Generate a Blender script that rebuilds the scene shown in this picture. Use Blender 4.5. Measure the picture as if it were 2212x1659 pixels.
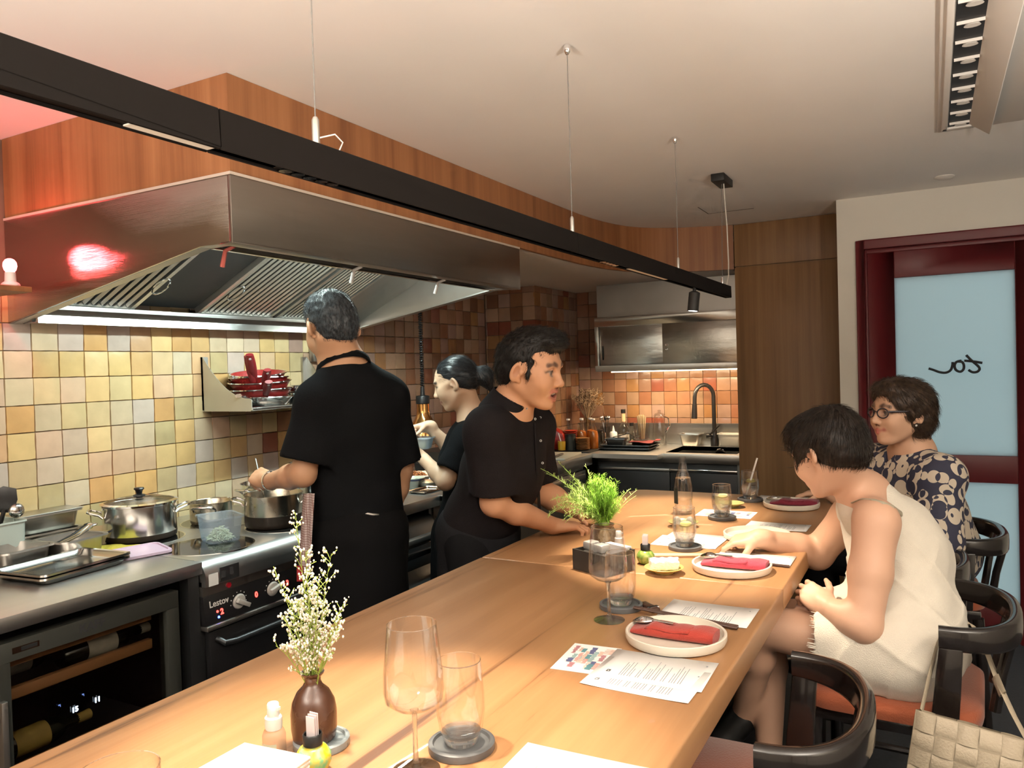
import bpy, bmesh, math, random
import numpy as np
from mathutils import Vector, Matrix, Euler

random.seed(7)
RNG = np.random.default_rng(11)
for o in list(bpy.data.objects):
    bpy.data.objects.remove(o)
scene = bpy.context.scene
COL = scene.collection
PI = math.pi

# ------------------------------------------------------------------ camera
IMW, IMH, FPX = 2212.0, 1659.0, 1673.9
YAW, PITCH, ROLL = 0.498157, -0.0193987, 0.0299410
EYE = np.array([0.0, 0.0, 1.48])


def cam_axes():
    cy, sy = math.cos(YAW), math.sin(YAW)
    f = np.array([-sy * math.cos(PITCH), cy * math.cos(PITCH), math.sin(PITCH)])
    r = np.array([cy, sy, 0.0])
    d = np.cross(f, r)
    c, s = math.cos(ROLL), math.sin(ROLL)
    return c * r + s * d, -s * r + c * d, f


CR, CD, CF = cam_axes()


def ray(px, py):
    return CR * (px - IMW / 2) / FPX + CD * (py - IMH / 2) / FPX + CF


def PD(px, py, d):                       # point seen at a pixel, at distance d along the view axis
    return EYE + ray(px, py) * d


def ON(px, py, ax, v):                   # point seen at a pixel on the plane axis = v
    r = ray(px, py)
    return EYE + r * ((v - EYE[ax]) / r[ax])


cam = bpy.data.cameras.new('camera')
cam.sensor_width = 36.0
cam.lens = 36.0 * FPX / IMW
cam.clip_start = 0.02
camo = bpy.data.objects.new('camera', cam)
COL.objects.link(camo)
camo.matrix_world = Matrix((
    (CR[0], -CD[0], -CF[0], EYE[0]), (CR[1], -CD[1], -CF[1], EYE[1]),
    (CR[2], -CD[2], -CF[2], EYE[2]), (0, 0, 0, 1)))
scene.camera = camo

# ------------------------------------------------------------------ world: evening street outside the frosted door
world = bpy.data.worlds.new('world')
scene.world = world
world.use_nodes = True
world.node_tree.nodes['Background'].inputs[0].default_value = (0.56, 0.76, 0.82, 1)
world.node_tree.nodes['Background'].inputs[1].default_value = 1.3

scene.view_settings.view_transform = 'Standard'
scene.view_settings.look = 'None'
scene.view_settings.gamma = 1.0
scene.view_settings.use_curve_mapping = False
scene.view_settings.exposure = 0.0
cy = scene.cycles
cy.use_denoising = True
cy.max_bounces = 8
cy.diffuse_bounces = 3
cy.glossy_bounces = 3
cy.transmission_bounces = 6
cy.transparent_max_bounces = 16
cy.use_adaptive_sampling = True
cy.adaptive_threshold = 0.08
cy.adaptive_min_samples = 18
cy.sample_clamp_indirect = 6.0
cy.caustics_reflective = False
cy.caustics_refractive = False


def light(name, kind, loc, energy, color=(1, 1, 1), aim=None, **kw):
    l = bpy.data.lights.new(name, kind)
    l.energy = energy
    l.color = color
    for k, v in kw.items():
        setattr(l, k, v)
    o = bpy.data.objects.new(name, l)
    COL.objects.link(o)
    o.location = loc
    if aim is not None:
        o.rotation_euler = (Vector(aim) - Vector(loc)).to_track_quat('-Z', 'Y').to_euler()
    o['kind'] = 'helper'
    return o


WARM = (1.0, 0.83, 0.62)
COOL = (0.80, 0.97, 1.0)

# ------------------------------------------------------------------ mesh helpers
class MB:
    def __init__(self):
        self.v = []
        self.f = []
        self.mi = []
        self.cur = 0

    def add(self, vs, fs):
        b = len(self.v)
        self.v += [tuple(float(c) for c in p) for p in vs]
        self.f += [tuple(b + i for i in q) for q in fs]
        self.mi += [self.cur] * len(fs)
        return self

    def box(self, x0, x1, y0, y1, z0, z1):
        vs = [(x0, y0, z0), (x1, y0, z0), (x1, y1, z0), (x0, y1, z0), (x0, y0, z1), (x1, y0, z1), (x1, y1, z1), (x0, y1, z1)]
        return self.add(vs, [(0, 3, 2, 1), (4, 5, 6, 7), (0, 1, 5, 4), (1, 2, 6, 5), (2, 3, 7, 6), (3, 0, 4, 7)])

    def obox(self, c, s, R=None):
        R = np.eye(3) if R is None else np.array(R)
        vs = [np.array(c) + R @ (np.array(q) * np.array(s) / 2) for q in
              [(-1, -1, -1), (1, -1, -1), (1, 1, -1), (-1, 1, -1), (-1, -1, 1), (1, -1, 1), (1, 1, 1), (-1, 1, 1)]]
        return self.add(vs, [(0, 3, 2, 1), (4, 5, 6, 7), (0, 1, 5, 4), (1, 2, 6, 5), (2, 3, 7, 6), (3, 0, 4, 7)])

    def prism(self, poly, axis, a, b):
        n = len(poly)

        def P(q, t):
            if axis == 0:
                return (t, q[0], q[1])
            if axis == 1:
                return (q[0], t, q[1])
            return (q[0], q[1], t)
        vs = [P(q, a) for q in poly] + [P(q, b) for q in poly]
        fs = [tuple(range(n))[::-1], tuple(range(n, 2 * n))] + [(i, (i + 1) % n, n + (i + 1) % n, n + i) for i in range(n)]
        return self.add(vs, fs)

    def tube(self, path, r, n=8, closed=False, caps=True, flat=None):
        P = [np.array(p, float) for p in path]
        m = len(P)
        rs = r if hasattr(r, '__len__') else [r] * m
        up = np.array([0, 0, 1.0])
        vs = []
        prev = None
        for i in range(m):
            t = P[(i + 1) % m] - P[i - 1] if closed else P[min(i + 1, m - 1)] - P[max(i - 1, 0)]
            t = t / (np.linalg.norm(t) + 1e-12)
            if prev is None:
                ref = up if abs(t[2]) < 0.9 else np.array([1.0, 0, 0])
                u = np.cross(t, ref)
            else:
                u = prev - t * (prev @ t)
            u /= np.linalg.norm(u) + 1e-12
            prev = u
            w = np.cross(t, u)
            for k in range(n):
                a = 2 * PI * k / n
                fu, fw = (1, 1) if flat is None else flat
                vs.append(P[i] + rs[i] * (math.cos(a) * u * fu + math.sin(a) * w * fw))
        fs = []
        for i in range(m if closed else m - 1):
            j = (i + 1) % m
            for k in range(n):
                fs.append((i * n + k, i * n + (k + 1) % n, j * n + (k + 1) % n, j * n + k))
        if caps and not closed:
            fs.append(tuple(range(n))[::-1])
            fs.append(tuple((m - 1) * n + k for k in range(n)))
        return self.add(vs, fs)

    def cyl(self, a, b, ra, rb=None, n=20):
        return self.tube([a, b], [ra, ra if rb is None else rb], n)

    def lathe(self, prof, c=(0, 0, 0), n=32, sx=1, sy=1, closed=False, a0=0, a1=None):
        full = a1 is None
        a1 = 2 * PI if full else a1
        cnt = n if full else n + 1
        vs = []
        for r, z in prof:
            for k in range(cnt):
                a = a0 + (a1 - a0) * k / n
                vs.append((c[0] + r * math.cos(a) * sx, c[1] + r * math.sin(a) * sy, c[2] + z))
        fs = []
        m = len(prof)
        for i in range(m if closed else m - 1):
            j = (i + 1) % m
            for k in range(n):
                k2 = (k + 1) % cnt
                fs.append((i * cnt + k, i * cnt + k2, j * cnt + k2, j * cnt + k))
        if full and not closed:
            if prof[0][0] > 1e-5:
                fs.append(tuple(range(cnt))[::-1])
            if prof[-1][0] > 1e-5:
                fs.append(tuple((m - 1) * cnt + k for k in range(cnt)))
        return self.add(vs, fs)

    def grid(self, fn, nu, nv, thick=None):
        vs = [fn(i / nu, j / nv) for j in range(nv + 1) for i in range(nu + 1)]
        fs = [(j * (nu + 1) + i, j * (nu + 1) + i + 1, (j + 1) * (nu + 1) + i + 1, (j + 1) * (nu + 1) + i) for j in range(nv) for i in range(nu)]
        return self.add(vs, fs)

    def sphere(self, c, r, n=14, s=(1, 1, 1)):
        m = max(6, n // 2)
        prof = [(abs(r * math.sin(PI * i / m)) * 1.0, -r * math.cos(PI * i / m)) for i in range(m + 1)]
        prof[0] = (0, -r)
        prof[-1] = (0, r)
        b = len(self.v)
        self.lathe(prof, (0, 0, 0), n)
        for i in range(b, len(self.v)):
            x, y, z = self.v[i]
            self.v[i] = (c[0] + x * s[0], c[1] + y * s[1], c[2] + z * s[2])
        return self

    def move(self, M):
        M = Matrix(M)
        self.v = [tuple(M @ Vector(p)) for p in self.v]
        return self

    def build(self, name, mats, parent=None, bevel=0.0, seg=2, ang=40, loc=None, rz=None, weld=True, flat=False):
        me = bpy.data.meshes.new(name)
        me.from_pydata(self.v, [], self.f)
        mats = mats if isinstance(mats, (list, tuple)) else [mats]
        for m in mats:
            me.materials.append(m)
        if len(mats) > 1:
            me.polygons.foreach_set('material_index', self.mi)
        bm = bmesh.new()
        bm.from_mesh(me)
        if weld:
            bmesh.ops.remove_doubles(bm, verts=bm.verts, dist=1e-6)
        bmesh.ops.recalc_face_normals(bm, faces=bm.faces)
        if bevel > 0:
            es = [e for e in bm.edges if len(e.link_faces) == 2 and e.calc_face_angle(0) > 0.5]
            bmesh.ops.bevel(bm, geom=es, offset=bevel, offset_type='OFFSET', segments=seg, profile=0.5, affect='EDGES', clamp_overlap=True)
        bm.to_mesh(me)
        bm.free()
        if not flat:
            me.polygons.foreach_set('use_smooth', [True] * len(me.polygons))
            me.set_sharp_from_angle(angle=math.radians(ang))
        o = bpy.data.objects.new(name, me)
        COL.objects.link(o)
        if parent is not None:
            o.parent = parent
        if loc is not None:
            o.location = loc
        if rz is not None:
            o.rotation_euler = (0, 0, rz)
        return o


def tag(o, label=None, cat=None, group=None, kind=None):
    if label:
        o['label'] = label
    if cat:
        o['category'] = cat
    if group:
        o['group'] = group
    if kind:
        o['kind'] = kind
    return o


def thing(name, label, cat, loc=(0, 0, 0), rz=0.0, group=None, kind=None):
    o = bpy.data.objects.new(name, None)
    o.empty_display_size = 0.05
    COL.objects.link(o)
    o.location = loc
    o.rotation_euler = (0, 0, rz)
    return tag(o, label, cat, group, kind)


def dup(root, loc=None, rz=None, label=None, group=None, scale=None):
    r = root.copy()
    COL.objects.link(r)
    if loc is not None:
        r.location = loc
    if rz is not None:
        r.rotation_euler = (0, 0, rz)
    if scale is not None:
        r.scale = (scale,) * 3
    if label:
        r['label'] = label
    if group:
        r['group'] = group
    for ch in list(root.children):
        c = ch.copy()
        COL.objects.link(c)
        c.parent = r
        for g in list(ch.children):
            d = g.copy()
            COL.objects.link(d)
            d.parent = c
    return r


def struct(o):
    o['kind'] = 'structure'
    return o


# ------------------------------------------------------------------ materials
MATS = {}


def _new(name):
    m = bpy.data.materials.new(name)
    m.use_nodes = True
    nt = m.node_tree
    b = nt.nodes['Principled BSDF']
    return m, nt, b


def N(nt, kind, **kw):
    n = nt.nodes.new(kind)
    for k, v in kw.items():
        setattr(n, k, v)
    return n


def sset(node, key, val):
    if key in node.inputs:
        node.inputs[key].default_value = val


def mat(name, col, rough=0.5, metal=0.0, var=0.06, scale=12.0, bump=0.0, bscale=80.0, coat=0.0, spec=0.5, emit=None, estr=0.0,
        sub=0.0, sheen=0.0, stretch=(1, 1, 1), trans=0.0, ior=1.45, aniso=0.0, alpha=1.0):
    m, nt, b = _new(name)
    c = (*col, 1) if len(col) == 3 else col
    tc = N(nt, 'ShaderNodeTexCoord')
    mp = N(nt, 'ShaderNodeMapping')
    mp.inputs['Scale'].default_value = stretch
    nt.links.new(tc.outputs['Object'], mp.inputs[0])
    if var > 0:
        no = N(nt, 'ShaderNodeTexNoise')
        no.inputs['Scale'].default_value = scale
        no.inputs['Detail'].default_value = 5
        nt.links.new(mp.outputs[0], no.inputs['Vector'])
        mr = N(nt, 'ShaderNodeMapRange')
        mr.inputs['To Min'].default_value = 1 - var * 1.6
        mr.inputs['To Max'].default_value = 1 + var * 1.6
        nt.links.new(no.outputs[0], mr.inputs[0])
        mx = N(nt, 'ShaderNodeMix', data_type='RGBA', blend_type='MULTIPLY')
        mx.inputs[0].default_value = 1.0
        mx.inputs[6].default_value = c
        nt.links.new(mr.outputs[0], mx.inputs[7])
        nt.links.new(mx.outputs[2], b.inputs['Base Color'])
        mr2 = N(nt, 'ShaderNodeMapRange')
        mr2.inputs['To Min'].default_value = max(0.0, rough - var * 0.8)
        mr2.inputs['To Max'].default_value = min(1.0, rough + var * 0.8)
        nt.links.new(no.outputs[0], mr2.inputs[0])
        nt.links.new(mr2.outputs[0], b.inputs['Roughness'])
    else:
        b.inputs['Base Color'].default_value = c
        b.inputs['Roughness'].default_value = rough
    b.inputs['Metallic'].default_value = metal
    sset(b, 'Coat Weight', coat)
    sset(b, 'Coat Roughness', 0.08)
    sset(b, 'Specular IOR Level', spec)
    sset(b, 'Sheen Weight', sheen)
    sset(b, 'Subsurface Weight', sub)
    sset(b, 'Subsurface Radius', (0.012, 0.005, 0.003))
    sset(b, 'Subsurface Scale', 1.0)
    sset(b, 'Transmission Weight', trans)
    sset(b, 'IOR', ior)
    sset(b, 'Anisotropic', aniso)
    sset(b, 'Alpha', alpha)
    if emit:
        b.inputs['Emission Color'].default_value = (*emit, 1)
        b.inputs['Emission Strength'].default_value = estr
    if bump > 0:
        nb = N(nt, 'ShaderNodeTexNoise')
        nb.inputs['Scale'].default_value = bscale
        nb.inputs['Detail'].default_value = 4
        nt.links.new(mp.outputs[0], nb.inputs['Vector'])
        bp = N(nt, 'ShaderNodeBump')
        bp.inputs['Strength'].default_value = bump
        bp.inputs['Distance'].default_value = 0.01
        nt.links.new(nb.outputs[0], bp.inputs['Height'])
        nt.links.new(bp.outputs[0], b.inputs['Normal'])
    MATS[name] = m
    return m


def emat(name, col, s):
    m = bpy.data.materials.new(name)
    m.use_nodes = True
    nt = m.node_tree
    nt.nodes.remove(nt.nodes['Principled BSDF'])
    e = N(nt, 'ShaderNodeEmission')
    e.inputs[0].default_value = (*col, 1)
    e.inputs[1].default_value = s
    nt.links.new(e.outputs[0], nt.nodes['Material Output'].inputs[0])
    return m


def glassmat(name, tint=(1, 1, 1), refl=1.0, rough=0.02):
    """thin clear glass: see-through film plus Fresnel reflection"""
    m = bpy.data.materials.new(name)
    m.use_nodes = True
    nt = m.node_tree
    nt.nodes.remove(nt.nodes['Principled BSDF'])
    t = N(nt, 'ShaderNodeBsdfTransparent')
    t.inputs[0].default_value = (*tint, 1)
    g = N(nt, 'ShaderNodeBsdfGlossy')
    g.inputs['Roughness'].default_value = rough
    lw = N(nt, 'ShaderNodeLayerWeight')
    lw.inputs[0].default_value = 0.35
    mr = N(nt, 'ShaderNodeMapRange')
    mr.inputs['To Min'].default_value = 0.035 * refl
    mr.inputs['To Max'].default_value = 0.62 * refl
    pw = N(nt, 'ShaderNodeMath', operation='POWER')
    pw.inputs[1].default_value = 1.6
    nt.links.new(lw.outputs['Facing'], pw.inputs[0])
    nt.links.new(pw.outputs[0], mr.inputs[0])
    mx = N(nt, 'ShaderNodeMixShader')
    nt.links.new(mr.outputs[0], mx.inputs[0])
    nt.links.new(t.outputs[0], mx.inputs[1])
    nt.links.new(g.outputs[0], mx.inputs[2])
    nt.links.new(mx.outputs[0], nt.nodes['Material Output'].inputs[0])
    return m


def milkmat(name, col, trans=0.5, rough=0.4):
    """translucent milky plastic: part see-through, part lit film"""
    m = bpy.data.materials.new(name)
    m.use_nodes = True
    nt = m.node_tree
    b = nt.nodes['Principled BSDF']
    b.inputs['Base Color'].default_value = (*col, 1)
    b.inputs['Roughness'].default_value = rough
    t = N(nt, 'ShaderNodeBsdfTransparent')
    t.inputs[0].default_value = (*[0.5 + 0.5 * c for c in col], 1)
    mx = N(nt, 'ShaderNodeMixShader')
    mx.inputs[0].default_value = trans
    nt.links.new(b.outputs[0], mx.inputs[1])
    nt.links.new(t.outputs[0], mx.inputs[2])
    nt.links.new(mx.outputs[0], nt.nodes['Material Output'].inputs[0])
    return m


def woodmat(name, cols, axis=1, rough=0.45, scale=1.0, bump=0.1, line=14.0, coat=0.0, knots=0.0, cmap=(0.28, 0.5, 0.72)):
    """grain stretched along one object axis"""
    m, nt, b = _new(name)
    tc = N(nt, 'ShaderNodeTexCoord')
    mp = N(nt, 'ShaderNodeMapping')
    s = [line * scale] * 3
    s[axis] = 0.55 * scale
    mp.inputs['Scale'].default_value = s
    nt.links.new(tc.outputs['Object'], mp.inputs[0])
    n1 = N(nt, 'ShaderNodeTexNoise')
    n1.inputs['Scale'].default_value = 1.0
    n1.inputs['Detail'].default_value = 8
    n1.inputs['Roughness'].default_value = 0.62
    n1.inputs['Distortion'].default_value = knots
    nt.links.new(mp.outputs[0], n1.inputs['Vector'])
    cr = N(nt, 'ShaderNodeValToRGB')
    cr.color_ramp.elements[0].position = cmap[0]
    cr.color_ramp.elements[0].color = (*cols[0], 1)
    cr.color_ramp.elements[1].position = cmap[2]
    cr.color_ramp.elements[1].color = (*cols[2], 1)
    e = cr.color_ramp.elements.new(cmap[1])
    e.color = (*cols[1], 1)
    nt.links.new(n1.outputs[0], cr.inputs[0])
    nt.links.new(cr.outputs[0], b.inputs['Base Color'])
    mp2 = N(nt, 'ShaderNodeMapping')
    s2 = [line * 9 * scale] * 3
    s2[axis] = 2.0 * scale
    mp2.inputs['Scale'].default_value = s2
    nt.links.new(tc.outputs['Object'], mp2.inputs[0])
    n2 = N(nt, 'ShaderNodeTexNoise')
    n2.inputs['Scale'].default_value = 1.0
    n2.inputs['Detail'].default_value = 3
    nt.links.new(mp2.outputs[0], n2.inputs['Vector'])
    bp = N(nt, 'ShaderNodeBump')
    bp.inputs['Strength'].default_value = bump
    bp.inputs['Distance'].default_value = 0.004
    nt.links.new(n2.outputs[0], bp.inputs['Height'])
    nt.links.new(bp.outputs[0], b.inputs['Normal'])
    mr = N(nt, 'ShaderNodeMapRange')
    mr.inputs['To Min'].default_value = rough - 0.08
    mr.inputs['To Max'].default_value = rough + 0.1
    nt.links.new(n1.outputs[0], mr.inputs[0])
    nt.links.new(mr.outputs[0], b.inputs['Roughness'])
    sset(b, 'Coat Weight', coat)
    return m


def objcolmat(name, rough=0.3, bump=0.15, bscale=30, var=0.1, spec=0.5):
    """base colour comes from each object's own colour (one tile, one glaze)"""
    m, nt, b = _new(name)
    oi = N(nt, 'ShaderNodeObjectInfo')
    tc = N(nt, 'ShaderNodeTexCoord')
    av = N(nt, 'ShaderNodeVectorMath', operation='ADD')
    nt.links.new(tc.outputs['Object'], av.inputs[0])
    rv = N(nt, 'ShaderNodeVectorMath', operation='SCALE')
    cv = N(nt, 'ShaderNodeCombineXYZ')
    nt.links.new(oi.outputs['Random'], cv.inputs[0])
    nt.links.new(oi.outputs['Random'], cv.inputs[2])
    nt.links.new(cv.outputs[0], rv.inputs[0])
    rv.inputs[3].default_value = 37.0
    nt.links.new(rv.outputs[0], av.inputs[1])
    no = N(nt, 'ShaderNodeTexNoise')
    no.inputs['Scale'].default_value = 14
    no.inputs['Detail'].default_value = 5
    nt.links.new(av.outputs[0], no.inputs['Vector'])
    mr = N(nt, 'ShaderNodeMapRange')
    mr.inputs['From Min'].default_value = 0.25
    mr.inputs['From Max'].default_value = 0.75
    mr.inputs['To Min'].default_value = 1 - var
    mr.inputs['To Max'].default_value = 1 + var
    nt.links.new(no.outputs[0], mr.inputs[0])
    mx = N(nt, 'ShaderNodeMix', data_type='RGBA', blend_type='MULTIPLY')
    mx.inputs[0].default_value = 1.0
    nt.links.new(oi.outputs['Color'], mx.inputs[6])
    nt.links.new(mr.outputs[0], mx.inputs[7])
    nt.links.new(mx.outputs[2], b.inputs['Base Color'])
    b.inputs['Roughness'].default_value = rough
    sset(b, 'Specular IOR Level', spec)
    nb = N(nt, 'ShaderNodeTexNoise')
    nb.inputs['Scale'].default_value = bscale
    nt.links.new(av.outputs[0], nb.inputs['Vector'])
    bp = N(nt, 'ShaderNodeBump')
    bp.inputs['Strength'].default_value = bump
    bp.inputs['Distance'].default_value = 0.01
    nt.links.new(nb.outputs[0], bp.inputs['Height'])
    nt.links.new(bp.outputs[0], b.inputs['Normal'])
    return m


def attrmat(name, rough=0.5, sub=0.0, bump=0.0, bscale=200, spec=0.4, sheen=0.0):
    """base colour from the mesh's own 'tint' attribute (skin, lips, brows, prints)"""
    m, nt, b = _new(name)
    at = N(nt, 'ShaderNodeAttribute', attribute_name='tint')
    nt.links.new(at.outputs['Color'], b.inputs['Base Color'])
    b.inputs['Roughness'].default_value = rough
    sset(b, 'Subsurface Weight', sub)
    sset(b, 'Subsurface Radius', (0.012, 0.005, 0.003))
    sset(b, 'Subsurface Scale', 0.6)
    sset(b, 'Specular IOR Level', spec)
    sset(b, 'Sheen Weight', sheen)
    if bump:
        tc = N(nt, 'ShaderNodeTexCoord')
        nb = N(nt, 'ShaderNodeTexNoise')
        nb.inputs['Scale'].default_value = bscale
        nt.links.new(tc.outputs['Object'], nb.inputs['Vector'])
        bp = N(nt, 'ShaderNodeBump')
        bp.inputs['Strength'].default_value = bump
        bp.inputs['Distance'].default_value = 0.003
        nt.links.new(nb.outputs[0], bp.inputs['Height'])
        nt.links.new(bp.outputs[0], b.inputs['Normal'])
    return m


M_CEIL = mat('ceiling_paint', (0.88, 0.86, 0.83), 0.8, var=0.02, scale=3)
M_WALL = mat('wall_paint', (0.71, 0.68, 0.61), 0.85, var=0.03, scale=5, bump=0.03, bscale=150)
M_FLOOR = mat('carpet', (0.055, 0.06, 0.07), 0.95, var=0.25, scale=60, bump=0.5, bscale=400)
M_GROUT = mat('grout', (0.17, 0.12, 0.08), 0.9, var=0.1)
M_STEEL = mat('brushed_steel', (0.52, 0.50, 0.46), 0.34, 1.0, var=0.06, scale=6, stretch=(1, 1, 18), aniso=0.4)
M_STEELV = mat('satin_steel', (0.46, 0.44, 0.41), 0.40, 1.0, var=0.06, scale=5, stretch=(1, 14, 1))
M_STEELB = mat('bright_steel', (0.72, 0.71, 0.69), 0.16, 1.0, var=0.03, scale=9)
M_STEELT = mat('worktop_steel', (0.66, 0.67, 0.66), 0.36, 1.0, var=0.04, scale=30, stretch=(1, .08, 1))
M_CHROME = mat('chrome', (0.85, 0.85, 0.86), 0.06, 1.0, var=0.0)
M_DARKSTEEL = mat('dark_steel', (0.10, 0.105, 0.11), 0.38, 0.85, var=0.08, scale=7)
M_BLACKGLOSS = mat('black_glass', (0.012, 0.011, 0.010), 0.06, 0.0, var=0.0, coat=0.3)
M_BLACK = mat('matte_black', (0.014, 0.013, 0.012), 0.55, 0.0, var=0.1)
M_BLACKP = mat('black_plastic', (0.012, 0.012, 0.013), 0.35, var=0.05)
M_LAMP = mat('lamp_black', (0.012, 0.010, 0.009), 0.7, var=0.06, scale=40, spec=.06)
M_SOFFIT = woodmat('veneer_orange', ((0.20, 0.075, 0.028), (0.33, 0.135, 0.052), (0.42, 0.19, 0.078)), axis=2, rough=0.5, line=16, bump=0.05)
M_CAB = woodmat('veneer_brown', ((0.17, 0.085, 0.032), (0.24, 0.125, 0.05), (0.31, 0.17, 0.07)), axis=2, rough=0.5, line=18, bump=0.05)
M_TABLE = woodmat('table_oak', ((0.11, 0.048, 0.02), (0.35, 0.178, 0.079), (0.44, 0.24, 0.112)), axis=1, rough=0.36, line=15, bump=0.08, coat=0.12, knots=0.35, cmap=(0.32, 0.405, 0.72))
M_RED = mat('door_red', (0.115, 0.010, 0.013), 0.42, var=0.06, scale=8)
M_TILE = objcolmat('glazed_tile', rough=0.24, bump=0.12, bscale=22, var=0.10)
M_GLASS = glassmat('clear_glass')
M_WHITE = mat('white_paper', (0.86, 0.85, 0.83), 0.75, var=0.01)
M_WHITEP = mat('white_plastic', (0.78, 0.77, 0.75), 0.4, var=0.02)
M_INK = mat('ink', (0.03, 0.03, 0.032), 0.7, var=0.0)
M_CERAMIC = mat('cream_ceramic', (0.72, 0.66, 0.56), 0.35, var=0.05, scale=30)
# added out-of-view uplights that brighten the ceiling (their stands are built with the room)
FILL_UPLIGHTS = [((1.05, .25), 1.40, 150), ((-1.05, -1.05), 1.40, 185)]
for k, (p_, z_, e_) in enumerate(FILL_UPLIGHTS):
    light('uplight_%d' % k, 'AREA', (*p_, z_), e_, (1.0, .90, .78), aim=(*p_, 5.0), shape='DISK', size=.34)
# ================================================================== room shell
CEIL = 2.352
KCEIL = 2.07
XW = -2.90            # tiled kitchen wall
YB = 5.70             # kitchen back wall
YC = 4.95             # column face
XCOL = -2.49
YCAB = 5.017          # front of tall cabinet
YD = 4.612            # wall with the door
XS = -1.76            # soffit / hood front
YS = 1.584            # near end of soffit / hood
ZT = 0.88             # counters and table

struct(MB().box(XW - .1, 2.3, -3.2, YD + .1, -0.1, 0.0).box(XW - .1, -.40, YD + .1, YB + .1, -0.1, 0.0).build('floor', M_FLOOR))
struct(MB().box(XW - .1, 2.3, -3.2, YD + .1, CEIL, CEIL + .08).box(XW - .1, -.40, YD + .1, YB + .1, CEIL, CEIL + .08).build('ceiling', M_CEIL))
SOFFIT_PATH = [(XS, YS), (XS, 2.4), (XS, 3.2), (XS, 3.9), (-1.758, 4.10), (-1.748, 4.26), (-1.73, 4.40), (-1.705, 4.52), (-1.67, 4.63),
               (-1.62, 4.72), (-1.56, 4.79), (-1.48, 4.85), (-1.39, 4.905), (-1.28, 4.95), (-1.19, 4.985), (-1.10, YCAB - .001)]
kpoly = [(p[0] - .02, max(p[1], YS + .03)) for p in SOFFIT_PATH] + [(-1.10, YB), (XW, YB), (XW, YS + .03)]
struct(MB().prism(kpoly, 2, KCEIL, KCEIL + .04).build('ceiling_kitchen', M_CEIL))


def offset(path, d):
    out = []
    for i, p in enumerate(path):
        a = np.array(path[max(i - 1, 0)])
        b = np.array(path[min(i + 1, len(path) - 1)])
        t = (b - a) / np.linalg.norm(b - a)
        out.append((p[0] - t[1] * d, p[1] + t[0] * d))
    return out


inner = offset(SOFFIT_PATH, .025)
inner[0] = (XS - .025, YS + .025)
sp = [(XW, YS)] + SOFFIT_PATH + inner[::-1] + [(XW, YS + .025)]
trim_1 = struct(thing('trim_1', None, None, kind='structure'))
mb = MB()
# wood-veneered soffit as one curved band (quads between outer and inner paths)
outer = [(XW, YS)] + SOFFIT_PATH
inn = [(XW, YS + .025)] + inner
nO = len(outer)
vs = [(p[0], p[1], z) for z in (KCEIL, CEIL - .001) for p in outer] + [(p[0], p[1], z) for z in (KCEIL, CEIL - .001) for p in inn]
fs = []
for i in range(nO - 1):
    fs += [(i, i + 1, nO + i + 1, nO + i), (2 * nO + i, 3 * nO + i, 3 * nO + i + 1, 2 * nO + i + 1), (i, 2 * nO + i, 2 * nO + i + 1, i + 1),
           (nO + i, nO + i + 1, 3 * nO + i + 1, 3 * nO + i)]
mb.add(vs, fs)
mb.build('soffit_band', M_SOFFIT, trim_1, ang=50)

# walls -------------------------------------------------------------
wall_left = struct(MB().box(XW - .1, XW - .008, -3.2, YC, 0, CEIL).build('wall_left', M_GROUT))
wall_corner = struct(MB().box(XW - .1, XCOL - .008, YC + .008, YB + .1, 0, KCEIL).build('wall_corner', M_GROUT))
wall_back = struct(MB().box(XCOL - .008, -.40, YB + .008, YB + .1, 0, CEIL).build('wall_back', M_GROUT))
wall_door = struct(MB().box(-.452, -.355, YD, YD + .10, 0, CEIL).box(-.355, .60, YD, YD + .10, 2.115, CEIL).box(.60, 2.3, YD, YD + .10, 0, CEIL)
                   .box(-.452, -.40, YD + .10, YB, 0, CEIL).build('wall_door', M_WALL))
struct(MB().box(2.3, 2.4, -3.2, YD + .1, 0, CEIL).build('wall_right', M_WALL))
struct(MB().box(XW - .1, 2.4, -3.3, -3.2, 0, CEIL).build('wall_rear', M_WALL))

# tiles: hand-made squares, each its own object ----------------------
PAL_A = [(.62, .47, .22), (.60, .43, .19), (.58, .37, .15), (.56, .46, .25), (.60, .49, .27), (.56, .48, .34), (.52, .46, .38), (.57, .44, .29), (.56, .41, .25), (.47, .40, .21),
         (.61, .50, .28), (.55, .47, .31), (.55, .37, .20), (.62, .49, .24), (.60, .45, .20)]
PAL_B = [(.36, .205, .12), (.32, .17, .092), (.28, .135, .072), (.37, .25, .16), (.40, .29, .20), (.24, .125, .068), (.30, .185, .12), (.34, .23, .175), (.25, .085, .05), (.34, .185, .078),  # far tiles: dim warm light put into darker, browner colours
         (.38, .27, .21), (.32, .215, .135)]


def tile_mesh(seed, w=.0975, h=.0975, t=.010):
    r = random.Random(seed)
    n = 4
    vs = []
    for layer in range(2):
        for j in range(n + 1):
            for i in range(n + 1):
                u, v = i / n, j / n
                e = min(u, 1 - u, v, 1 - v)
                d = (0 if layer == 0 else t * (.80 if e == 0 else 1.0) + r.uniform(-.0006, .0006) + (u - .5) * tl[0] + (v - .5) * tl[1])
                wob = .0009
                jx = r.uniform(-wob, wob) if (i in (0, n)) else 0
                jz = r.uniform(-wob, wob) if (j in (0, n)) else 0
                ins = 0 if layer == 0 else (.0012 if e == 0 else 0)
                vs.append(((u - .5) * (w - 2 * ins) + jx, -d, (v - .5) * (h - 2 * ins) + jz))
    return vs


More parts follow.
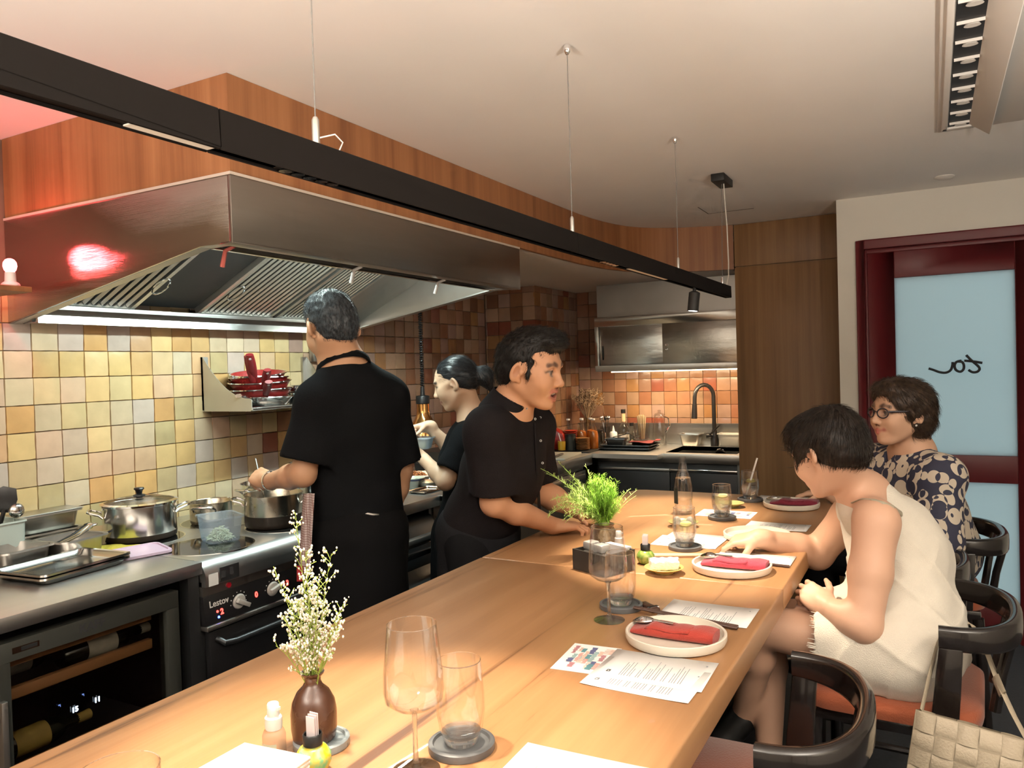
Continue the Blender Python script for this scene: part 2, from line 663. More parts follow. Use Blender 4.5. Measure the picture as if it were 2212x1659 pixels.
TILE_MESHES = []
for s in range(10):
    r = random.Random(s)
    tl = (r.uniform(-.0028, .0028), r.uniform(-.0028, .0028))
    vs = tile_mesh(100 + s)
    n = 4
    k = (n + 1) ** 2
    fs = [(k + j * (n + 1) + i, k + j * (n + 1) + i + 1, k + (j + 1) * (n + 1) + i + 1, k + (j + 1) * (n + 1) + i) for j in range(n) for i in range(n)]
    ring = [i for i in range(n + 1)] + [(j) * (n + 1) + n for j in range(1, n + 1)] + [n * (n + 1) + i for i in range(n - 1, -1, -1)] + [j * (n + 1) for j in range(n - 1, 0, -1)]
    for a, b in zip(ring, ring[1:] + ring[:1]):
        fs.append((a, b, k + b, k + a))
    me = bpy.data.meshes.new('tile')
    me.from_pydata(vs, [], fs)
    me.materials.append(M_TILE)
    bm = bmesh.new()
    bm.from_mesh(me)
    bmesh.ops.recalc_face_normals(bm, faces=bm.faces)
    # make sure the glazed face points along -Y
    bm.to_mesh(me)
    bm.free()
    me.polygons.foreach_set('use_smooth', [True] * len(me.polygons))
    me.set_sharp_from_angle(angle=math.radians(35))
    TILE_MESHES.append(me)


def tile_at(parent, loc, rz, pal, sx=1.0, sz=1.0):
    o = bpy.data.objects.new('tile', random.choice(TILE_MESHES))
    COL.objects.link(o)
    o.parent = parent
    o.location = loc
    o.rotation_euler = (0, 0, rz)
    o.scale = (sx, 1, sz)
    c = random.choice(pal)
    c = (c[0] * 1.03, c[1] * .955, c[2] * .97)
    g = random.uniform(.9, 1.1)
    o.color = (c[0] * g, c[1] * g * random.uniform(.97, 1.03), c[2] * g, 1)
    return o


TY0 = ON(179.4, 705.6, 0, XW)[1]
TZ0 = ON(3, 757.7, 0, XW)[2]
P = .0995
ny0, ny1 = math.floor((1.38 - TY0) / P), math.floor((YC - TY0) / P)
for iy in range(ny0, ny1 + 1):
    y0, y1 = TY0 + iy * P, min(TY0 + (iy + 1) * P, YC)
    if y1 - y0 < .02:
        continue
    for iz in range(-8, 6):
        z0, z1 = max(TZ0 + iz * P, ZT - .03), min(TZ0 + (iz + 1) * P, KCEIL)
        if z1 - z0 < .02:
            continue
        ym = (y0 + y1) / 2
        if z0 > 1.74 and ym < 3.25:
            continue                         # behind the hood
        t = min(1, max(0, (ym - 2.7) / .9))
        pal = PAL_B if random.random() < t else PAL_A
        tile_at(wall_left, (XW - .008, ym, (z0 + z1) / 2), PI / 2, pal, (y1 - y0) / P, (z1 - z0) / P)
# column: front (faces -Y) and side (faces +X)
for ix in range(5):
    x0, x1 = max(XCOL - (ix + 1) * P, XW), XCOL - ix * P
    if x1 - x0 < .01:
        continue
    for iz in range(-8, 6):
        z0, z1 = max(TZ0 + iz * P + .03, ZT), min(TZ0 + (iz + 1) * P + .03, KCEIL)
        if z1 - z0 > .02:
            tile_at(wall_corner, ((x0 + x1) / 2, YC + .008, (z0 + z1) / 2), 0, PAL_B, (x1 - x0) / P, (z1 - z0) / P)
for iy in range(8):
    y0, y1 = YC + iy * P, min(YC + (iy + 1) * P, YB)
    if y1 - y0 < .02:
        continue
    for iz in range(-8, 6):
        z0, z1 = max(TZ0 + iz * P + .03, ZT), min(TZ0 + (iz + 1) * P + .03, KCEIL)
        if z1 - z0 > .02:
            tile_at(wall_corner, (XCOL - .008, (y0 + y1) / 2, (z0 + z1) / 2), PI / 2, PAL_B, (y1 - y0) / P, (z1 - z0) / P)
for ix in range(14):
    x0, x1 = XCOL + ix * P, min(XCOL + (ix + 1) * P, -1.10)
    if x1 - x0 < .02:
        continue
    for iz in range(-8, 6):
        z0, z1 = max(TZ0 + iz * P - .025, 1.02), min(TZ0 + (iz + 1) * P - .025, KCEIL)
        if z1 - z0 < .02 or (z0 > 1.47 and (x0 + x1) / 2 > -2.13):
            continue                         # behind the steel wall cabinet
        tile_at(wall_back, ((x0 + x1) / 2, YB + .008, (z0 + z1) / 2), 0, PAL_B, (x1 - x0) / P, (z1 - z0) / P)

# door ---------------------------------------------------------------
M_FROST = bpy.data.materials.new('frosted_film')
M_FROST.use_nodes = True
_nt = M_FROST.node_tree
_b = _nt.nodes['Principled BSDF']
_b.inputs['Base Color'].default_value = (.50, .56, .57, 1)
_b.inputs['Roughness'].default_value = .5
_t = N(_nt, 'ShaderNodeBsdfTranslucent')
_t.inputs[0].default_value = (.80, .84, .84, 1)
_m = N(_nt, 'ShaderNodeMixShader')
_m.inputs[0].default_value = .72
_nt.links.new(_b.outputs[0], _m.inputs[1])
_nt.links.new(_t.outputs[0], _m.inputs[2])
_nt.links.new(_m.outputs[0], _nt.nodes['Material Output'].inputs[0])

door_1 = thing('door_1', 'dark red framed door with frosted glass panes and cursive lettering', None, kind='structure')
DX0, DX1 = -.305, .55
fr = MB()
fr.box(-.359, -.318, YD - .02, YD + .10, 0, 2.115).box(DX1 + .013, DX1 + .054, YD - .02, YD + .10, 0, 2.115).box(-.318, DX1 + .013, YD - .02, YD + .10, 2.067, 2.115)
fr.build('door_frame', M_RED, door_1, bevel=.004)
fr = MB()
fr.box(-.318, DX0, YD + .01, YD + .08, 0, 2.067).box(-.318, DX1 + .013, YD + .012, YD + .08, 2.045, 2.067).box(DX1, DX1 + .013, YD + .01, YD + .08, 0, 2.067)
fr.build('door_stop', M_RED, door_1, bevel=.003)
lf = MB()
PX0, PX1 = -.175, .368
lf.box(DX0, PX0, YD + .015, YD + .06, .004, 2.045).box(PX1, DX1, YD + .015, YD + .06, .004, 2.045)
lf.box(PX0, PX1, YD + .015, YD + .06, 1.905, 2.045).box(PX0, PX1, YD + .015, YD + .06, .824, .963).box(PX0, PX1, YD + .015, YD + .06, .01, .209)
leaf = lf.build('door_leaf', M_RED, door_1, bevel=.003)
for z0, z1 in ((.963, 1.905), (.209, .824)):
    MB().box(PX0 - .004, PX1 + .004, YD + .035, YD + .041, z0 - .004, z1 + .004).build('pane', M_FROST, door_1)
# cursive letters, seen from behind (mirrored)
def on_door(px, py):
    return ON(px, py, 1, YD + .0325)
strokes = []
# t stem with foot curling left, its bar, the round letter, its tail sweeping left (pixel outline read on the pane's plane)
T_ = [(2087, 767), (2099, 779), (2112, 790), (2116, 797), (2111, 803), (2101, 804), (2092, 799)]
BAR = [(2083, 779), (2104, 781), (2122, 784)]
A_ = [(2077, 779), (2066, 782), (2062, 790), (2065, 799), (2074, 803), (2081, 798), (2082, 789), (2078, 782), (2068, 781)]
TAIL = [(2058, 782), (2057, 791), (2053, 800), (2043, 805), (2030, 804), (2016, 799), (2006, 796)]
lt = MB()
for s in (T_, BAR, A_, TAIL):
    pts = [on_door(*q) for q in s]
    # Catmull-Rom through the points
    cur = []
    for i in range(len(pts) - 1):
        p0, p1, p2, p3 = pts[max(i - 1, 0)], pts[i], pts[i + 1], pts[min(i + 2, len(pts) - 1)]
        for k in range(5):
            t = k / 5
            cur.append(.5 * (2 * p1 + (p2 - p0) * t + (2 * p0 - 5 * p1 + 4 * p2 - p3) * t * t + (3 * p1 - p0 - 3 * p2 + p3) * t ** 3))
    cur.append(pts[-1])
    lt.tube(cur, .0062, 8)
lt.build('lettering', M_INK, door_1)

# tall veneered cabinet right of the sink -----------------------------
tall = thing('tall_cabinet', 'tall brown wood veneer cabinet beside the sink reaching the ceiling', 'cabinet', (-.80, YCAB, 0))
MB().box(-.295, .346, .022, .66, 0, CEIL - .002).build('body', M_CAB, tall, loc=(0, 0, 0))
MB().box(-.296, .346, 0, .020, 2.086, CEIL - .002).build('upper_door', M_CAB, tall, bevel=.0015)
MB().box(-.296, .346, 0, .020, .10, 2.079).build('lower_door', M_CAB, tall, bevel=.0015)

# ceiling fittings ------------------------------------------------------
ac = thing('ceiling_air_conditioner', 'white ceiling cassette air conditioner with open louvre above the seats', 'air conditioner', (.33, 2.75, CEIL))
M_AC = mat('ac_white', (.76, .72, .67), .5, var=.01)
M_ACD = mat('ac_dark', (.02, .02, .022), .6, var=0)
MB().box(-.30, .52, -.72, .69, -.012, -.001).build('panel', M_AC, ac, bevel=.004)
MB().box(-.265, -.195, -.62, .62, -.0135, -.0122).build('slot', M_ACD, ac)
MB().box(-.285, -.268, -.64, .64, -.020, -.0122).box(-.285, -.15, .622, .64, -.020, -.0122).build('slot_rim', M_AC, ac, bevel=.002)
R_ = Matrix.Rotation(math.radians(38), 3, 'Y')
MB().obox((-.165, 0, -.035), (.085, 1.24, .006), R_).build('louvre', M_AC, ac, bevel=.002)
for k in range(9):
    y = -.56 + k * .14
    MB().box(-.262, -.198, y - .0015, y + .0015, -.022, -.0136).lathe([(.020, 0), (.016, .006), (0, .008)], (-.226, y + .021, -.0222), 12, 1, .7).build('vane', M_AC, ac)
hp = thing('ceiling_hatch', 'thin seam of a square access hatch in the ceiling near the lamp canopy', 'hatch', (-1.0, 4.44, CEIL))
MB().box(-.14, -.136, -.115, .115, -.0016, -.0004).box(-.14, .12, .112, .116, -.0016, -.0004).build('seam', M_BLACK, hp)
tag(MB().lathe([(.045, 0), (.045, -.004), (.030, -.012), (0, -.014)], (0, 0, 0), 20).build('ceiling_sensor', M_AC, loc=(*ON(2040, 381, 2, CEIL)[:2], CEIL - .0005)),
    'small round white sensor disc on the ceiling near the door wall', 'sensor')

# stands of the two added fill uplights (outside the picture)
for k, (p_, z_, e_) in enumerate(FILL_UPLIGHTS):
    u = thing('fill_uplight', ('right hand' if k == 0 else 'rear') + ' added fill uplight standing outside the picture', 'floor lamp', (*p_, 0), 0, 'fill uplights')
    MB().lathe([(0, 0), (.14, 0), (.14, .015), (.02, .02), (.012, .03)], (0, 0, 0), 24).build('base', M_LAMP, u)
    MB().cyl((0, 0, .02), (0, 0, z_ - .10), .012).build('pole', M_LAMP, u)
    MB().lathe([(.012, z_ - .10), (.10, z_ - .08), (.18, z_ - .01), (.19, z_), (.178, z_ - .008), (.10, z_ - .07), (0, z_ - .085)], (0, 0, 0), 32).build('bowl', M_LAMP, u)
# ================================================================== extractor hood
HX0, HX1, HY0, HY1 = XW, XS + .004, YS - .004, 3.345
ZH1, ZHF, ZHB = 2.068, 1.868, 1.695
M_HOOD = mat('hood_steel', (0.31, 0.28, 0.25), 0.34, 1.0, var=0.05, scale=4, stretch=(1, 1, 12))
M_HOODEND = mat('hood_end_steel', (0.46, 0.42, 0.38), 0.12, 1.0, var=0.04, scale=3, bump=0.12, bscale=5.0, stretch=(.4, 1, 200))
hood = thing('range_hood', 'large stainless steel extractor hood above the cooking range', 'range hood', (0, 0, 0))
MB().box(HX1 - .012, HX1, HY0, HY1, ZHF, ZH1).box(HX1 - .05, HX1, HY0, HY1, ZHF - .003, ZHF + .004).build('front_panel', M_HOOD, hood, bevel=.0015)
endp = [(HX1 - .0125, ZH1), (HX1 - .0125, ZHF), (-1.895, ZHF), (XW, ZHB), (XW, ZH1)]
MB().prism(endp, 1, HY0, HY0 + .010).build('end_panel', M_HOODEND, hood, bevel=.001)
MB().prism(endp, 1, HY1 - .010, HY1).build('end_panel', M_STEELV, hood, bevel=.001)
MB().box(XS - .01, HX1 + .003, HY0 - .003, HY1, ZH1 - .007, ZH1 + .0015).box(XW, XS - .01, HY0 - .003, HY0 + .004, ZH1 - .007, ZH1 + .0015).build('top_rim', mat('rim_pale', (.74, .66, .58), .35, .3, var=.02), hood)
# folded rims of the end panels, seen from inside and below
for ya, yb in ((HY0 + .010, HY0 + .045), (HY1 - .045, HY1 - .010)):
    rim = MB()
    q = [(-1.895, ZHF), (XW, ZHB), (XW, ZHB + .006), (-1.897, ZHF + .006)]
    rim.prism(q, 1, ya, yb)
    rim.box(-1.90, HX1 - .013, ya, yb, ZHF, ZHF + .006)
    rim.build('end_rim', M_STEELV, hood)
MB().box(XW, HX1 - .0125, HY0 + .0105, HY1 - .0105, ZH1 - .012, ZH1 - .001).build('top_plate', M_STEELV, hood)
# underside sheet between the filter bank and the front channel
MB().add([(-1.905, HY0 + .011, 1.960), (-1.905, HY1 - .011, 1.960), (-2.28, HY1 - .011, 1.985), (-2.28, HY0 + .011, 1.985)], [(0, 1, 2, 3)]).add(
    [(-2.28, HY0 + .011, 1.985), (-2.28, HY1 - .011, 1.985), (-2.36, HY1 - .011, 2.045), (-2.36, HY0 + .011, 2.045)], [(0, 1, 2, 3)]).build('underside_sheet', M_STEELV, hood)
MB().box(-1.907, -1.899, HY0 + .011, HY1 - .011, ZHF + .004, 1.962).build('channel_wall', M_STEELV, hood)
MB().box(-1.90, -1.885, HY0 + .046, HY1 - .046, ZHF - .002, ZHF + .004).build('channel_lip', M_STEELB, hood)
MB().box(-1.885, HX1 - .051, HY0 + .046, HY1 - .046, 1.895, 1.899).build('channel_bottom', M_BLACK, hood)
# gutter along the wall
gut = MB()
gut.prism([(-2.795, 1.695), (-2.799, 1.724), (-2.808, 1.724), (-2.812, 1.70), (-2.885, 1.70), (-2.885, 1.695)], 1, HY0 + .046, HY1 - .046)
gut.build('gutter', M_STEELB, hood)
MB().box(-2.885, -2.835, HY0 + .046, HY1 - .046, 1.701, 1.752).box(-2.835, -2.76, HY0 + .046, HY1 - .046, 1.749, 1.753).build('gutter_back', M_STEELV, hood)
MB().box(-2.762, -2.755, HY0 + .046, HY1 - .046, 1.742, 1.757).build('filter_rail', M_STEELB, hood)
MB().box(XW + .002, -2.30, HY0 + .0111, HY1 - .0111, 2.046, 2.055).build('plenum', M_BLACK, hood)
# baffle filters, leaning from the gutter up to the front
FB, FT = np.array([-2.765, 1.756]), np.array([-2.285, 1.982])
fl = np.linalg.norm(FT - FB)
fu = (FT - FB) / fl
fn = np.array([fu[1], -fu[0]])           # faces the cook
M_BAFFLE = mat('baffle_steel', (.72, .70, .66), .36, 1.0, var=.05, scale=9)


def baffle(y0, y1, nb, handle_t):
    f = thing('baffle_filter', None, None)
    f.parent = hood
    w = y1 - y0
    def Q(s, n, y):
        p = FB + fu * s * fl + fn * n
        return (p[0], y, p[1])
    fr = MB()
    for (sa, sb, ya, yb) in ((0.0, .02, y0, y1), (.98, 1, y0, y1), (.02, .98, y0, y0 + .018), (.02, .98, y1 - .018, y1)):
        vs = [Q(sa, 0, ya), Q(sa, 0, yb), Q(sb, 0, yb), Q(sb, 0, ya), Q(sa, -.03, ya), Q(sa, -.03, yb), Q(sb, -.03, yb), Q(sb, -.03, ya)]
        fr.add(vs, [(0, 1, 2, 3), (7, 6, 5, 4), (0, 4, 5, 1), (1, 5, 6, 2), (2, 6, 7, 3), (3, 7, 4, 0)])
    fro = fr.build('filter_frame', M_BAFFLE, hood)
    pitch = (w - .036) / nb
    for k in range(nb):
        ya = y0 + .018 + k * pitch
        vs = [Q(.025, -.004, ya), Q(.025, -.020, ya + pitch * .45), Q(.025, -.004, ya + pitch * .62), Q(.975, -.004, ya), Q(.975, -.020, ya + pitch * .45), Q(.975, -.004, ya + pitch * .62)]
        MB().add(vs, [(0, 1, 4, 3), (1, 2, 5, 4)]).build('baffle', M_BAFFLE, fro)
    MB().add([Q(.01, -.028, y0), Q(.01, -.028, y1), Q(.99, -.028, y1), Q(.99, -.028, y0)], [(0, 1, 2, 3)]).build('filter_back', M_BLACK, fro)
    for ys in ([y0 + .03] if handle_t == 1 else [y1 - .03] if handle_t == 2 else []):
        path = []
        for k in range(17):
            a = PI * 2 * k / 16
            sa = .42 + .10 * math.cos(a)
            path.append(Q(sa, .012 + .022 * (0.5 + .5 * math.sin(a)), ys + .014 * math.sin(a)))
        MB().tube(path[:-1], .0032, 6, closed=True).build('lift_ring', M_CHROME, fro)
    bpy.data.objects.remove(f)


def fy(px, py, s=0.0):                       # Y of a filter edge seen at a pixel
    r = ray(px, py)
    n3 = np.array([fn[0], 0, fn[1]])
    o3 = np.array([FB[0], 0, FB[1]])
    t = ((o3 - EYE) @ n3) / (r @ n3)
    return (EYE + r * t)[1]


yf = [HY0 + .05, fy(290, 668), fy(400, 676), fy(425, 677), fy(588, 685), fy(596, 686), fy(596, 686) + .50]
baffle(yf[0], yf[1], 9, 2)
baffle(yf[3], yf[4], 13, 1)
baffle(yf[5], min(yf[5] + .50, HY1 - .30), 12, 1)
MB().add([(-2.765, yf[1] + .002, 1.756), (-2.765, yf[3] - .002, 1.756), (-2.285, yf[3] - .002, 1.982), (-2.285, yf[1] + .002, 1.982)], [(0, 1, 2, 3)]).move(
    Matrix.Translation((-.01, 0, .022))).build('filter_gap', M_BLACK, hood)
yE = min(yf[5] + .50, HY1 - .30)
MB().add([(-2.765, yE, 1.756), (-2.765, HY1 - .0105, 1.756), (-2.285, HY1 - .0105, 1.982), (-2.285, yE, 1.982)], [(0, 1, 2, 3)]).build('blank_plate', M_STEELV, hood)
for k, px in enumerate((540, 808, 992)):
    p = ON(px, {540: 530, 808: 575, 992: 603}[px], 2, ZHF + .002)
    MB().tube([(-1.84, p[1], ZHF + .006), (-1.88, p[1], ZHF - .004), (-1.90, p[1] + .004, ZHF - .05)], [.0055, .0065, .0075], 8).build('drain_peg', mat('peg%d' % k, ((.45, .10, .08) if k == 0 else (.5, .47, .44)), .5, var=.0), hood)
# tube lights tucked behind the front channel and at the far end
M_LED = emat('hood_tube', COOL, 20.0)
MB().box(-1.925, -1.911, HY0 + .20, HY1 - .20, 1.945, 1.956).build('tube_light', M_LED, hood)
hl = light('hood_light', 'AREA', (-2.00, (HY0 + HY1) / 2, 1.945), 26, (.82, 1.0, .95), aim=(-2.50, (HY0 + HY1) / 2, .95), shape='RECTANGLE', size=HY1 - HY0 - .5, size_y=.05)
hl.parent = hood

# ================================================================== long pendant lamp over the table
LX, LZ0, LZ1, LY0, LY1 = -.857, 1.789, 1.845, -.32, 3.775
lamp = thing('linear_pendant_lamp', 'long black linear pendant lamp hanging over the dining counter', 'pendant lamp', (LX, 1.7, LZ0))
def LP(mb):
    return mb.move(Matrix.Translation((-LX, -1.7, -LZ0)))
sh = MB()
for a, b in ((LY0, .7435), (.7445, 1.95), (1.951, 2.86), (2.861, LY1)):
    sh.box(LX - .014, LX + .014, a, b, LZ0 + .005, LZ1)
    sh.box(LX - .014, LX - .011, a, b, LZ0, LZ0 + .005)
    sh.box(LX + .011, LX + .014, a, b, LZ0, LZ0 + .005)
LP(sh).build('housing', M_LAMP, lamp, bevel=.0012, seg=1)
LP(MB().box(LX - .0135, LX + .0135, LY1 - .008, LY1 - .001, LZ0 + .0005, LZ1)).build('end_cap', M_LAMP, lamp)
M_CABLE = mat('cable', (.16, .15, .14), .4, var=0)
M_DIFF = mat('diffuser', (.62, .60, .52), .35, var=.02, emit=(1, .9, .75), estr=.12)
M_LENS = mat('lens_cup', (.75, .76, .78), .12, 1.0, var=0)
M_SPOT = emat('spot_chip', (1.0, .86, .68), 14)
LP(MB().box(LX - .0108, LX + .0108, .617, .7425, LZ0 + .0030, LZ0 + .0048)).build('diffuser_panel', M_DIFF, lamp)
LP(MB().box(LX - .0108, LX + .0108, 2.395, 2.795, LZ0 + .0030, LZ0 + .0048)).build('diffuser_panel', mat('diffuser_warm', (.42, .30, .20), .3, var=.1, scale=30, emit=(1, .7, .4), estr=.10), lamp)
for yc in (.17, .93, 2.215):
    for k in range(5):
        y = yc - .052 + k * .026
        c = MB().lathe([(.0102, .0003), (.0092, .0008), (.006, .0040), (0, .0046)], (LX, y, LZ0), 14)
        LP(c).build('lens_cup', M_LENS, lamp)
        LP(MB().lathe([(.0060, .0030), (0, .0026)], (LX, y, LZ0), 10)).build('chip', M_SPOT, lamp)
    LP(MB().box(LX - .0108, LX + .0108, yc - .068, yc + .068, LZ0 + .0047, LZ0 + .0049)).build('module_plate', M_BLACK, lamp)
ys = 3.17
sp_dir = np.array([-.10, -.06, -1.0])
sp_dir /= np.linalg.norm(sp_dir)
b0 = np.array([LX, ys, LZ0 - .018])
LP(MB().cyl((LX, ys, LZ0 + .004), b0, .007).tube([b0 - sp_dir * .006, b0, b0 + sp_dir * .075], [.012, .0225, .0225], 20)).build('spot_head', M_BLACK, lamp)
LP(MB().tube([b0 + sp_dir * .0752, b0 + sp_dir * .0758], .018, 18)).build('spot_lens', emat('spot_face', (.95, 1, 1), 5), lamp)
for y in (-.05, .947, 1.945, 2.945):
    LP(MB().cyl((LX, y, LZ1 + .035), (LX, y, CEIL - .02), .0011, n=6)).build('suspension_wire', M_CABLE, lamp)
    LP(MB().lathe([(.0035, .045), (.006, .04), (.0065, 0.0), (.0065, 0)], (LX, y, LZ1), 10)).build('wire_grip', M_STEELV, lamp)
    LP(MB().lathe([(.010, 0), (.010, -.006), (.008, -.018), (.004, -.024)], (LX, y, CEIL - .0005), 12)).build('ceiling_cup', M_CHROME, lamp)
wl = MB().tube([(LX + .004, .95, LZ1 + .012), (LX + .015, .975, LZ1 + .022), (LX + .018, .99, LZ1 + .012), (LX + .010, .99, LZ1)], .0013, 6)
LP(wl).build('wire_tail', M_WHITEP, lamp)
LP(MB().box(LX - .03, LX + .03, 3.61, 3.79, CEIL - .035, CEIL - .0005)).build('canopy', M_BLACK, lamp, bevel=.002)
LP(MB().cyl((LX, 3.66, LZ1 + .03), (LX, 3.69, CEIL - .034), .0012, n=6)).build('suspension_wire', M_CABLE, lamp)
LP(MB().lathe([(.0035, .035), (.0055, .03), (.0055, 0.0)], (LX, 3.66, LZ1), 10)).build('wire_grip', M_CHROME, lamp)
pc = [(LX + .01, 3.69, CEIL - .034), (LX + .012, 3.70, 2.22), (LX + .018, 3.70, 2.12), (LX + .022, 3.69, 2.02), (LX + .028, 3.67, 1.95), (LX + .02, 3.70, 1.89), (LX + .005, 3.72, LZ1)]
LP(MB().tube(pc, .0028, 8)).build('power_cable', mat('cable_white', (.6, .56, .5), .5, var=0), lamp)
for nm, y, e, aim, ang, bl in (('spot_a', .17, 60, (-.80, .10, .88), 74, .5), ('spot_b', .93, 108, (-.78, .95, .88), 60, .5), ('spot_c', 2.215, 122, (-.66, 2.36, .88), 58, .5),
                              ('spot_d', 3.17, 85, (-.95, 3.05, .88), 62, .6)):
    l = light(nm, 'SPOT', (LX, y, LZ0 - (.002 if y < 3 else .10)), e, WARM, aim=aim, spot_size=math.radians(ang), spot_blend=bl, shadow_soft_size=.018)
# ================================================================== the dining counter
TX0, TX1, TY_0, TY_1 = -1.285, -.357, -.75, 3.575
table = thing('dining_counter', 'long honey coloured wooden dining counter in front of the open kitchen', 'table', ((TX0 + TX1) / 2, 1.4, 0))
tcx = (TX0 + TX1) / 2


def TL(mb):
    return mb.move(Matrix.Translation((-tcx, -1.4, 0)))


TL(MB().prism([(TX0, TY_0), (TX1, TY_0), (TX1, 2.118), (TX0, 2.118)], 2, .818, ZT)).build('tabletop_panel', M_TABLE, table, bevel=.006, seg=3)
TL(MB().prism([(TX0, 2.1195), (TX1, 2.1195), (TX1, 3.575), (-1.22, 3.575), (-1.262, 3.562), (TX0, 3.50)], 2, .818, ZT)).build('tabletop_panel', M_TABLE, table, bevel=.006, seg=3)
M_DARKWOOD = woodmat('dark_panel', ((.05, .02, .01), (.08, .035, .018), (.11, .05, .025)), axis=2, rough=.5)
TL(MB().box(TX0 + .03, TX0 + .07, TY_0 + .1, TY_1 - .08, 0, .817)).build('front_panel', M_DARKWOOD, table)
for y in (TY_0 + .2, 1.0, 2.1, 3.35):
    TL(MB().box(TX0 + .071, TX1 - .36, y - .03, y + .03, 0, .817)).build('support', M_DARKWOOD, table)
TL(MB().box(TX0 + .071, TX1 - .30, TY_0 + .17, 3.3, .16, .20)).build('foot_rail', M_DARKSTEEL, table)
# ================================================================== kitchen furniture
XF = -2.108           # front line of the cooking side


def text_mesh(name, s, size, M, m, parent=None, off=0.0, ext=.0006):
    cu = bpy.data.curves.new(name, 'FONT')
    cu.body = s
    cu.size = size
    cu.extrude = ext
    cu.offset = off
    cu.align_x = 'CENTER'
    cu.align_y = 'CENTER'
    cu.resolution_u = 3
    t = bpy.data.objects.new(name, cu)
    COL.objects.link(t)
    dg = bpy.context.evaluated_depsgraph_get()
    me = bpy.data.meshes.new_from_object(t.evaluated_get(dg))
    bpy.data.objects.remove(t)
    me.materials.clear()
    me.materials.append(m)
    o = bpy.data.objects.new(name, me)
    COL.objects.link(o)
    o.matrix_world = M
    if parent is not None:
        o.parent = parent
    return o


def facing_x(x, y, z, tilt=0.0):              # text plane facing +X, reading along +Y
    M = Matrix(((0, 0, 1, x), (1, 0, 0, y), (0, 1, 0, z), (0, 0, 0, 1)))
    return M @ Matrix.Rotation(tilt, 4, 'X')


# --- steel worktop at the left with the wine fridge below
wt = thing('steel_worktop', 'brushed steel worktop with trays left of the cooking range', 'worktop', (-2.5, 1.1, 0))
MB().box(XW + .003, XF, .45, 1.722, ZT - .04, ZT).move(Matrix.Translation((2.5, -1.1, 0))).build('top', M_STEELT, wt, bevel=.0015)
for ya, yb in ((1.68, 1.722), (.45, .50)):
    MB().box(-2.17, -2.128, ya, yb, 0, ZT - .041).move(Matrix.Translation((2.5, -1.1, 0))).build('post', M_DARKSTEEL, wt)
MB().box(XW + .003, -2.20, 1.702, 1.721, 0, ZT - .041).move(Matrix.Translation((2.5, -1.1, 0))).build('side_sheet', M_BLACK, wt)

M_COOLER = mat('cooler_frame', (.050, .052, .045), .5, .4, var=.05, spec=.3)
wf = thing('wine_fridge', 'black built-in wine fridge with glass door and lit display', 'wine fridge', (-2.13, 1.375, 0))
fx = -2.13
O = Matrix.Translation((2.13, -1.375, 0))
WY0, WY1, WZ0, WZ1 = 1.10, 1.645, .05, .806
MB().box(-2.75, -2.735, WY0, WY1, .06, .80).box(-2.75, fx - .045, WY0, WY0 + .012, .06, .80).box(-2.75, fx - .045, WY1 - .012, WY1, .06, .80).box(-2.75, fx - .045, WY0, WY1, .06, .075).box(
    -2.75, fx - .045, WY0, WY1, .79, .80).move(O).build('cabinet', M_BLACK, wf)
dr = MB()
dr.box(fx - .04, fx, WY0, WY1, WZ1 - .052, WZ1).box(fx - .04, fx, WY0, WY1, WZ0, WZ0 + .05).box(fx - .04, fx, WY0, WY0 + .03, WZ0 + .05, WZ1 - .052).box(fx - .04, fx, WY1 - .045, WY1, WZ0 + .05, WZ1 - .052)
door = dr.move(O).build('door', M_COOLER, wf, bevel=.002)
MB().box(fx - .022, fx - .018, WY0 + .03, WY1 - .045, WZ0 + .05, WZ1 - .052).move(O).build('glass', glassmat('smoked_glass', (.80, .79, .77), .6), door)
MB().box(fx - .012, fx + .016, WY0 - .004, WY0 + .012, .12, .66).move(O).build('handle', M_STEELV, door, bevel=.002)
text_mesh('brand_lettering', 'KAFF', .034, O @ facing_x(fx + .0008, 1.355, .781), M_INK, door, off=.0012)
bd = MB().box(fx, fx + .0008, 1.135, 1.205, .772, .788).move(O).build('badge', M_STEELB, door)
MB().box(fx + .0008, fx + .0012, 1.158, 1.20, .775, .785).move(O).build('badge_plate', M_DARKSTEEL, door)
M_SHELF = woodmat('fridge_shelf_wood', ((.20, .09, .035), (.32, .15, .06), (.38, .19, .08)), axis=1, rough=.5)
for z in (.722, .632, .42, .30):
    MB().box(fx - .075, fx - .055, WY0 + .032, WY1 - .06, z, z + .030).move(O).build('shelf_front', M_SHELF, wf, bevel=.001)
    MB().box(-2.70, fx - .076, WY0 + .04, WY1 - .06, z + .004, z + .010).move(O).build('shelf', M_DARKSTEEL, wf)
M_BLUE = emat('display_white', (.65, .80, 1.0), 7)
text_mesh('display_digits', '15', .020, O @ facing_x(fx - .0155, 1.305, .555), M_BLUE, door, ext=.0003, off=.0006)
text_mesh('display_digits', '11', .020, O @ facing_x(fx - .0155, 1.372, .557), M_BLUE, door, ext=.0003, off=.0006)
for y, z in ((1.262, .583), (1.330, .587)):
    text_mesh('display_icons', '*i', .011, O @ facing_x(fx - .0155, y, z), emat('display_blue', (.25, .4, 1.0), 1.2), door, ext=.0003)
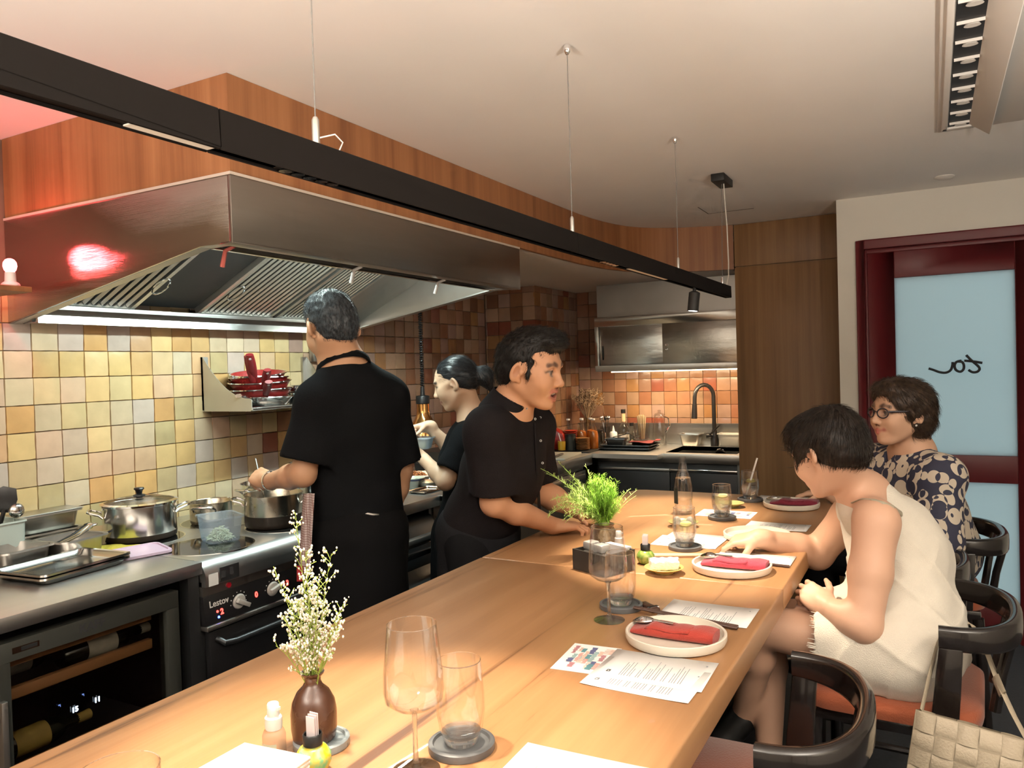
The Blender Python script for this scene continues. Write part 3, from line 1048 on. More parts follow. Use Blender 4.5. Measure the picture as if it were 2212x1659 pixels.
# bottles lying on the fridge shelves
M_BOT = mat('bottle_dark_glass', (.012, .016, .010), .12, var=0, coat=.3)
BOTLAB = [(.30, .27, .14), (.45, .42, .34), (.40, .38, .33), (.34, .24, .06), (.42, .40, .36)]
for k, (y, z, x, lab, c) in enumerate((
        (1.17, .770, -2.29, 'wine bottle with olive label on the top fridge shelf', 0),
        (1.34, .674, -2.27, 'wine bottle with grey label between the wooden fridge shelves', 1),
        (1.13, .674, -2.36, 'wine bottle with pale neck foil behind the second fridge shelf', 2),
        (1.13, .468, -2.28, 'wine bottle with yellow label low in the wine fridge', 3))):
    b = thing('wine_bottle', lab, 'bottle', (x, y, z - .036), 0, 'bottles in the wine fridge')
    prof = [(0, 0), (.032, 0), (.036, .006), (.036, .185), (.030, .205), (.016, .225), (.0135, .29), (.015, .292), (.015, .300), (0, .300)]
    body = MB().lathe(prof, (0, 0, 0), 24).move(Matrix.Translation((0, 0, .036)) @ Matrix.Rotation(-PI / 2, 4, 'X')).build('glass_body', M_BOT, b)
    ml = mat('bottle_label_%d' % k, BOTLAB[c], .6, var=.15, scale=40)
    MB().lathe([(.0363, .07), (.0363, .165)], (0, 0, 0), 24).move(Matrix.Translation((0, 0, .036)) @ Matrix.Rotation(-PI / 2, 4, 'X')).build('paper_label', ml, b)
    MB().lathe([(.0142, .24), (.0155, .291), (.0155, .301), (0, .3012)], (0, 0, 0), 16).move(Matrix.Translation((0, 0, .036)) @ Matrix.Rotation(-PI / 2, 4, 'X')).build('foil', ml, b)

# --- induction range
RY0, RY1 = 1.7245, 2.535
rg = thing('induction_range', 'steel induction range with round black hobs and red digit displays', 'range', (-2.5, 2.13, 0))
O = Matrix.Translation((2.5, -2.13, 0))
prof = [(XW + .003, ZT - .07), (XW + .003, ZT), (XF - .045, ZT)]
for k in range(7):
    a = PI / 2 * k / 6
    prof.append((XF - .045 + .055 * math.sin(a), ZT - .055 + .055 * math.cos(a)))
prof += [(XF + .010, ZT - .085), (XF - .01, ZT - .085), (XF - .01, ZT - .07)]
MB().prism(prof, 1, RY0, RY1).move(O).build('top', M_STEELT, rg, ang=50)
MB().box(-2.88, XF - .03, RY0, RY1, .08, ZT - .0855).move(O).build('body', M_DARKSTEEL, rg)
for x, y in ((-2.64, 1.885), (-2.29, 1.905), (-2.63, 2.245), (-2.30, 2.285)):
    MB().lathe([(.150, 0), (.150, .0012), (0, .0012)], (x, y, ZT), 48).move(O).build('hob_disc', M_BLACKGLOSS, rg)
    MB().lathe([(.150, 0), (.156, 0), (.156, .0014), (.150, .0014)], (x, y, ZT), 48, closed=True).move(O).build('hob_ring', M_STEELB, rg)
# control fascia
MB().box(XF - .03, XF - .006, RY0, RY1, ZT - .118, ZT - .0858).move(O).build('fascia_rail', M_STEELV, rg)
MB().prism([(XF - .03, .762), (XF - .006, .762), (XF + .004, .665), (XF - .03, .665)], 1, RY0, RY1).move(O).build('control_panel', M_BLACKP, rg, bevel=.002)
MB().box(XF - .03, XF + .012, RY0, RY1, .648, .6645).move(O).build('panel_lip', M_STEELV, rg, bevel=.003)
def on_panel(y, z):
    t = (.762 - z) / .097
    return XF - .006 + .010 * t + .0006
tl = -.103
text_mesh('brand_lettering', 'Lestov', .030, O @ facing_x(on_panel(1.785, .730), 1.785, .730, tl), M_WHITEP, rg, off=.0004)
M_RDIG = emat('red_digits', (1, .04, .03), 9)
for y, z, s in ((1.793, .697, '2'), (1.945, .712, '0'), (2.095, .715, '3')):
    text_mesh('display_digit', s, .026, O @ facing_x(on_panel(y, z) + .0004, y, z, tl), M_RDIG, rg, off=.0010, ext=.0003)
for y, z, m in ((1.775, .702, M_RDIG), (1.778, .683, emat('blue_led', (.05, .1, 1), 14)), (2.078, .717, M_RDIG)):
    MB().sphere((on_panel(y, z), y, z), .0042, 8).move(O).build('indicator_led', m, rg)
M_KNOB = mat('knob_grey', (.42, .40, .37), .45, var=.03)
for y, z, ang in ((1.865, .712, -.5), (2.02, .714, .25)):
    R = Matrix.Translation((on_panel(y, z), y, z)) @ Matrix.Rotation(PI / 2 + .1, 4, 'Y') @ Matrix.Rotation(ang, 4, 'Z')
    kb = MB().lathe([(.026, 0), (.026, .006), (.022, .009), (0, .009)], (0, 0, 0), 28).obox((0, .012, .013), (.015, .060, .014)).move(O @ R).build('knob', M_KNOB, rg, bevel=.0015)
    sc = MB()
    for k in range(11):
        a = k * .5 + .4
        sc.obox((.034 * math.cos(a), .034 * math.sin(a), .0006), (.0035, .0035, .0008))
    sc.move(O @ R).build('knob_scale', M_WHITEP, rg)
# data plate, sticker and red push button on the bullnose
def bull(y, z):
    return XF + .0108
MB().box(XF + .0101, XF + .0112, 1.737, 1.775, .795, .835).move(O).build('white_sticker', M_WHITEP, rg)
pl = MB().box(XF + .0101, XF + .0120, 1.782, 1.862, .800, .848).move(O).build('data_plate', M_DARKSTEEL, rg)
MB().box(XF + .0121, XF + .0124, 1.787, 1.803, .812, .836).box(XF + .0121, XF + .0124, 1.822, 1.838, .816, .840).move(O).build('print_block', M_INK, pl)
MB().lathe([(.009, 0), (.009, .006), (0, .007)], (0, 0, 0), 16).move(O @ Matrix.Translation((XF - .0055, 1.828, .777)) @ Matrix.Rotation(PI / 2, 4, 'Y')).build('push_button', mat('button_red', (.35, .01, .02), .3, var=0), rg)
# oven front below
MB().box(XF - .03, XF - .004, RY0 + .02, RY1 - .02, .40, .64).move(O).build('oven_door', M_BLACKP, rg, bevel=.006)
MB().box(XF - .03, XF - .004, RY0 + .02, RY1 - .02, .10, .39).move(O).build('lower_door', M_BLACKP, rg, bevel=.006)
MB().tube([(XF - .004, RY0 + .05, .61), (XF + .028, RY0 + .055, .60), (XF + .032, RY0 + .10, .595), (XF + .032, RY1 - .10, .595), (XF - .004, RY1 - .05, .61)], .010, 10).move(O).build('oven_handle', M_DARKSTEEL, rg)
MB().box(XF - .004, XF - .001, RY0 + .05, RY1 - .10, .13, .36).move(O).build('door_panel', M_BLACK, rg, bevel=.002)

# --- prep counter beyond the range
pc = thing('prep_counter', 'steel prep counter with bowls behind the standing cooks', 'counter', (-2.5, 2.83, 0))
O = Matrix.Translation((2.5, -2.83, 0))
MB().box(XW + .003, XF, 2.537, 3.11, ZT - .05, ZT).move(O).build('top', M_STEELT, pc, bevel=.002)
MB().box(XW + .02, XF - .05, 3.085, 3.108, .05, ZT - .051).box(XW + .02, XW + .05, 2.54, 3.085, .05, ZT - .051).box(XW + .02, XF - .05, 2.54, 2.565, .05, ZT - .051).move(O).build('carcass', M_STEELV, pc)
MB().box(XW + .051, XF - .06, 2.566, 3.084, .10, .12).move(O).build('shelf', M_DARKSTEEL, pc)
fy_ = thing('steam_basin', 'dark steel tilting basin with rounded handle below the prep counter', 'appliance', (-2.12, 2.80, .12))
O2 = Matrix.Translation((2.12, -2.80, -.12))
MB().prism([(-2.58, .124), (-2.09, .124), (-2.06, .60), (-2.075, .70), (-2.13, .80), (-2.58, .80)], 1, 2.575, 3.078).move(O2).build('body', M_DARKSTEEL, fy_, bevel=.02, seg=3)
MB().tube([(-2.075, 2.60, .71), (-2.03, 2.62, .725), (-2.03, 3.03, .725), (-2.075, 3.05, .71)], .022, 12).move(O2).build('lid_handle', M_STEELV, fy_)
MB().prism([(-2.058, .52), (-1.985, .50), (-1.985, .525), (-2.057, .60)], 1, 2.62, 3.03).move(O2).build('drip_lip', M_STEELV, fy_, bevel=.008, seg=3)
MB().prism([(-2.045, .66), (-2.02, .655), (-2.02, .675), (-2.045, .68)], 1, 2.64, 2.98).move(O2).build('trim_strip', M_STEELB, fy_, bevel=.003)

# --- chilled counter along the rest of that wall
cc = thing('chilled_counter', 'steel refrigerated counter with raised front rail near the sink', 'counter', (-2.5, 4.0, 0))
O = Matrix.Translation((2.5, -4.0, 0))
MB().box(XW + .003, XF + .02, 3.112, 4.945, ZT - .03, ZT).move(O).build('top', M_STEELT, cc, bevel=.002)
MB().box(XF - .005, XF + .03, 3.112, 4.948, ZT - .075, ZT - .0005).move(O).build('front_rail', M_STEEL, cc, bevel=.004)
MB().box(XW + .003, XF - .04, 3.112, 4.945, .10, ZT - .031).move(O).build('body', M_STEELV, cc)
for a, b in ((3.13, 3.72), (3.735, 4.325), (4.34, 4.93)):
    d = MB().box(XF - .039, XF - .012, a, b, .14, .77).move(O).build('door', M_STEELV, cc, bevel=.004)
    MB().box(XF - .012, XF + .008, a + .04, b - .04, .715, .750).move(O).build('handle', M_STEEL, d, bevel=.005)

# --- sink counter along the back wall
YK = 5.07
sk = thing('sink_counter', 'steel sink counter with dark doors under the wall cabinet', 'counter', (-1.6, 5.4, 0))
O = Matrix.Translation((1.6, -5.4, 0))
SX0, SX1, SY0, SY1 = -1.615, -1.135, 5.13, 5.56
t = MB()
t.box(XCOL + .002, SX0, 4.952, YB - .002, ZT - .03, ZT).box(SX1, -1.10, YK, YB - .002, ZT - .03, ZT).box(SX0, SX1, YK, SY0, ZT - .03, ZT).box(SX0, SX1, SY1, YB - .002, ZT - .03, ZT)
t.move(O).build('top', M_STEELT, sk)
MB().box(-2.105, -1.10, YK - .006, YK, ZT - .062, ZT).move(O).build('front_apron', M_STEEL, sk, bevel=.001)
sb = thing('steel_splashback', 'low steel splashback strip along the tiled wall behind the sink', 'splashback', (-1.8, YB - .002, ZT))
MB().box(XCOL + .002 + 1.8, .70, -.010, 0, 0.001, .155).box(XCOL + .002 + 1.8, .70, -.028, 0, .150, .157).build('sheet', M_STEEL, sb)
bs = MB()
bs.box(SX0 - .002, SX0, SY0, SY1, .70, ZT - .001).box(SX1, SX1 + .002, SY0, SY1, .70, ZT - .001).box(SX0, SX1, SY0 - .002, SY0, .70, ZT - .001).box(SX0, SX1, SY1, SY1 + .002, .70, ZT - .001).box(SX0, SX1, SY0, SY1, .698, .70)
bs.move(O).build('basin', M_STEELB, sk)
MB().lathe([(.030, 0), (.034, .004), (.020, .006), (0, .003)], (0, 0, 0), 20).move(O @ Matrix.Translation((-1.345, SY1 - .002, .835)) @ Matrix.Rotation(PI / 2, 4, 'X')).build('overflow_ring', M_CHROME, sk)
MB().box(-2.10, -1.10, YK + .06, YB - .01, .09, ZT - .20).box(-2.10, SX0 - .01, YK + .06, YB - .01, .68, ZT - .032).move(O).build('carcass', M_BLACK, sk)
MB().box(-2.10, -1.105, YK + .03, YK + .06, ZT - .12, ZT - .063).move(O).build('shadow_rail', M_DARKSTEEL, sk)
M_DKDOOR = mat('dark_door', (.020, .020, .021), .4, .2, var=.08)
for a, b in ((-2.10, -1.575), (-1.57, -1.125)):
    d = MB().box(a, b, YK + .012, YK + .03, .10, .752).move(O).build('door', M_DKDOOR, sk, bevel=.002)
    MB().box(a, b, YK + .008, YK + .026, .756, .775).move(O).build('grip_strip', M_STEELV if a < -1.9 else M_STEELB, d, bevel=.002)
MB().box(-1.122, -1.10, YK + .004, YK + .06, .05, ZT - .063).move(O).build('side_post', M_STEELV, sk)

# faucet
fc = thing('kitchen_faucet', 'tall black gooseneck faucet rising behind the sink', 'faucet', (-1.395, 5.60, ZT))
pts = [(0, 0, 0), (0, 0, .10), (0, 0, .30)]
for k in range(11):
    a = PI * k / 10
    pts.append((-.055 + .055 * math.cos(a), -.055 * .9 * (1 - math.cos(a)), .36 + .085 * math.sin(a)))
pts += [(-.112, -.10, .30)]
MB().tube(pts, .0145, 14).build('spout', M_BLACKP, fc)
MB().cyl((-.112, -.10, .31), (-.116, -.104, .205), .017, .022, 16).build('spray_head', M_BLACKP, fc)
MB().lathe([(.028, 0), (.028, .05), (.024, .06), (.017, .12)], (0, 0, 0), 20).build('base', M_BLACKP, fc)
MB().cyl((0, 0, .075), (-.055, -.02, .075), .018, .020, 14).tube([(-.04, -.015, .075), (.01, -.05, .115), (.055, -.075, .155)], [.006, .006, .007], 8).build('lever', M_BLACKP, fc)

# wall cabinet
YU = 5.25
uc = thing('steel_wall_cabinet', 'stainless steel wall cabinet with two sliding doors above the sink', 'cabinet', (-1.63, YU, 1.44))
O = Matrix.Translation((1.63, -YU, -1.44))
UX0, UX1 = -2.16, -1.105
MB().box(UX0, UX1, YU + .03, YB - .002, 1.452, 1.832).move(O).build('body', M_STEELV, uc)
fm = MB()
fm.box(UX0, UX1, YU, YU + .03, 1.765, 1.832).box(UX0, UX1, YU, YU + .03, 1.440, 1.482).box(UX0, UX0 + .03, YU, YU + .03, 1.482, 1.765)
fm.move(O).build('front_frame', M_STEEL, uc, bevel=.0015)
M_DOORSH = mat('sheet_door', (.55, .54, .50), .30, 1.0, var=.05, scale=2, bump=.5, bscale=4.0, stretch=(.7, 1, 2.4))
d1 = MB().box(UX0 + .034, UX0 + .52, YU + .014, YU + .020, 1.483, 1.764).move(O).build('sliding_door', M_DOORSH, uc, bevel=.001)
d2 = MB().box(UX0 + .505, UX1 - .004, YU + .004, YU + .010, 1.483, 1.764).move(O).build('sliding_door', M_DOORSH, uc, bevel=.001)
MB().box(UX0 + .050, UX0 + .062, YU + .0125, YU + .0138, 1.525, 1.625).move(O).build('finger_slot', M_BLACK, d1)
MB().box(UX1 - .026, UX1 - .014, YU + .0025, YU + .0038, 1.53, 1.63).move(O).build('finger_slot', M_BLACK, d2)
MB().lathe([(.008, 0), (.008, .005), (0, .006)], (0, 0, 0), 14).move(O @ Matrix.Translation((UX0 + .535, YU + .004, 1.585)) @ Matrix.Rotation(PI / 2, 4, 'X')).box(
    UX0 + .525 + 1.63, UX0 + .545 + 1.63, -.0 + .0015, .0035, 1.61 - 1.44, 1.622 - 1.44).build('door_lock', M_CHROME, d2)
MB().box(UX0, UX1, YU + .06, YU + .07, 1.833, KCEIL - .002).move(O).build('top_sheet', M_STEELV, uc)
MB().box(UX0 + .10, UX1 - .004, YU + .06, YU + .085, 1.438, 1.4515).move(O).build('light_bar', M_WHITEP, uc)
MB().box(UX0 + .10, UX1 - .005, YU + .055, YU + .09, 1.432, 1.438).move(O).build('light_strip', emat('under_strip', (1.0, .72, .40), 16), uc)
l = light('under_cabinet', 'AREA', (-1.60, YU + .10, 1.428), 13, (1.0, .74, .45), aim=(-1.60, YU + .22, .9), shape='RECTANGLE', size=.95, size_y=.03)

# kitchen heat lamp on a coiled cord
hx, hy = -2.45, 3.48
hlmp = thing('heat_lamp', 'copper bell heat lamp hanging on a black coiled cord', 'heat lamp', (hx, hy, 1.12))
co = []
for k in range(560):
    z = 1.40 + (KCEIL - .02 - 1.40) * k / 559
    a = k * 2 * PI / 11
    co.append((.0085 * math.cos(a), .0085 * math.sin(a), z - 1.12))
MB().tube(co, .0038, 5).build('coiled_cord', M_BLACKP, hlmp)
MB().lathe([(.010, .28), (.012, .255), (.014, .232), (.036, .228), (.038, .224), (.038, .188), (.034, .184)], (0, 0, 0), 24).build('cap', M_BLACKP, hlmp)
M_COPPER = mat('polished_copper', (.80, .42, .15), .14, 1.0, var=.03)
MB().lathe([(.033, .188), (.034, .150), (.037, .125), (.050, .098), (.070, .070), (.083, .045), (.090, .020), (.092, 0), (.089, 0), (.080, .045), (.05, .09), (.030, .13), (.030, .187)], (0, 0, 0), 40).build('shade', M_COPPER, hlmp)
MB().sphere((0, 0, .055), .032, 16).build('bulb', emat('heat_bulb', (1, .62, .30), 6), hlmp)
light('heat_light', 'SPOT', (hx, hy, 1.15), 14, (1, .66, .36), aim=(hx, hy, .5), spot_size=math.radians(120), spot_blend=.5, shadow_soft_size=.03)
MB().lathe([(.05, 0), (.05, -.02), (.01, -.025)], (0, 0, KCEIL - 1.12), 16).build('ceiling_rose', M_BLACKP, hlmp)

# wall shelf with pans
WS = thing('wall_shelf', 'steel wall shelf with curved end bracket holding frying pans', 'shelf', (XW + .002, 2.73, 1.33))
def shelf_plate(y):
    pr = [(0, .245), (.012, .245)]
    for k in range(11):
        t = k / 10
        pr.append((.012 + .285 * t, .245 - .19 * (1 - (1 - t) ** 2.0) * 1.0 - 0.0 * t))
    pr += [(.31, .05), (.31, .006), (.302, 0), (0, 0)]
    return MB().prism(pr, 1, y, y + .003)
shelf_plate(-.33).build('end_bracket', mat('bracket_steel', (.55, .53, .46), .42, .6, var=.04), WS)
shelf_plate(.33).build('end_bracket', M_STEELV, WS)
MB().box(0, .012, -.33, -.30, .004, .245).box(0, .012, .30, .333, .004, .245).build('wall_flange', M_STEELV, WS)
MB().box(.002, .305, -.327, .33, .006, .010).build('shelf_sheet', M_STEELB, WS)
MB().tube([(.305, -.327, .010), (.305, .33, .010)], .010, 10).build('front_roll', M_STEELB, WS)

M_PANRED = mat('pan_red', (.36, .030, .028), .32, var=.05, coat=.3)
M_HANDRED = mat('handle_red', (.22, .018, .020), .38, var=.05)
M_PANIN = mat('pan_coating', (.03, .03, .03), .4, var=.05)


def frying_pan(name, label, loc, r, h, ma, ms, ang, tiltdeg, hl=.155, steel=False):
    t = thing(name, label, 'pan', loc, 0, 'pans on the wall shelf')
    MB().lathe([(0, 0), (r * .70, 0), (r * .80, .006), (r, h), (r + .006, h + .001), (r + .006, h + .0035), (r - .002, h + .003), (r * .78, .010), (0, .006)], (0, 0, 0), 44).build('bowl', [ma], t)
    MB().lathe([(r + .004, h - .001), (r + .0075, h + .001), (r + .006, h + .005), (r, h + .004)], (0, 0, 0), 44, closed=True).build('rim', M_CHROME, t)
    ca, sa = math.cos(ang), math.sin(ang)
    tl = math.radians(tiltdeg)
    pth, rr = [], []
    for k in range(9):
        s = k / 8
        d = r * .93 + hl * s * math.cos(tl)
        z = h * .6 + hl * s * math.sin(tl) - .012 * s * s
        pth.append((ca * d, sa * d, z))
        rr.append(.010 + .0045 * math.sin(s * 2.6))
    hd = MB().tube(pth, rr, 12, flat=(1.35, .72)).build('handle', ms, t)
    e = np.array(pth[-2])
    e2 = np.array(pth[-1]) - e
    e2 /= np.linalg.norm(e2)
    up = np.cross(np.cross(e2, [0, 0, 1.]), e2)
    up /= np.linalg.norm(up)
    MB().tube([e - up * .0102, e + up * .0102], .0055, 10).build('hang_hole', M_WHITEP if not steel else M_CHROME, hd)
    return t


PX_, PY_ = -2.735, 2.600
frying_pan('frying_pan', 'lowest pan of the shelf stack, plain steel with steel handle', (PX_ + .01, PY_ + .01, 1.3405), .122, .042, M_STEELB, M_STEELB, -1.28, 22, .12, True)
for k_, (lb_, z_, r_, h_, an_, ti_, hl_) in enumerate((('second pan from below in the shelf stack, red outside', 1.370, .136, .050, -.62, 34, .13), ('third pan from below in the shelf stack, red with handle raised', 1.404, .136, .052, -.60, 46, .14),
                                    ('topmost red pan of the shelf stack, smaller with long handle', 1.446, .122, .048, -.90, 56, .17))):
    p_ = frying_pan('frying_pan', lb_, (PX_ - .004 * k_, PY_ - .004 * k_, z_), r_, h_, M_PANRED, M_HANDRED, an_, ti_, hl_)
    p_.rotation_euler = (math.radians(2 + 2 * k_), math.radians(2 * k_), 0)
frying_pan('frying_pan', 'red pan second from the top in the shelf stack, handle upright', (PX_ - .006, PY_ - .008, 1.428), .128, .046, M_PANRED, M_HANDRED, -.98, 58, .15)
j = thing('steel_canister', 'small shiny steel canister on the wall shelf beside the pans', 'canister', (-2.73, 2.83, 1.3405))
MB().lathe([(0, 0), (.052, 0), (.056, .01), (.056, .085), (.050, .092), (0, .095)], (0, 0, 0), 28).build('body', M_STEELB, j)
MB().lathe([(.057, .06), (.059, .063), (.057, .067)], (0, 0, 0), 28).build('lid_band', M_CHROME, j)
so = thing('wall_socket', 'small grey metal socket box on the tiles under the hood', 'socket', (XW + .003, 3.13, 1.60))
MB().box(0, .035, -.04, .04, -.05, .05).build('box', M_STEELV, so, bevel=.004)
MB().box(.035, .037, -.025, .025, -.03, .03).build('cover', M_WHITEP, so, bevel=.002)

# shelf with the red bulb at the near end of the hood
rs = thing('bulb_shelf', 'little wooden wall shelf carrying the glowing red bulb', 'shelf', (XW + .002, 1.44, 1.78))
MB().box(0, .292, -.09, .06, 0, .018).build('board', M_SOFFIT, rs, bevel=.002)
MB().tube([(.0, -.015, -.085), (.06, -.015, -.055), (.16, -.015, -.045), (.21, -.015, -.030), (.22, -.015, -.001)], .006, 8).build('bracket', mat('bracket_cream', (.45, .36, .26), .5, var=0), rs)
rb = thing('red_bulb_lamp', 'round glowing red bulb in a white holder on the little shelf', 'lamp', (-2.642, 1.452, 1.7985))
MB().lathe([(0, 0), (.026, 0), (.028, .004), (.025, .010), (.017, .016), (.0155, .045), (.013, .047), (0, .047)], (0, 0, 0), 28).build('holder', M_WHITEP, rb)
MB().lathe([(0, .046), (.012, .046), (.0175, .054), (.0205, .066), (.019, .078), (.013, .087), (.006, .0905), (0, .091)], (0, 0, 0), 24).build('bulb', emat('red_glow', (1.0, .10, .10), 26), rb)
light('red_light', 'POINT', (-2.642, 1.452, 1.915), 4.5, (1.0, .08, .10), shadow_soft_size=.03)
# ================================================================== pots, pans and boxes on the kitchen counters
def CB(px, py, z=ZT):
    p = ON(px, py, 2, z)
    return p[0], p[1]


def rrect(w, d, r, n=5):
    out = []
    for cx, cy_, a0 in ((w / 2 - r, d / 2 - r, 0), (-w / 2 + r, d / 2 - r, PI / 2), (-w / 2 + r, -d / 2 + r, PI), (w / 2 - r, -d / 2 + r, 1.5 * PI)):
        for k in range(n + 1):
            a = a0 + PI / 2 * k / n
            out.append((cx + r * math.cos(a), cy_ + r * math.sin(a)))
    return out


def loft(mb, loops):
    n = len(loops[0])
    vs = [p for l in loops for p in l]
    fs = [(i * n + k, i * n + (k + 1) % n, (i + 1) * n + (k + 1) % n, (i + 1) * n + k) for i in range(len(loops) - 1) for k in range(n)]
    return mb.add(vs, fs), n


def rpan(w, d, h, lip=.012, taper=.92, r=.02, wall=.0015, lipdrop=.004):
    """open rectangular pan with rounded corners and a rolled lip"""
    mb = MB()
    L = lambda s, z, e=0: [(x, y, z) for x, y in rrect(w * s + e, d * s + e, r)]
    loops = [L(taper * .94, 0), L(taper, .004), L(1, h), L(1, h + .002, lip * 2), L(1, h - lipdrop, lip * 2 + .002)]
    mb, n = loft(mb, loops)
    mb.add([(x, y, 0) for x, y in rrect(w * taper * .94, d * taper * .94, r)], [tuple(range(n))[::-1]])
    inn = [L(1, h + .0005, -wall * 2), L(taper, .006, -wall * 2), L(taper * .94, .003, -wall * 2)]
    mb, n = loft(mb, inn)
    mb.add([(x, y, .003) for x, y in rrect(w * taper * .94 - wall * 2, d * taper * .94 - wall * 2, r)], [tuple(range(n))])
    return mb


def pot(name, label, loc, r, h, lid=False, hand=0.0, handles='loop', m=None, dark_base=0.0, group='pots on the range'):
    m = m or M_STEELB
    t = thing(name, label, 'pot', loc, 0, group)
    MB().lathe([(0, 0), (r * .93, 0), (r * .985, .006), (r, .020), (r, h), (r + .003, h + .002), (r - .001, h + .003), (r - .003, h), (r - .003, .01), (0, .006)], (0, 0, 0), 56).build('body', m, t)
    if dark_base:
        MB().lathe([(r * .935, -.0002), (r * .99, .006), (r + .0008, .020), (r + .0008, dark_base)], (0, 0, 0), 56).build('burnt_base', mat('soot_' + name + '%d' % random.randint(0, 999), (.02, .013, .008), .5, .3, var=.4, scale=25), t)
    if lid:
        lo = MB().lathe([(r + .004, h + .002), (r + .005, h + .007), (r * .96, h + .012), (r * .6, h + .024), (r * .2, h + .030), (0, h + .031)], (0, 0, 0), 56).build('lid_glass', glassmat('lid_glass_' + name, (.80, .80, .78), .9), t)
        MB().lathe([(r + .002, h + .001), (r + .007, h + .002), (r + .007, h + .009), (r - .006, h + .0135), (r - .008, h + .011)], (0, 0, 0), 56, closed=True).build('lid_rim', M_CHROME, t)
        MB().lathe([(.022, h + .030), (.021, h + .034), (.010, h + .037), (.013, h + .050), (.019, h + .056), (.016, h + .061), (0, h + .062)], (0, 0, 0), 24).build('lid_knob', M_BLACKP, t)
    for s in (0, PI):
        a = hand + s
        u = np.array([math.cos(a), math.sin(a), 0])
        v = np.array([-math.sin(a), math.cos(a), 0])
        z = np.array([0, 0, 1.])
        w_, l_ = .042, .045
        zz = h * .80
        pts = [u * (r - .004) + v * w_ + z * (zz - .012), u * (r + .008) + v * w_ + z * zz, u * (r + l_ * .8) + v * w_ * .95 + z * (zz + .010), u * (r + l_) + v * w_ * .6 + z * (zz + .012),
               u * (r + l_) - v * w_ * .6 + z * (zz + .012), u * (r + l_ * .8) - v * w_ * .95 + z * (zz + .010), u * (r + .008) - v * w_ + z * zz, u * (r - .004) - v * w_ + z * (zz - .012)]
        MB().tube(pts, .0048, 8).build('handle', M_STEELB, t)
    return t


M_POTW = mat('pot_worn', (.52, .47, .38), .26, 1.0, var=.18, scale=12)
pot('stock_pot', 'wide steel pot with glass lid and black knob on the front hob', (-2.655, 1.895, ZT + .002), .128, .130, lid=True, hand=-2.2, dark_base=.025)
pot('sauce_pot', 'small open steel pot behind the plastic container', (-2.645, 2.215, ZT + .002), .083, .085, hand=-1.0, m=M_POTW)
pt = pot('stew_pot', 'burnt steel pot the cook is stirring', (-2.335, 2.262, ZT + .002), .113, .128, hand=-2.45, m=M_POTW, dark_base=.050)
MB().lathe([(.109, .085), (0, .086)], (0, 0, 0), 40).build('broth', mat('broth', (.10, .05, .02), .15, var=.2), pt)
pot('back_pot', 'shallow steel pot at the wall behind the stirred pot', (-2.66, 2.56, ZT + .002), .128, .115, hand=-1.6)
pot('tall_pot', 'tall steel stock pot half hidden behind the cook with cropped hair', (-2.62, 2.86, ZT + .002), .115, .200, hand=.3)
la = thing('ladle', 'thin steel ladle standing in the stirred pot', 'ladle', (-2.335, 2.262, ZT + .06))
h1 = PD(552, 990, 2.92)
h0 = np.array([-2.36, 2.24, ZT + .10])
MB().tube([h0, h0 * .5 + h1 * .5 + np.array([0, 0, .002]), h1], .0028, 8).move(Matrix.Translation((2.335, -2.262, -ZT - .06))).build('handle', M_STEELB, la)
MB().lathe([(0, 0), (.02, .003), (.035, .018), (.036, .019), (.02, .006), (0, .003)], (-.03, -.02, .02), 20).build('scoop', M_STEELB, la)

# trays left on the worktop
st = thing('sheet_tray', 'lower of two stacked steel sheet trays at the worktop edge', 'tray', (-2.435, 1.462, ZT), .10, 'sheet trays')
rpan(.225, .300, .022, .008, .93).build('tray', M_STEELB, st)
st2 = thing('sheet_tray', 'upper of two stacked steel sheet trays at the worktop edge', 'tray', (-2.435, 1.464, ZT + .011), .10, 'sheet trays')
rpan(.225, .300, .022, .008, .93).build('tray', M_STEELB, st2)
for lab, (x, y), rz, w, d, h, z in (
        ('grey steel gastro pan at the left frame edge behind the sheet trays', (-2.655, 1.435), .1, .150, .165, .065, ZT),
        ('grey steel gastro pan with spoons standing left of the yellow cloth', (-2.635, 1.612), .12, .150, .165, .065, ZT),
        ('lower of two stacked deep steel pans against the tiles', (-2.838, 1.640), .0, .095, .220, .065, ZT),
        ('upper of two stacked deep steel pans against the tiles', (-2.838, 1.640), .0, .095, .220, .065, ZT + .066)):
    g = thing('gastro_pan', lab, 'steel pan', (x, y, z), rz, 'gastro pans on the worktop')
    rpan(w, d, h, .010, .90, .025).build('pan', M_STEELV if 'deep' not in lab else M_STEEL, g)
    if 'upper' in lab:
        MB().box(-.055, .055, -.118, .118, h + .0025, h + .006).build('lid', M_STEEL, g, bevel=.002)
sp_ = thing('serving_spoons', 'dark handled steel spoons lying in the gastro pan', 'spoons', (-2.63, 1.62, ZT + .05), .4)
for k in range(3):
    MB().tube([(-.02 + .012 * k, -.07, .004), (-.01 + .016 * k, 0, .018), (.01 * k, .065, .036)], [.0035, .0035, .008], 8).sphere((.01 * k, .078, .040), .013, 10, (1, 1.3, .5)).build('spoon', M_STEELB if k else M_BLACKP, sp_)
ub = thing('utensil_bin', 'tall pale steel bin at the left edge holding a black spatula', 'container', (-2.80, 1.455, ZT), 0)
rpan(.14, .13, .135, .004, .97, .015).build('bin', mat('pale_bin', (.50, .55, .50), .4, .3, var=.04), ub)
sp2 = thing('spatula', 'black plastic spatula standing in the tall pale bin', 'spatula', (-2.80, 1.47, ZT + .008), 0)
bl = [(-.022, .155), (-.030, .20), (-.026, .235), (-.012, .245), (.020, .238), (.026, .20), (.018, .155)]
Rm = Matrix.Rotation(.9, 4, 'Z') @ Matrix.Rotation(.12, 4, 'Y')
MB().prism([(x * 1.2, z) for x, z in bl], 1, -.002, .002).move(Rm).build('blade', M_BLACKP, sp2, bevel=.001)
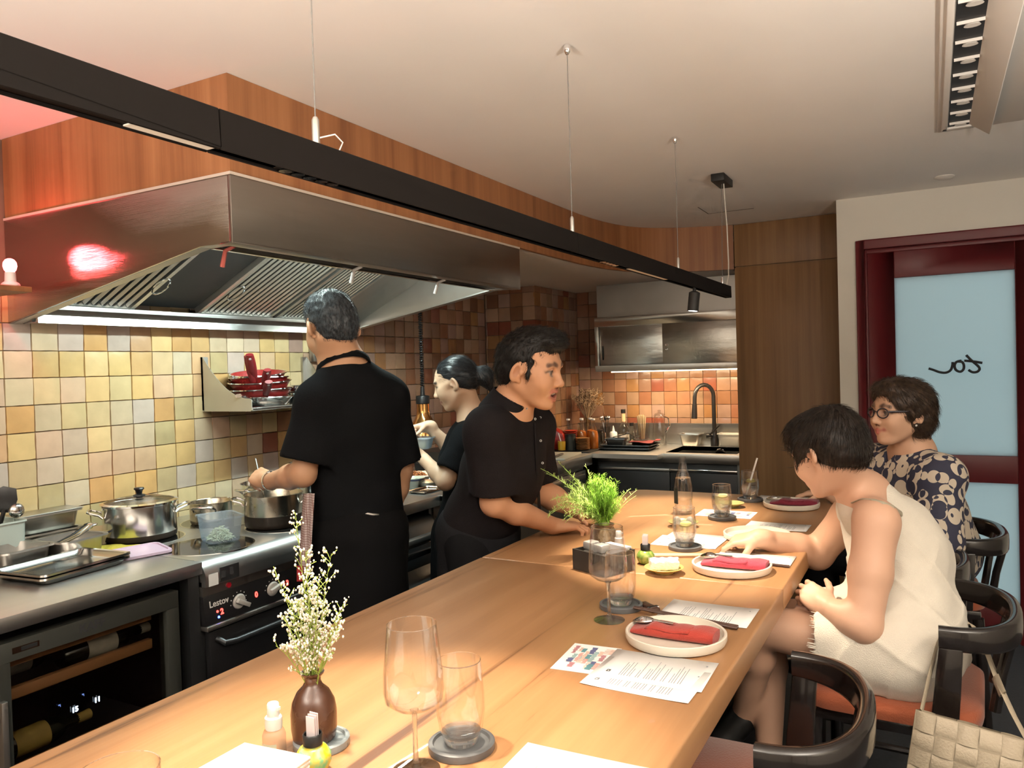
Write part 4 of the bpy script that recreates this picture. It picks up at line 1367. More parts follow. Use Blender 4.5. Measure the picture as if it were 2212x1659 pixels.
MB().tube([(-.035, 0, 0), (-.012, 0, .12), (-.005, 0, .165)], .007, 8).move(Rm).build('handle', M_BLACKP, sp2)
la2 = thing('steel_ladle', 'steel ladle head beside the black spatula in the bin', 'ladle', (-2.775, 1.495, ZT + .008), 0)
MB().tube([(0, 0, 0), (.006, .008, .14)], .004, 8).sphere((.008, .014, .158), .026, 16, (.55, 1, 1)).build('ladle', M_STEELB, la2)
bw = thing('cream_bowl', 'cream bowl with a dark blue band on the worktop by the tiles', 'bowl', (-2.722, 1.768, ZT))
M_CREAM = mat('bowl_cream', (.66, .58, .34), .3, var=.03)
MB().lathe([(0, .006), (.028, .006), (.030, 0), (.034, 0), (.036, .010), (.058, .036), (.066, .055), (.064, .056), (.052, .034), (.03, .014), (0, .012)], (0, 0, 0), 36).build('bowl', M_CREAM, bw)
MB().lathe([(.0665, .052), (.0655, .0455), (.0635, .0455), (.0645, .052)], (0, 0, 0), 36, closed=True).build('blue_band', mat('band_blue', (.03, .04, .08), .4, var=0), bw)
cl = thing('yellow_cloth', 'crumpled yellow cleaning cloth under the lavender lid', 'cloth', (-2.555, 1.70, ZT + .0005), .3)
MB().grid(lambda u, v: ((u - .5) * .13 + .01 * math.sin(7 * v), (v - .5) * .17 + .008 * math.sin(9 * u), .006 + .010 * abs(math.sin(5 * u + 3 * v)) * math.sin(PI * v)), 14, 14).build(
    'cloth', mat('cloth_yellow', (.56, .47, .06), .9, var=.15, bump=.6, bscale=120), cl)
cl.children[0].modifiers.new('s', 'SOLIDIFY').thickness = .003
ld = thing('container_lid', 'lavender plastic container lid leaning on the yellow cloth', 'lid', (-2.405, 1.715, ZT + .001), -.25)
mb = MB()
L = lambda e, z: [(x, y, z) for x, y in rrect(.135 + e, .165 + e, .022)]
mb, n = loft(mb, [L(0, 0), L(.004, .002), L(.002, .010), L(-.014, .0105), L(-.018, .0065)])
mb.add(L(-.018, .0065), [tuple(range(n))])
lo = mb.build('lid', milkmat('lavender_plastic', (.62, .48, .62), .12), ld)
lo.rotation_euler = (0, math.radians(4), 0)
lo.location = (0, 0, .006)

bx = thing('plastic_tub', 'clear plastic tub of shredded cabbage on the front hob', 'container', (-2.315, 1.975, ZT + .002), -.42)
tb = rpan(.150, .130, .092, .005, .86, .022, .0012)
tb.build('tub', milkmat('tub_plastic', (.66, .74, .80), .80, .25), bx)
cab = MB()
rr = random.Random(3)
for k in range(240):
    a, d = rr.uniform(0, 2 * PI), rr.uniform(0, 1) ** .5
    x, y = .052 * d * math.cos(a), .042 * d * math.sin(a)
    z = .006 + rr.uniform(0, 1) * max(.006, .052 * (1 - d ** 1.5))
    b = rr.uniform(0, PI)
    l_ = rr.uniform(.012, .026)
    dx, dy = math.cos(b) * l_ / 2, math.sin(b) * l_ / 2
    dz = rr.uniform(-.004, .004)
    cab.tube([(x - dx, y - dy, z - dz), (x, y, z + .003), (x + dx, y + dy, z + dz)], .0016, 4)
tag(cab.build('shredded_cabbage', mat('cabbage', (.66, .70, .50), .5, var=.1), bx), kind='stuff')
lt_ = thing('greens_tub', 'shallow tray of pale lettuce leaves beside the stirred pot', 'container', (-2.375, 2.49, ZT + .002), -.2)
rpan(.15, .12, .05, .004, .9, .02).build('tub', milkmat('tub2', (.7, .8, .8), .5), lt_)
lm = MB()
for k in range(16):
    cx, cy_, cz = rr.uniform(-.05, .05), rr.uniform(-.035, .035), rr.uniform(.03, .06)
    a = rr.uniform(0, PI)
    lm.grid(lambda u, v: (cx + (u - .5) * .05 * math.cos(a) - (v - .5) * .04 * math.sin(a), cy_ + (u - .5) * .05 * math.sin(a) + (v - .5) * .04 * math.cos(a), cz + .008 * math.sin(6 * u + a) + .006 * math.sin(7 * v)), 5, 5)
tag(lm.build('lettuce_leaves', mat('lettuce', (.55, .68, .42), .5, var=.2, scale=30), lt_), kind='stuff')

# bowls and trays on the prep counter behind the cooks
for lab, px, py, r, h in (('blue banded cream bowl on the prep counter beside the dark haired cook', 893, 1052, .062, .05), ('low glass dish lid among the prep counter bowls', 925, 1050, .068, .04)):
    x, y = CB(px, py)
    b = thing('prep_bowl', lab, 'bowl', (x, y, ZT))
    if 'glass' in lab:
        MB().lathe([(0, .002), (.05, .002), (r, h), (r + .002, h), (.052, 0), (0, 0)], (0, 0, 0), 32).build('dish', glassmat('dish_glass', (.85, .88, .85)), b)
        MB().lathe([(0, .004), (.045, .004), (.055, h * .6), (.03, h * .8), (0, h * .82)], (0, 0, 0), 28).build('sauce', mat('brown_sauce', (.30, .20, .12), .4, var=.3, scale=60), b)
    else:
        MB().lathe([(0, .006), (.028, .006), (.030, 0), (.034, 0), (.036, .008), (.056, .032), (r, h), (r - .002, h), (.05, .032), (0, .012)], (0, 0, 0), 36).build('bowl', mat('bowl_white', (.62, .66, .56), .3, var=.02), b)
        MB().lathe([(r + .001, h - .004), (r - .001, h - .012), (r - .003, h - .012), (r - .001, h - .004)], (0, 0, 0), 36, closed=True).build('band', mat('band2', (.03, .035, .07), .4, var=0), b)
x, y = CB(900, 1036)
ft = thing('fried_food_tray', 'white tray heaped with brown fried shallots on the prep counter', 'tray', (x - .02, y + .02, ZT), .5)
rpan(.16, .20, .03, .006, .9, .02).build('tray', M_WHITEP, ft)
fm_ = MB()
for k in range(260):
    a, d = rr.uniform(0, 2 * PI), rr.uniform(0, 1) ** .5
    xx, yy = .066 * d * math.cos(a), .085 * d * math.sin(a)
    zz = .012 + rr.uniform(0, 1) * .032 * (1 - d * d)
    b = rr.uniform(0, PI)
    fm_.tube([(xx - .008 * math.cos(b), yy - .008 * math.sin(b), zz), (xx, yy, zz + .004), (xx + .008 * math.cos(b), yy + .008 * math.sin(b), zz)], .0022, 4)
tag(fm_.build('fried_shallots', mat('fried', (.22, .10, .04), .6, var=.3, scale=80), ft), kind='stuff')
x, y = CB(920, 1062)
t_ = thing('steel_tray', 'small flat steel tray at the front edge of the prep counter', 'tray', (x, y, ZT), .0)
rpan(.10, .16, .012, .005, .95, .01).build('tray', M_STEELB, t_)
x, y = CB(962, 985)
for k, zz in enumerate((ZT, ZT + .062)):
    b = thing('stacked_box', ('lower' if k == 0 else 'upper') + ' dark steel box stacked behind the tied-hair cook', 'box', (-2.63, 3.90, zz), 0, 'steel boxes behind the cook')
    rpan(.22, .26, .060, .008, .95, .015).build('box', M_DARKSTEEL, b)
    MB().box(-.115, .115, -.135, .135, .0605, .0615).build('lid', M_DARKSTEEL, b)

# ------------------------------------------------------------ things around the sink
def bottle(name, label, loc, prof, m, cat='bottle', group='bottles by the sink', cap=None, liquid=None):
    t = thing(name, label, cat, loc, 0, group)
    MB().lathe(prof, (0, 0, 0), 24).build('glass', m, t)
    if liquid:
        MB().lathe([(0, .003)] + [(r - .0025, z) for r, z in prof[1:] if z <= liquid[0] and r > .003] + [(0, liquid[0])], (0, 0, 0), 24).build('liquid', liquid[1], t)
    if cap:
        MB().lathe([(cap[0], cap[1]), (cap[0], cap[2]), (0, cap[2] + .001)], (0, 0, 0), 16).build('cap', cap[3], t)
    return t


M_AMBER = mat('amber_tea', (.52, .17, .03), .15, var=.05, coat=.4)
mt = thing('bar_mat', 'black rubber bar mat under the plates beside the sink counter', 'mat', (-2.295, 5.02, ZT), 0)
MB().box(-.19, .19, -.06, .30, 0, .008).build('mat', M_BLACK, mt, bevel=.002)
ZM = ZT + .0085
cb2 = thing('chopping_board', 'pale chopping board on the chilled counter edge', 'board', (-2.26, 4.72, ZT), .12)
MB().box(-.14, .14, -.20, .18, 0, .012).build('board', mat('board_pale', (.60, .58, .50), .5, var=.05), cb2, bevel=.003)
MB().tube([(.06, -.16, .020), (.06, .0, .020)], .009, 8, flat=(1, .6)).build('grip', M_DARKSTEEL, cb2)
x, y = CB(1193, 966)
t_ = thing('blue_lid_jar', 'clear jar of dark sauce with a blue lid', 'jar', (-2.385, 4.905, ZT))
MB().lathe([(0, 0), (.036, 0), (.038, .004), (.038, .075), (.030, .085)], (0, 0, 0), 24).build('jar', glassmat('jar_glass', (.8, .82, .84)), t_)
MB().lathe([(0, .002), (.035, .002), (.035, .05), (0, .05)], (0, 0, 0), 24).build('sauce', M_BLACKP, t_)
MB().lathe([(.032, .086), (.032, .110), (.029, .113), (0, .113)], (0, 0, 0), 24).build('lid', mat('lid_blue', (.05, .12, .38), .35, var=0), t_)
dg_ = thing('orange_drink', 'tumbler of yellow orange drink with a pale straw', 'glass', (-2.325, 4.985, ZM))
MB().lathe([(0, 0), (.027, 0), (.029, .003), (.031, .085), (.0295, .085), (.0275, .006), (0, .006)], (0, 0, 0), 24).build('glass', M_GLASS, dg_)
MB().lathe([(0, .0065), (.0272, .0065), (.0288, .068), (0, .068)], (0, 0, 0), 24).build('drink', mat('drink_yellow', (.72, .42, .02), .2, var=.1), dg_)
MB().tube([(.012, -.004, .01), (-.028, .01, .125)], .0032, 8).build('straw', M_WHITEP, dg_)
cn = thing('black_canister', 'dark cylindrical canister between the yellow drink and the plates', 'canister', (-2.285, 5.05, ZM))
MB().lathe([(0, 0), (.036, 0), (.037, .004), (.037, .108), (0, .109)], (0, 0, 0), 28).build('body', mat('canister_dark', (.045, .05, .045), .4, .4, var=.15), cn)
MB().lathe([(.038, .096), (.038, .112), (.034, .115), (0, .115)], (0, 0, 0), 28).build('lid', M_BLACKP, cn)
rbx = thing('red_box', 'red plastic box with sloping front among the kitchen jars', 'box', (-2.40, 5.10, ZM), .15)
MB().prism([(-.075, 0), (.06, 0), (.045, .115), (-.02, .150), (-.075, .150)], 1, -.05, .05).build('box', mat('box_red', (.46, .03, .02), .35, var=.05), rbx, bevel=.008)
M_PLR = mat('plate_red', (.50, .06, .03), .3, var=.05)
for k in range(7):
    p = thing('red_dish', 'red melamine dish, number %s from the bottom of the red stack' % ('one', 'two', 'three', 'four', 'five', 'six', 'seven')[k], 'dish', (-2.325, 5.150, ZM + .040 + .013 * k), 0, 'stack of red dishes')
    MB().lathe([(0, 0), (.030, 0), (.048, .010), (.052, .012), (.052, .0145), (.046, .0125), (.029, .003), (0, .003)], (0, 0, 0), 28).build('dish', M_PLR, p)
MB().lathe([(0, 0), (.04, 0), (.04, .039), (0, .039)], (-2.325, 5.150, ZM), 24).build('dish_riser', M_BLACK)
tag(bpy.data.objects['dish_riser'], 'black round riser under the stack of red dishes', 'stand')
M_PLB = mat('plate_brown', (.34, .16, .06), .3, var=.15, scale=30)
for k in range(9):
    p = thing('brown_saucer', 'brown glazed saucer, %s from the bottom of its tall stack' % ('lowest', 'second', 'third', 'fourth', 'fifth', 'sixth', 'seventh', 'eighth', 'ninth')[k], 'saucer', (-2.200, 5.075, ZM + .0095 * k), 0, 'stack of brown saucers')
    MB().lathe([(0, 0), (.030, 0), (.046, .007), (.050, .009), (.050, .011), (.044, .009), (.029, .002), (0, .002)], (0, 0, 0), 28).build('saucer', M_PLB, p)
tea = [(0, 0), (.034, 0), (.036, .006), (.036, .10), (.030, .125), (.014, .165), (.012, .205), (.0135, .207), (.0135, .214), (.0105, .214)]
for k, (xx, yy, lb) in enumerate(((-2.250, 5.175, 'left amber bottle of iced tea behind the saucers'), (-2.215, 5.255, 'middle amber bottle of iced tea behind the saucers'), (-2.165, 5.190, 'right amber bottle of iced tea behind the saucers'))):
    bottle('tea_bottle', lb, (xx, yy, ZM), tea, glassmat('tea_glass_%d' % k, (.93, .86, .76)), liquid=(.135, M_AMBER), cap=(.0145, .205, .216, M_WHITEP))
for k, (xx, yy) in enumerate(((-2.40, 5.27), (-2.32, 5.335))):
    bottle('empty_bottle', ('left' if k == 0 else 'right') + ' clear empty bottle behind the red dishes', (xx, yy, ZT), tea, glassmat('empty_glass_%d' % k, (.9, .9, .88)), cap=(.0145, .205, .216, M_WHITEP))
# dried flowers in a vase
df = thing('dried_flower_vase', 'clear vase of dried brown twigs in the kitchen corner', 'vase', (-2.325, 5.46, ZT))
MB().lathe([(0, .004), (.035, .004), (.045, .03), (.03, .12), (.024, .18), (.032, .215), (.034, .215), (.026, .18), (.032, .12), (.047, .03), (.036, 0), (0, 0)], (0, 0, 0), 24).build('vase', glassmat('vase_glass', (.85, .83, .78)), df)
M_TWIG = mat('twig', (.34, .23, .14), .8, var=.2)
tw = MB()
rr = random.Random(21)
for k in range(60):
    a = rr.uniform(0, 2 * PI)
    sp = rr.uniform(.02, .13)
    h_ = rr.uniform(.30, .43)
    bend = rr.uniform(-.03, .03)
    pts = [(0, 0, .02), (.3 * sp * math.cos(a) * .3, .3 * sp * math.sin(a) * .3, .20), (sp * .6 * math.cos(a), sp * .6 * math.sin(a), .20 + (h_ - .2) * .55), (sp * math.cos(a) + bend, sp * math.sin(a), h_)]
    tw.tube(pts, [.0024, .0022, .0018, .0010], 5)
    for q in range(10):
        t = rr.uniform(.35, 1)
        b0_ = np.array(pts[2]) * (1 - t) + np.array(pts[3]) * t
        d = np.array([rr.uniform(-1, 1), rr.uniform(-1, 1), rr.uniform(.1, 1)])
        d = d / np.linalg.norm(d) * rr.uniform(.012, .035)
        tw.tube([b0_, b0_ + d], [.0016, .0028], 4)
tag(tw.build('dried_twigs', M_TWIG, df), kind='stuff')
br = MB()
br.tube([(0, 0, .15), (.06, -.01, .30), (.12, -.02, .36), (.155, -.03, .40)], [.0035, .0035, .003, .002], 6).tube([(.09, -.015, .33), (.14, -.02, .30), (.15, -.025, .24)], [.0015, .0014, .0012], 5).tube(
    [(.10, -.015, .34), (.15, -.02, .345)], [.0014, .001], 5)
br.build('long_branch', M_TWIG, df)
# glass mug with spoons, squeeze bottle, spirits, jar of straws, jug
mg = thing('coffee_press', 'tall glass press with black handle beside the amber bottles', 'jug', (-2.165, 5.285, ZT))
MB().lathe([(0, 0), (.032, 0), (.033, .004), (.033, .125), (.031, .125), (.031, .006), (0, .006)], (0, 0, 0), 24).build('glass', glassmat('press_glass', (.72, .72, .70)), mg)
MB().lathe([(0, .125), (.034, .125), (.034, .135), (.008, .142), (0, .142)], (0, 0, 0), 24).build('lid', M_BLACKP, mg)
MB().tube([(.03, -.01, .12), (.062, -.02, .115), (.066, -.022, .06), (.032, -.01, .03)], .005, 8).build('handle', M_CHROME, mg)
sg = thing('cutlery_jar', 'clear jar with steel spoons standing at the tiled wall', 'jar', (-2.205, 5.52, ZT))
MB().lathe([(0, 0), (.036, 0), (.04, .14), (.038, .14), (.034, .006), (0, .006)], (0, 0, 0), 24).build('jar', glassmat('jar2', (.85, .85, .85)), sg)
for k in range(5):
    a = k * 1.3
    MB().tube([(-.01 * math.cos(a), -.01 * math.sin(a), .01), (.03 * math.cos(a), .03 * math.sin(a), .19)], .0025, 6).sphere((.033 * math.cos(a), .033 * math.sin(a), .205), .012, 10, (1, 1, 1.5)).build('spoon', M_CHROME if k < 4 else M_BLACKP, sg)
bottle('squeeze_bottle', 'white plastic squeeze bottle with pointed nozzle', (-2.120, 5.47, ZT), [(0, 0), (.027, 0), (.029, .004), (.029, .095), (.024, .104), (.012, .108), (.010, .118), (.003, .150), (0, .151)], M_WHITEP)
bottle('spirit_bottle', 'tall clear spirit bottle with paper neck band and black cap', (-2.075, 5.57, ZT), [(0, 0), (.040, 0), (.042, .005), (.042, .125), (.034, .145), (.017, .165), (.0155, .24), (.0155, .245), (.013, .245)],
       glassmat('spirit_glass', (.86, .86, .84)), cap=(.0175, .24, .268, M_BLACKP))
t_ = [o for o in bpy.data.objects if o.get('label', '').startswith('tall clear spirit')][0]
MB().lathe([(.0168, .175), (.0163, .235)], (0, 0, 0), 20).build('neck_band', mat('paper_tan', (.62, .46, .26), .7, var=.05), t_)
MB().lathe([(.0424, .03), (.0424, .075)], (0, 0, 0), 24).build('label', mat('spirit_label', (.62, .58, .54), .6, var=.3, scale=60), t_)
bottle('small_spirit_bottle', 'short round bottle with black stopper in front of the jug', (-1.985, 5.50, ZT), [(0, 0), (.038, 0), (.04, .005), (.042, .06), (.034, .10), (.015, .125), (.014, .15), (.012, .15)], glassmat('spirit2', (.84, .84, .82)),
       cap=(.016, .148, .172, M_BLACKP), liquid=(.05, mat('spirit_liquid', (.35, .30, .22), .1, var=0)))
js = thing('straw_jar', 'open glass jar packed with pale wooden sticks', 'jar', (-1.865, 5.375, ZT + .0615))
MB().lathe([(0, 0), (.050, 0), (.054, .008), (.058, .10), (.052, .115), (.054, .118), (.0565, .118), (.0605, .10), (.056, .006), (0, -.001)], (0, 0, 0), 28).build('jar', glassmat('jar3', (.86, .86, .86)), js)
sm = MB()
for k in range(22):
    a, d = rr.uniform(0, 2 * PI), rr.uniform(0, .03)
    sm.tube([(d * .6 * math.cos(a), d * .6 * math.sin(a), .004), (d * 1.1 * math.cos(a), d * 1.1 * math.sin(a), rr.uniform(.165, .18))], .0035, 5)
tag(sm.build('wooden_sticks', mat('stick_wood', (.66, .52, .32), .6, var=.08), js), kind='stuff')
jg = thing('water_jug', 'clear glass water jug with lid and curved handle', 'jug', (-1.795, 5.575, ZT))
MB().lathe([(0, .004), (.046, .004), (.05, .02), (.050, .12), (.038, .17), (.036, .215), (.042, .225), (.044, .225), (.038, .213), (.040, .17), (.053, .12), (.053, .01), (.046, 0), (0, 0)], (0, 0, 0), 28).build('body', M_GLASS, jg)
MB().lathe([(.038, .222), (.034, .235), (.012, .242), (.010, .25), (.013, .26), (0, .265)], (0, 0, 0), 24).build('lid', glassmat('jug_lid', (.85, .85, .85)), jg)
MB().tube([(.035, -.01, .215), (.075, -.02, .205), (.085, -.024, .15), (.052, -.015, .10)], .006, 8).build('handle', M_CHROME, jg)
tr = thing('black_tray', 'lower of the two black serving trays left of the sink', 'tray', (-1.925, 5.27, ZT), .05, 'black serving trays')
rpan(.36, .24, .018, .008, .95, .02).build('tray', M_DARKSTEEL, tr)
tr2 = thing('black_tray', 'upper of the two black serving trays left of the sink', 'tray', (-1.920, 5.275, ZT + .020), .02, 'black serving trays')
rpan(.36, .24, .018, .008, .95, .02).build('tray', M_DARKSTEEL, tr2)
lp = thing('loaf_pan', 'black loaf pan standing on the serving trays', 'pan', (-2.020, 5.27, ZT + .024), .1)
rpan(.14, .09, .052, .008, .88, .015).build('pan', M_DARKSTEEL, lp)
tn = thing('tongs', 'black handled steel tongs resting across the loaf pan', 'tongs', (-1.985, 5.27, ZT + .085), .2)
MB().tube([(-.06, 0, .0), (.02, .01, .018), (.05, .012, .034)], [.003, .004, .012], 8).tube([(.05, .012, .034), (.10, -.01, .0), (.14, -.01, .012)], .003, 6).build('tongs', M_STEELB, tn)
cl2 = thing('red_cloth', 'folded dark red cloth under the jar of wooden sticks', 'cloth', (-1.835, 5.345, ZT + .0425), .15)
MB().grid(lambda u, v: ((u - .5) * .21, (v - .5) * .13, .008 + .006 * math.sin(7 * u) * math.sin(5 * v + 1) + (.012 if u > .85 else 0)), 16, 10).build('cloth', mat('cloth_red_dark', (.26, .06, .06), .9, var=.1), cl2)
cl2.children[0].modifiers.new('s', 'SOLIDIFY').thickness = .006
bs = thing('steel_basin', 'square steel basin standing at the sink edge beside the faucet', 'basin', (-1.575, 5.630, ZT), 0)
rpan(.150, .11, .085, .010, .80, .02).build('basin', M_STEEL, bs)
wc = thing('white_container', 'white plastic food container right of the faucet', 'container', (-1.285, 5.630, ZT), 0)
rpan(.165, .115, .09, .006, .90, .02).build('tub', milkmat('white_milk', (.80, .80, .76), .25), wc)
# ================================================================== everything on the dining counter
def TB(px, py, z=ZT):
    p = ON(px, py, 2, z)
    return p[0], p[1]


M_MARB = mat('coaster_marble', (.10, .105, .11), .35, var=.55, scale=16)


def solidglass(name, ior, share, tint=(.97, .98, .98)):
    """solid clear body: bends what lies behind it, part of the light passes straight"""
    m = bpy.data.materials.new(name)
    m.use_nodes = True
    nt = m.node_tree
    nt.nodes.remove(nt.nodes['Principled BSDF'])
    t = N(nt, 'ShaderNodeBsdfTransparent')
    t.inputs[0].default_value = (*tint, 1)
    g_ = N(nt, 'ShaderNodeBsdfGlass')
    g_.inputs['IOR'].default_value = ior
    g_.inputs['Roughness'].default_value = .0
    mx = N(nt, 'ShaderNodeMixShader')
    mx.inputs[0].default_value = share
    nt.links.new(t.outputs[0], mx.inputs[1])
    nt.links.new(g_.outputs[0], mx.inputs[2])
    nt.links.new(mx.outputs[0], nt.nodes['Material Output'].inputs[0])
    return m


M_WATER = solidglass('water', 1.33, .5)
M_GLASST = solidglass('thick_glass', 1.5, .6)


def tumbler(label, x, y, h=.125, water=0.0, lime=False, group='water tumblers', straw=False):
    zc = .0095
    t = thing('tumbler', label, 'glass', (x, y, ZT + zc), 0, group)
    r = .0385
    s = h / .125
    out = [(0, 0), (.024, 0), (.027, .003), (.034, .022), (r, .05), (r, .075), (.0345, .125 * 1.0)]
    out = [(a, b * s) for a, b in out]
    inn = [(.0333, .125 * s), (r - .0016, .075 * s), (r - .0016, .05 * s), (.031, .026 * s), (.022, .014 * s), (0, .012 * s)]
    MB().lathe(out + inn, (0, 0, 0), 40).build('glass', M_GLASS, t)
    MB().lathe([(0, .001), (.0235, .001), (.031, .020 * s), (.022, .0135 * s), (0, .0115 * s)], (0, 0, 0), 32).build('thick_base', M_GLASST, t)
    MB().lathe([(.0345, .1245 * s), (.0350, .1255 * s), (.0340, .1262 * s), (.0332, .1252 * s)], (0, 0, 0), 40, closed=True).build('rim', M_GLASST, t)
    if water:
        w = water * s
        MB().lathe([(0, .0125 * s), (.0215, .0145 * s), (.0305, .0265 * s), (r - .0022, .05 * s), (r - .0022, min(w, .075 * s)), (r - .0022 - max(0, w - .075 * s) * .08, w), (0, w)], (0, 0, 0), 40).build('water', M_WATER, t)
    if lime:
        MB().lathe([(0, -.002), (.018, -.002), (.018, .002), (0, .002)], (0, 0, 0), 20).move(Matrix.Translation((.004, 0, water * s - .003)) @ Matrix.Rotation(.25, 4, 'X')).build('lemon_slice', mat('lemon', (.70, .62, .22), .4, var=.1, scale=60), t)
    if straw:
        MB().tube([(-.012, -.010, .02), (.030, .018, .175)], .0038, 10).build('straw', M_WHITEP, t)
    return t


def coaster(label, x, y, r=.052):
    t = thing('coaster', label, 'coaster', (x, y, ZT + .0003), random.uniform(0, 6), 'marbled coasters')
    MB().lathe([(0, 0), (r, 0), (r + .001, .002), (r + .001, .0115), (r - .001, .013), (r - .006, .013), (r - .008, .0085), (0, .0085)], (0, 0, 0), 40).build('disc', M_MARB, t)
    return t


def wine_glass(label, x, y, h=.222):
    t = thing('wine_glass', label, 'wine glass', (x, y, ZT + .0005), 0, 'wine glasses')
    MB().lathe([(0, 0), (.036, 0), (.0365, .001), (.020, .004), (.008, .007), (.0042, .016), (.0036, .05), (.0040, .085), (.007, .092)], (0, 0, 0), 36).build('stem', M_GLASST, t)
    s = (h - .09) / .132
    b = [(0, .090), (.012, .0915), (.030, .098), (.043, .108), (.0455, .122), (.0445, .15), (.0405, .19), (.0372, .222)]
    b = [(r, .09 + (z - .09) * s) for r, z in b]
    MB().lathe(b + [(r - .0009, z + .0008) for r, z in b[::-1][:-1]] + [(0, .0912)], (0, 0, 0), 48).build('bowl', M_GLASS, t)
    rz = b[-1][1]
    MB().lathe([(.0372, rz - .0006), (.0378, rz), (.0370, rz + .0008), (.0364, rz)], (0, 0, 0), 48, closed=True).build('rim', M_GLASST, t)
    return t


def plate(label, x, y, r=.108):
    t = thing('plate', label, 'plate', (x, y, ZT + .0005), 0, 'stoneware plates')
    MB().lathe([(0, 0), (r * .90, 0), (r * .97, .003), (r, .010), (r, .021), (r - .002, .0225), (r - .006, .0215), (r - .009, .009), (r - .016, .0065), (0, .006)], (0, 0, 0), 64).build('plate', M_CERAMIC, t)
    return t


def napkin(label, x, y, rz, col, z=ZT + .0075):
    t = thing('folded_napkin', label, 'napkin', (x, y, z), rz, 'rolled red napkins')
    m = mat('napkin_%d' % random.randint(0, 9999), col, .85, var=.06, scale=20, bump=.25, bscale=300, sheen=.2)
    L_, Wd = .185, .060
    mb = MB()

    def fn(u, v):
        x_ = (u - .5) * L_
        a = v * 2 * PI
        w = Wd * (.52 + .06 * math.sin(3 * u + 1)) * (1 - .30 * max(0, .25 - u) / .25)
        hgt = .0125 * (1 - .45 * max(0, .3 - u) / .3) + .0012 * math.sin(9 * u)
        cy_ = math.cos(a)
        sy_ = math.sin(a)
        p = .55
        yy = w * math.copysign(abs(cy_) ** p, cy_)
        zz = hgt * (1 + math.copysign(abs(sy_) ** .8, sy_)) + .0016 * math.sin(14 * u + 2 * a) * (sy_ > 0)
        if u < .22:
            zz *= .85
        return (x_, yy, max(zz, .0002))
    mb.grid(fn, 26, 28)
    # end caps show the rolled layers
    for u in (0.0, 1.0):
        ring = [fn(u, k / 28) for k in range(28)]
        mb.add(ring, [tuple(range(28)) if u else tuple(range(28))[::-1]])
    mb.build('rolled_cloth', m, t)
    MB().grid(lambda u, v: ((-.30 + .52 * u) * L_ + .02 * v, (v - .5) * Wd * 1.02 - .002, .0268 - .006 * abs(v - .5) ** 2 * 4 + .0016 * math.sin(8 * u + 3 * v)), 12, 8).build('top_fold', m, t)
    t.children[-1].modifiers.new('s', 'SOLIDIFY').thickness = .0022
    return t


def spoon(label, x, y, rz, z=ZT + .030, tilt=.16):
    t = thing('table_spoon', label, 'spoon', (x, y, z), rz, 'spoons in the napkins')
    def fn(u, v):
        a = 2 * PI * v
        rr_ = u
        return (-.028 * rr_ * math.cos(a) * (1 + .12 * math.cos(a)), .0175 * rr_ * math.sin(a), .010 * (1 - rr_ ** 2) + .0)
    hd = MB().grid(fn, 6, 24)
    o = hd.build('spoon_bowl', M_CHROME, t)
    o.modifiers.new('s', 'SOLIDIFY').thickness = .0012
    o.rotation_euler = (0, -tilt, 0)
    o2 = MB().tube([(.024, 0, .002), (.045, 0, -.001), (.075, 0, -.004)], [.0035, .0030, .0034], 8, flat=(1.3, .6)).build('spoon_handle', M_CHROME, t)
    o2.rotation_euler = (0, -tilt, 0)
    return t


def menu(label, corners, seed, title=True, z=ZT + .0006, name='menu_sheet', cols=8, group='menu sheets'):
    """sheet given by centre, size and turn; lines of print run along its short side"""
    (cx, cy_), (w, d), rz = corners
    t = thing(name, label, 'menu', (cx, cy_, z), rz, group)
    r = random.Random(seed)
    curl = r.uniform(.0005, .002)
    MB().grid(lambda u, v: ((u - .5) * w, (v - .5) * d, curl * (abs(u - .5) * 2) ** 3), 10, 2).build('paper', M_WHITE, t)
    t.children[-1].modifiers.new('s', 'SOLIDIFY').thickness = .0004
    pr = MB()
    for c in range(cols):
        x_ = (-.28 + .62 * c / cols) * w
        for q in range(2 if c % 3 else 3):
            ln = r.uniform(.25, .62) * d
            xx = x_ + q * .0048
            zz = curl * (abs(xx / w) * 2) ** 3 + .0005
            pr.box(xx - .0006, xx + .0006, -.36 * d, -.36 * d + ln, zz, zz + .0002)
    pr.box(.42 * w - .0015, .42 * w + .0015, .30 * d, .33 * d, .0018, .0020)
    tag(pr.build('print_lines', mat('print_grey_%d' % seed, (.30, .31, .32), .8, var=0), t), kind='stuff')
    if title:
        M = Matrix.Translation((-.40 * w, -.28 * d, .0016)) @ Matrix.Rotation(PI / 2, 4, 'Z')
        text_mesh('title_letter', 'ta', .016, M, M_INK, t, ext=.0001)
    return t


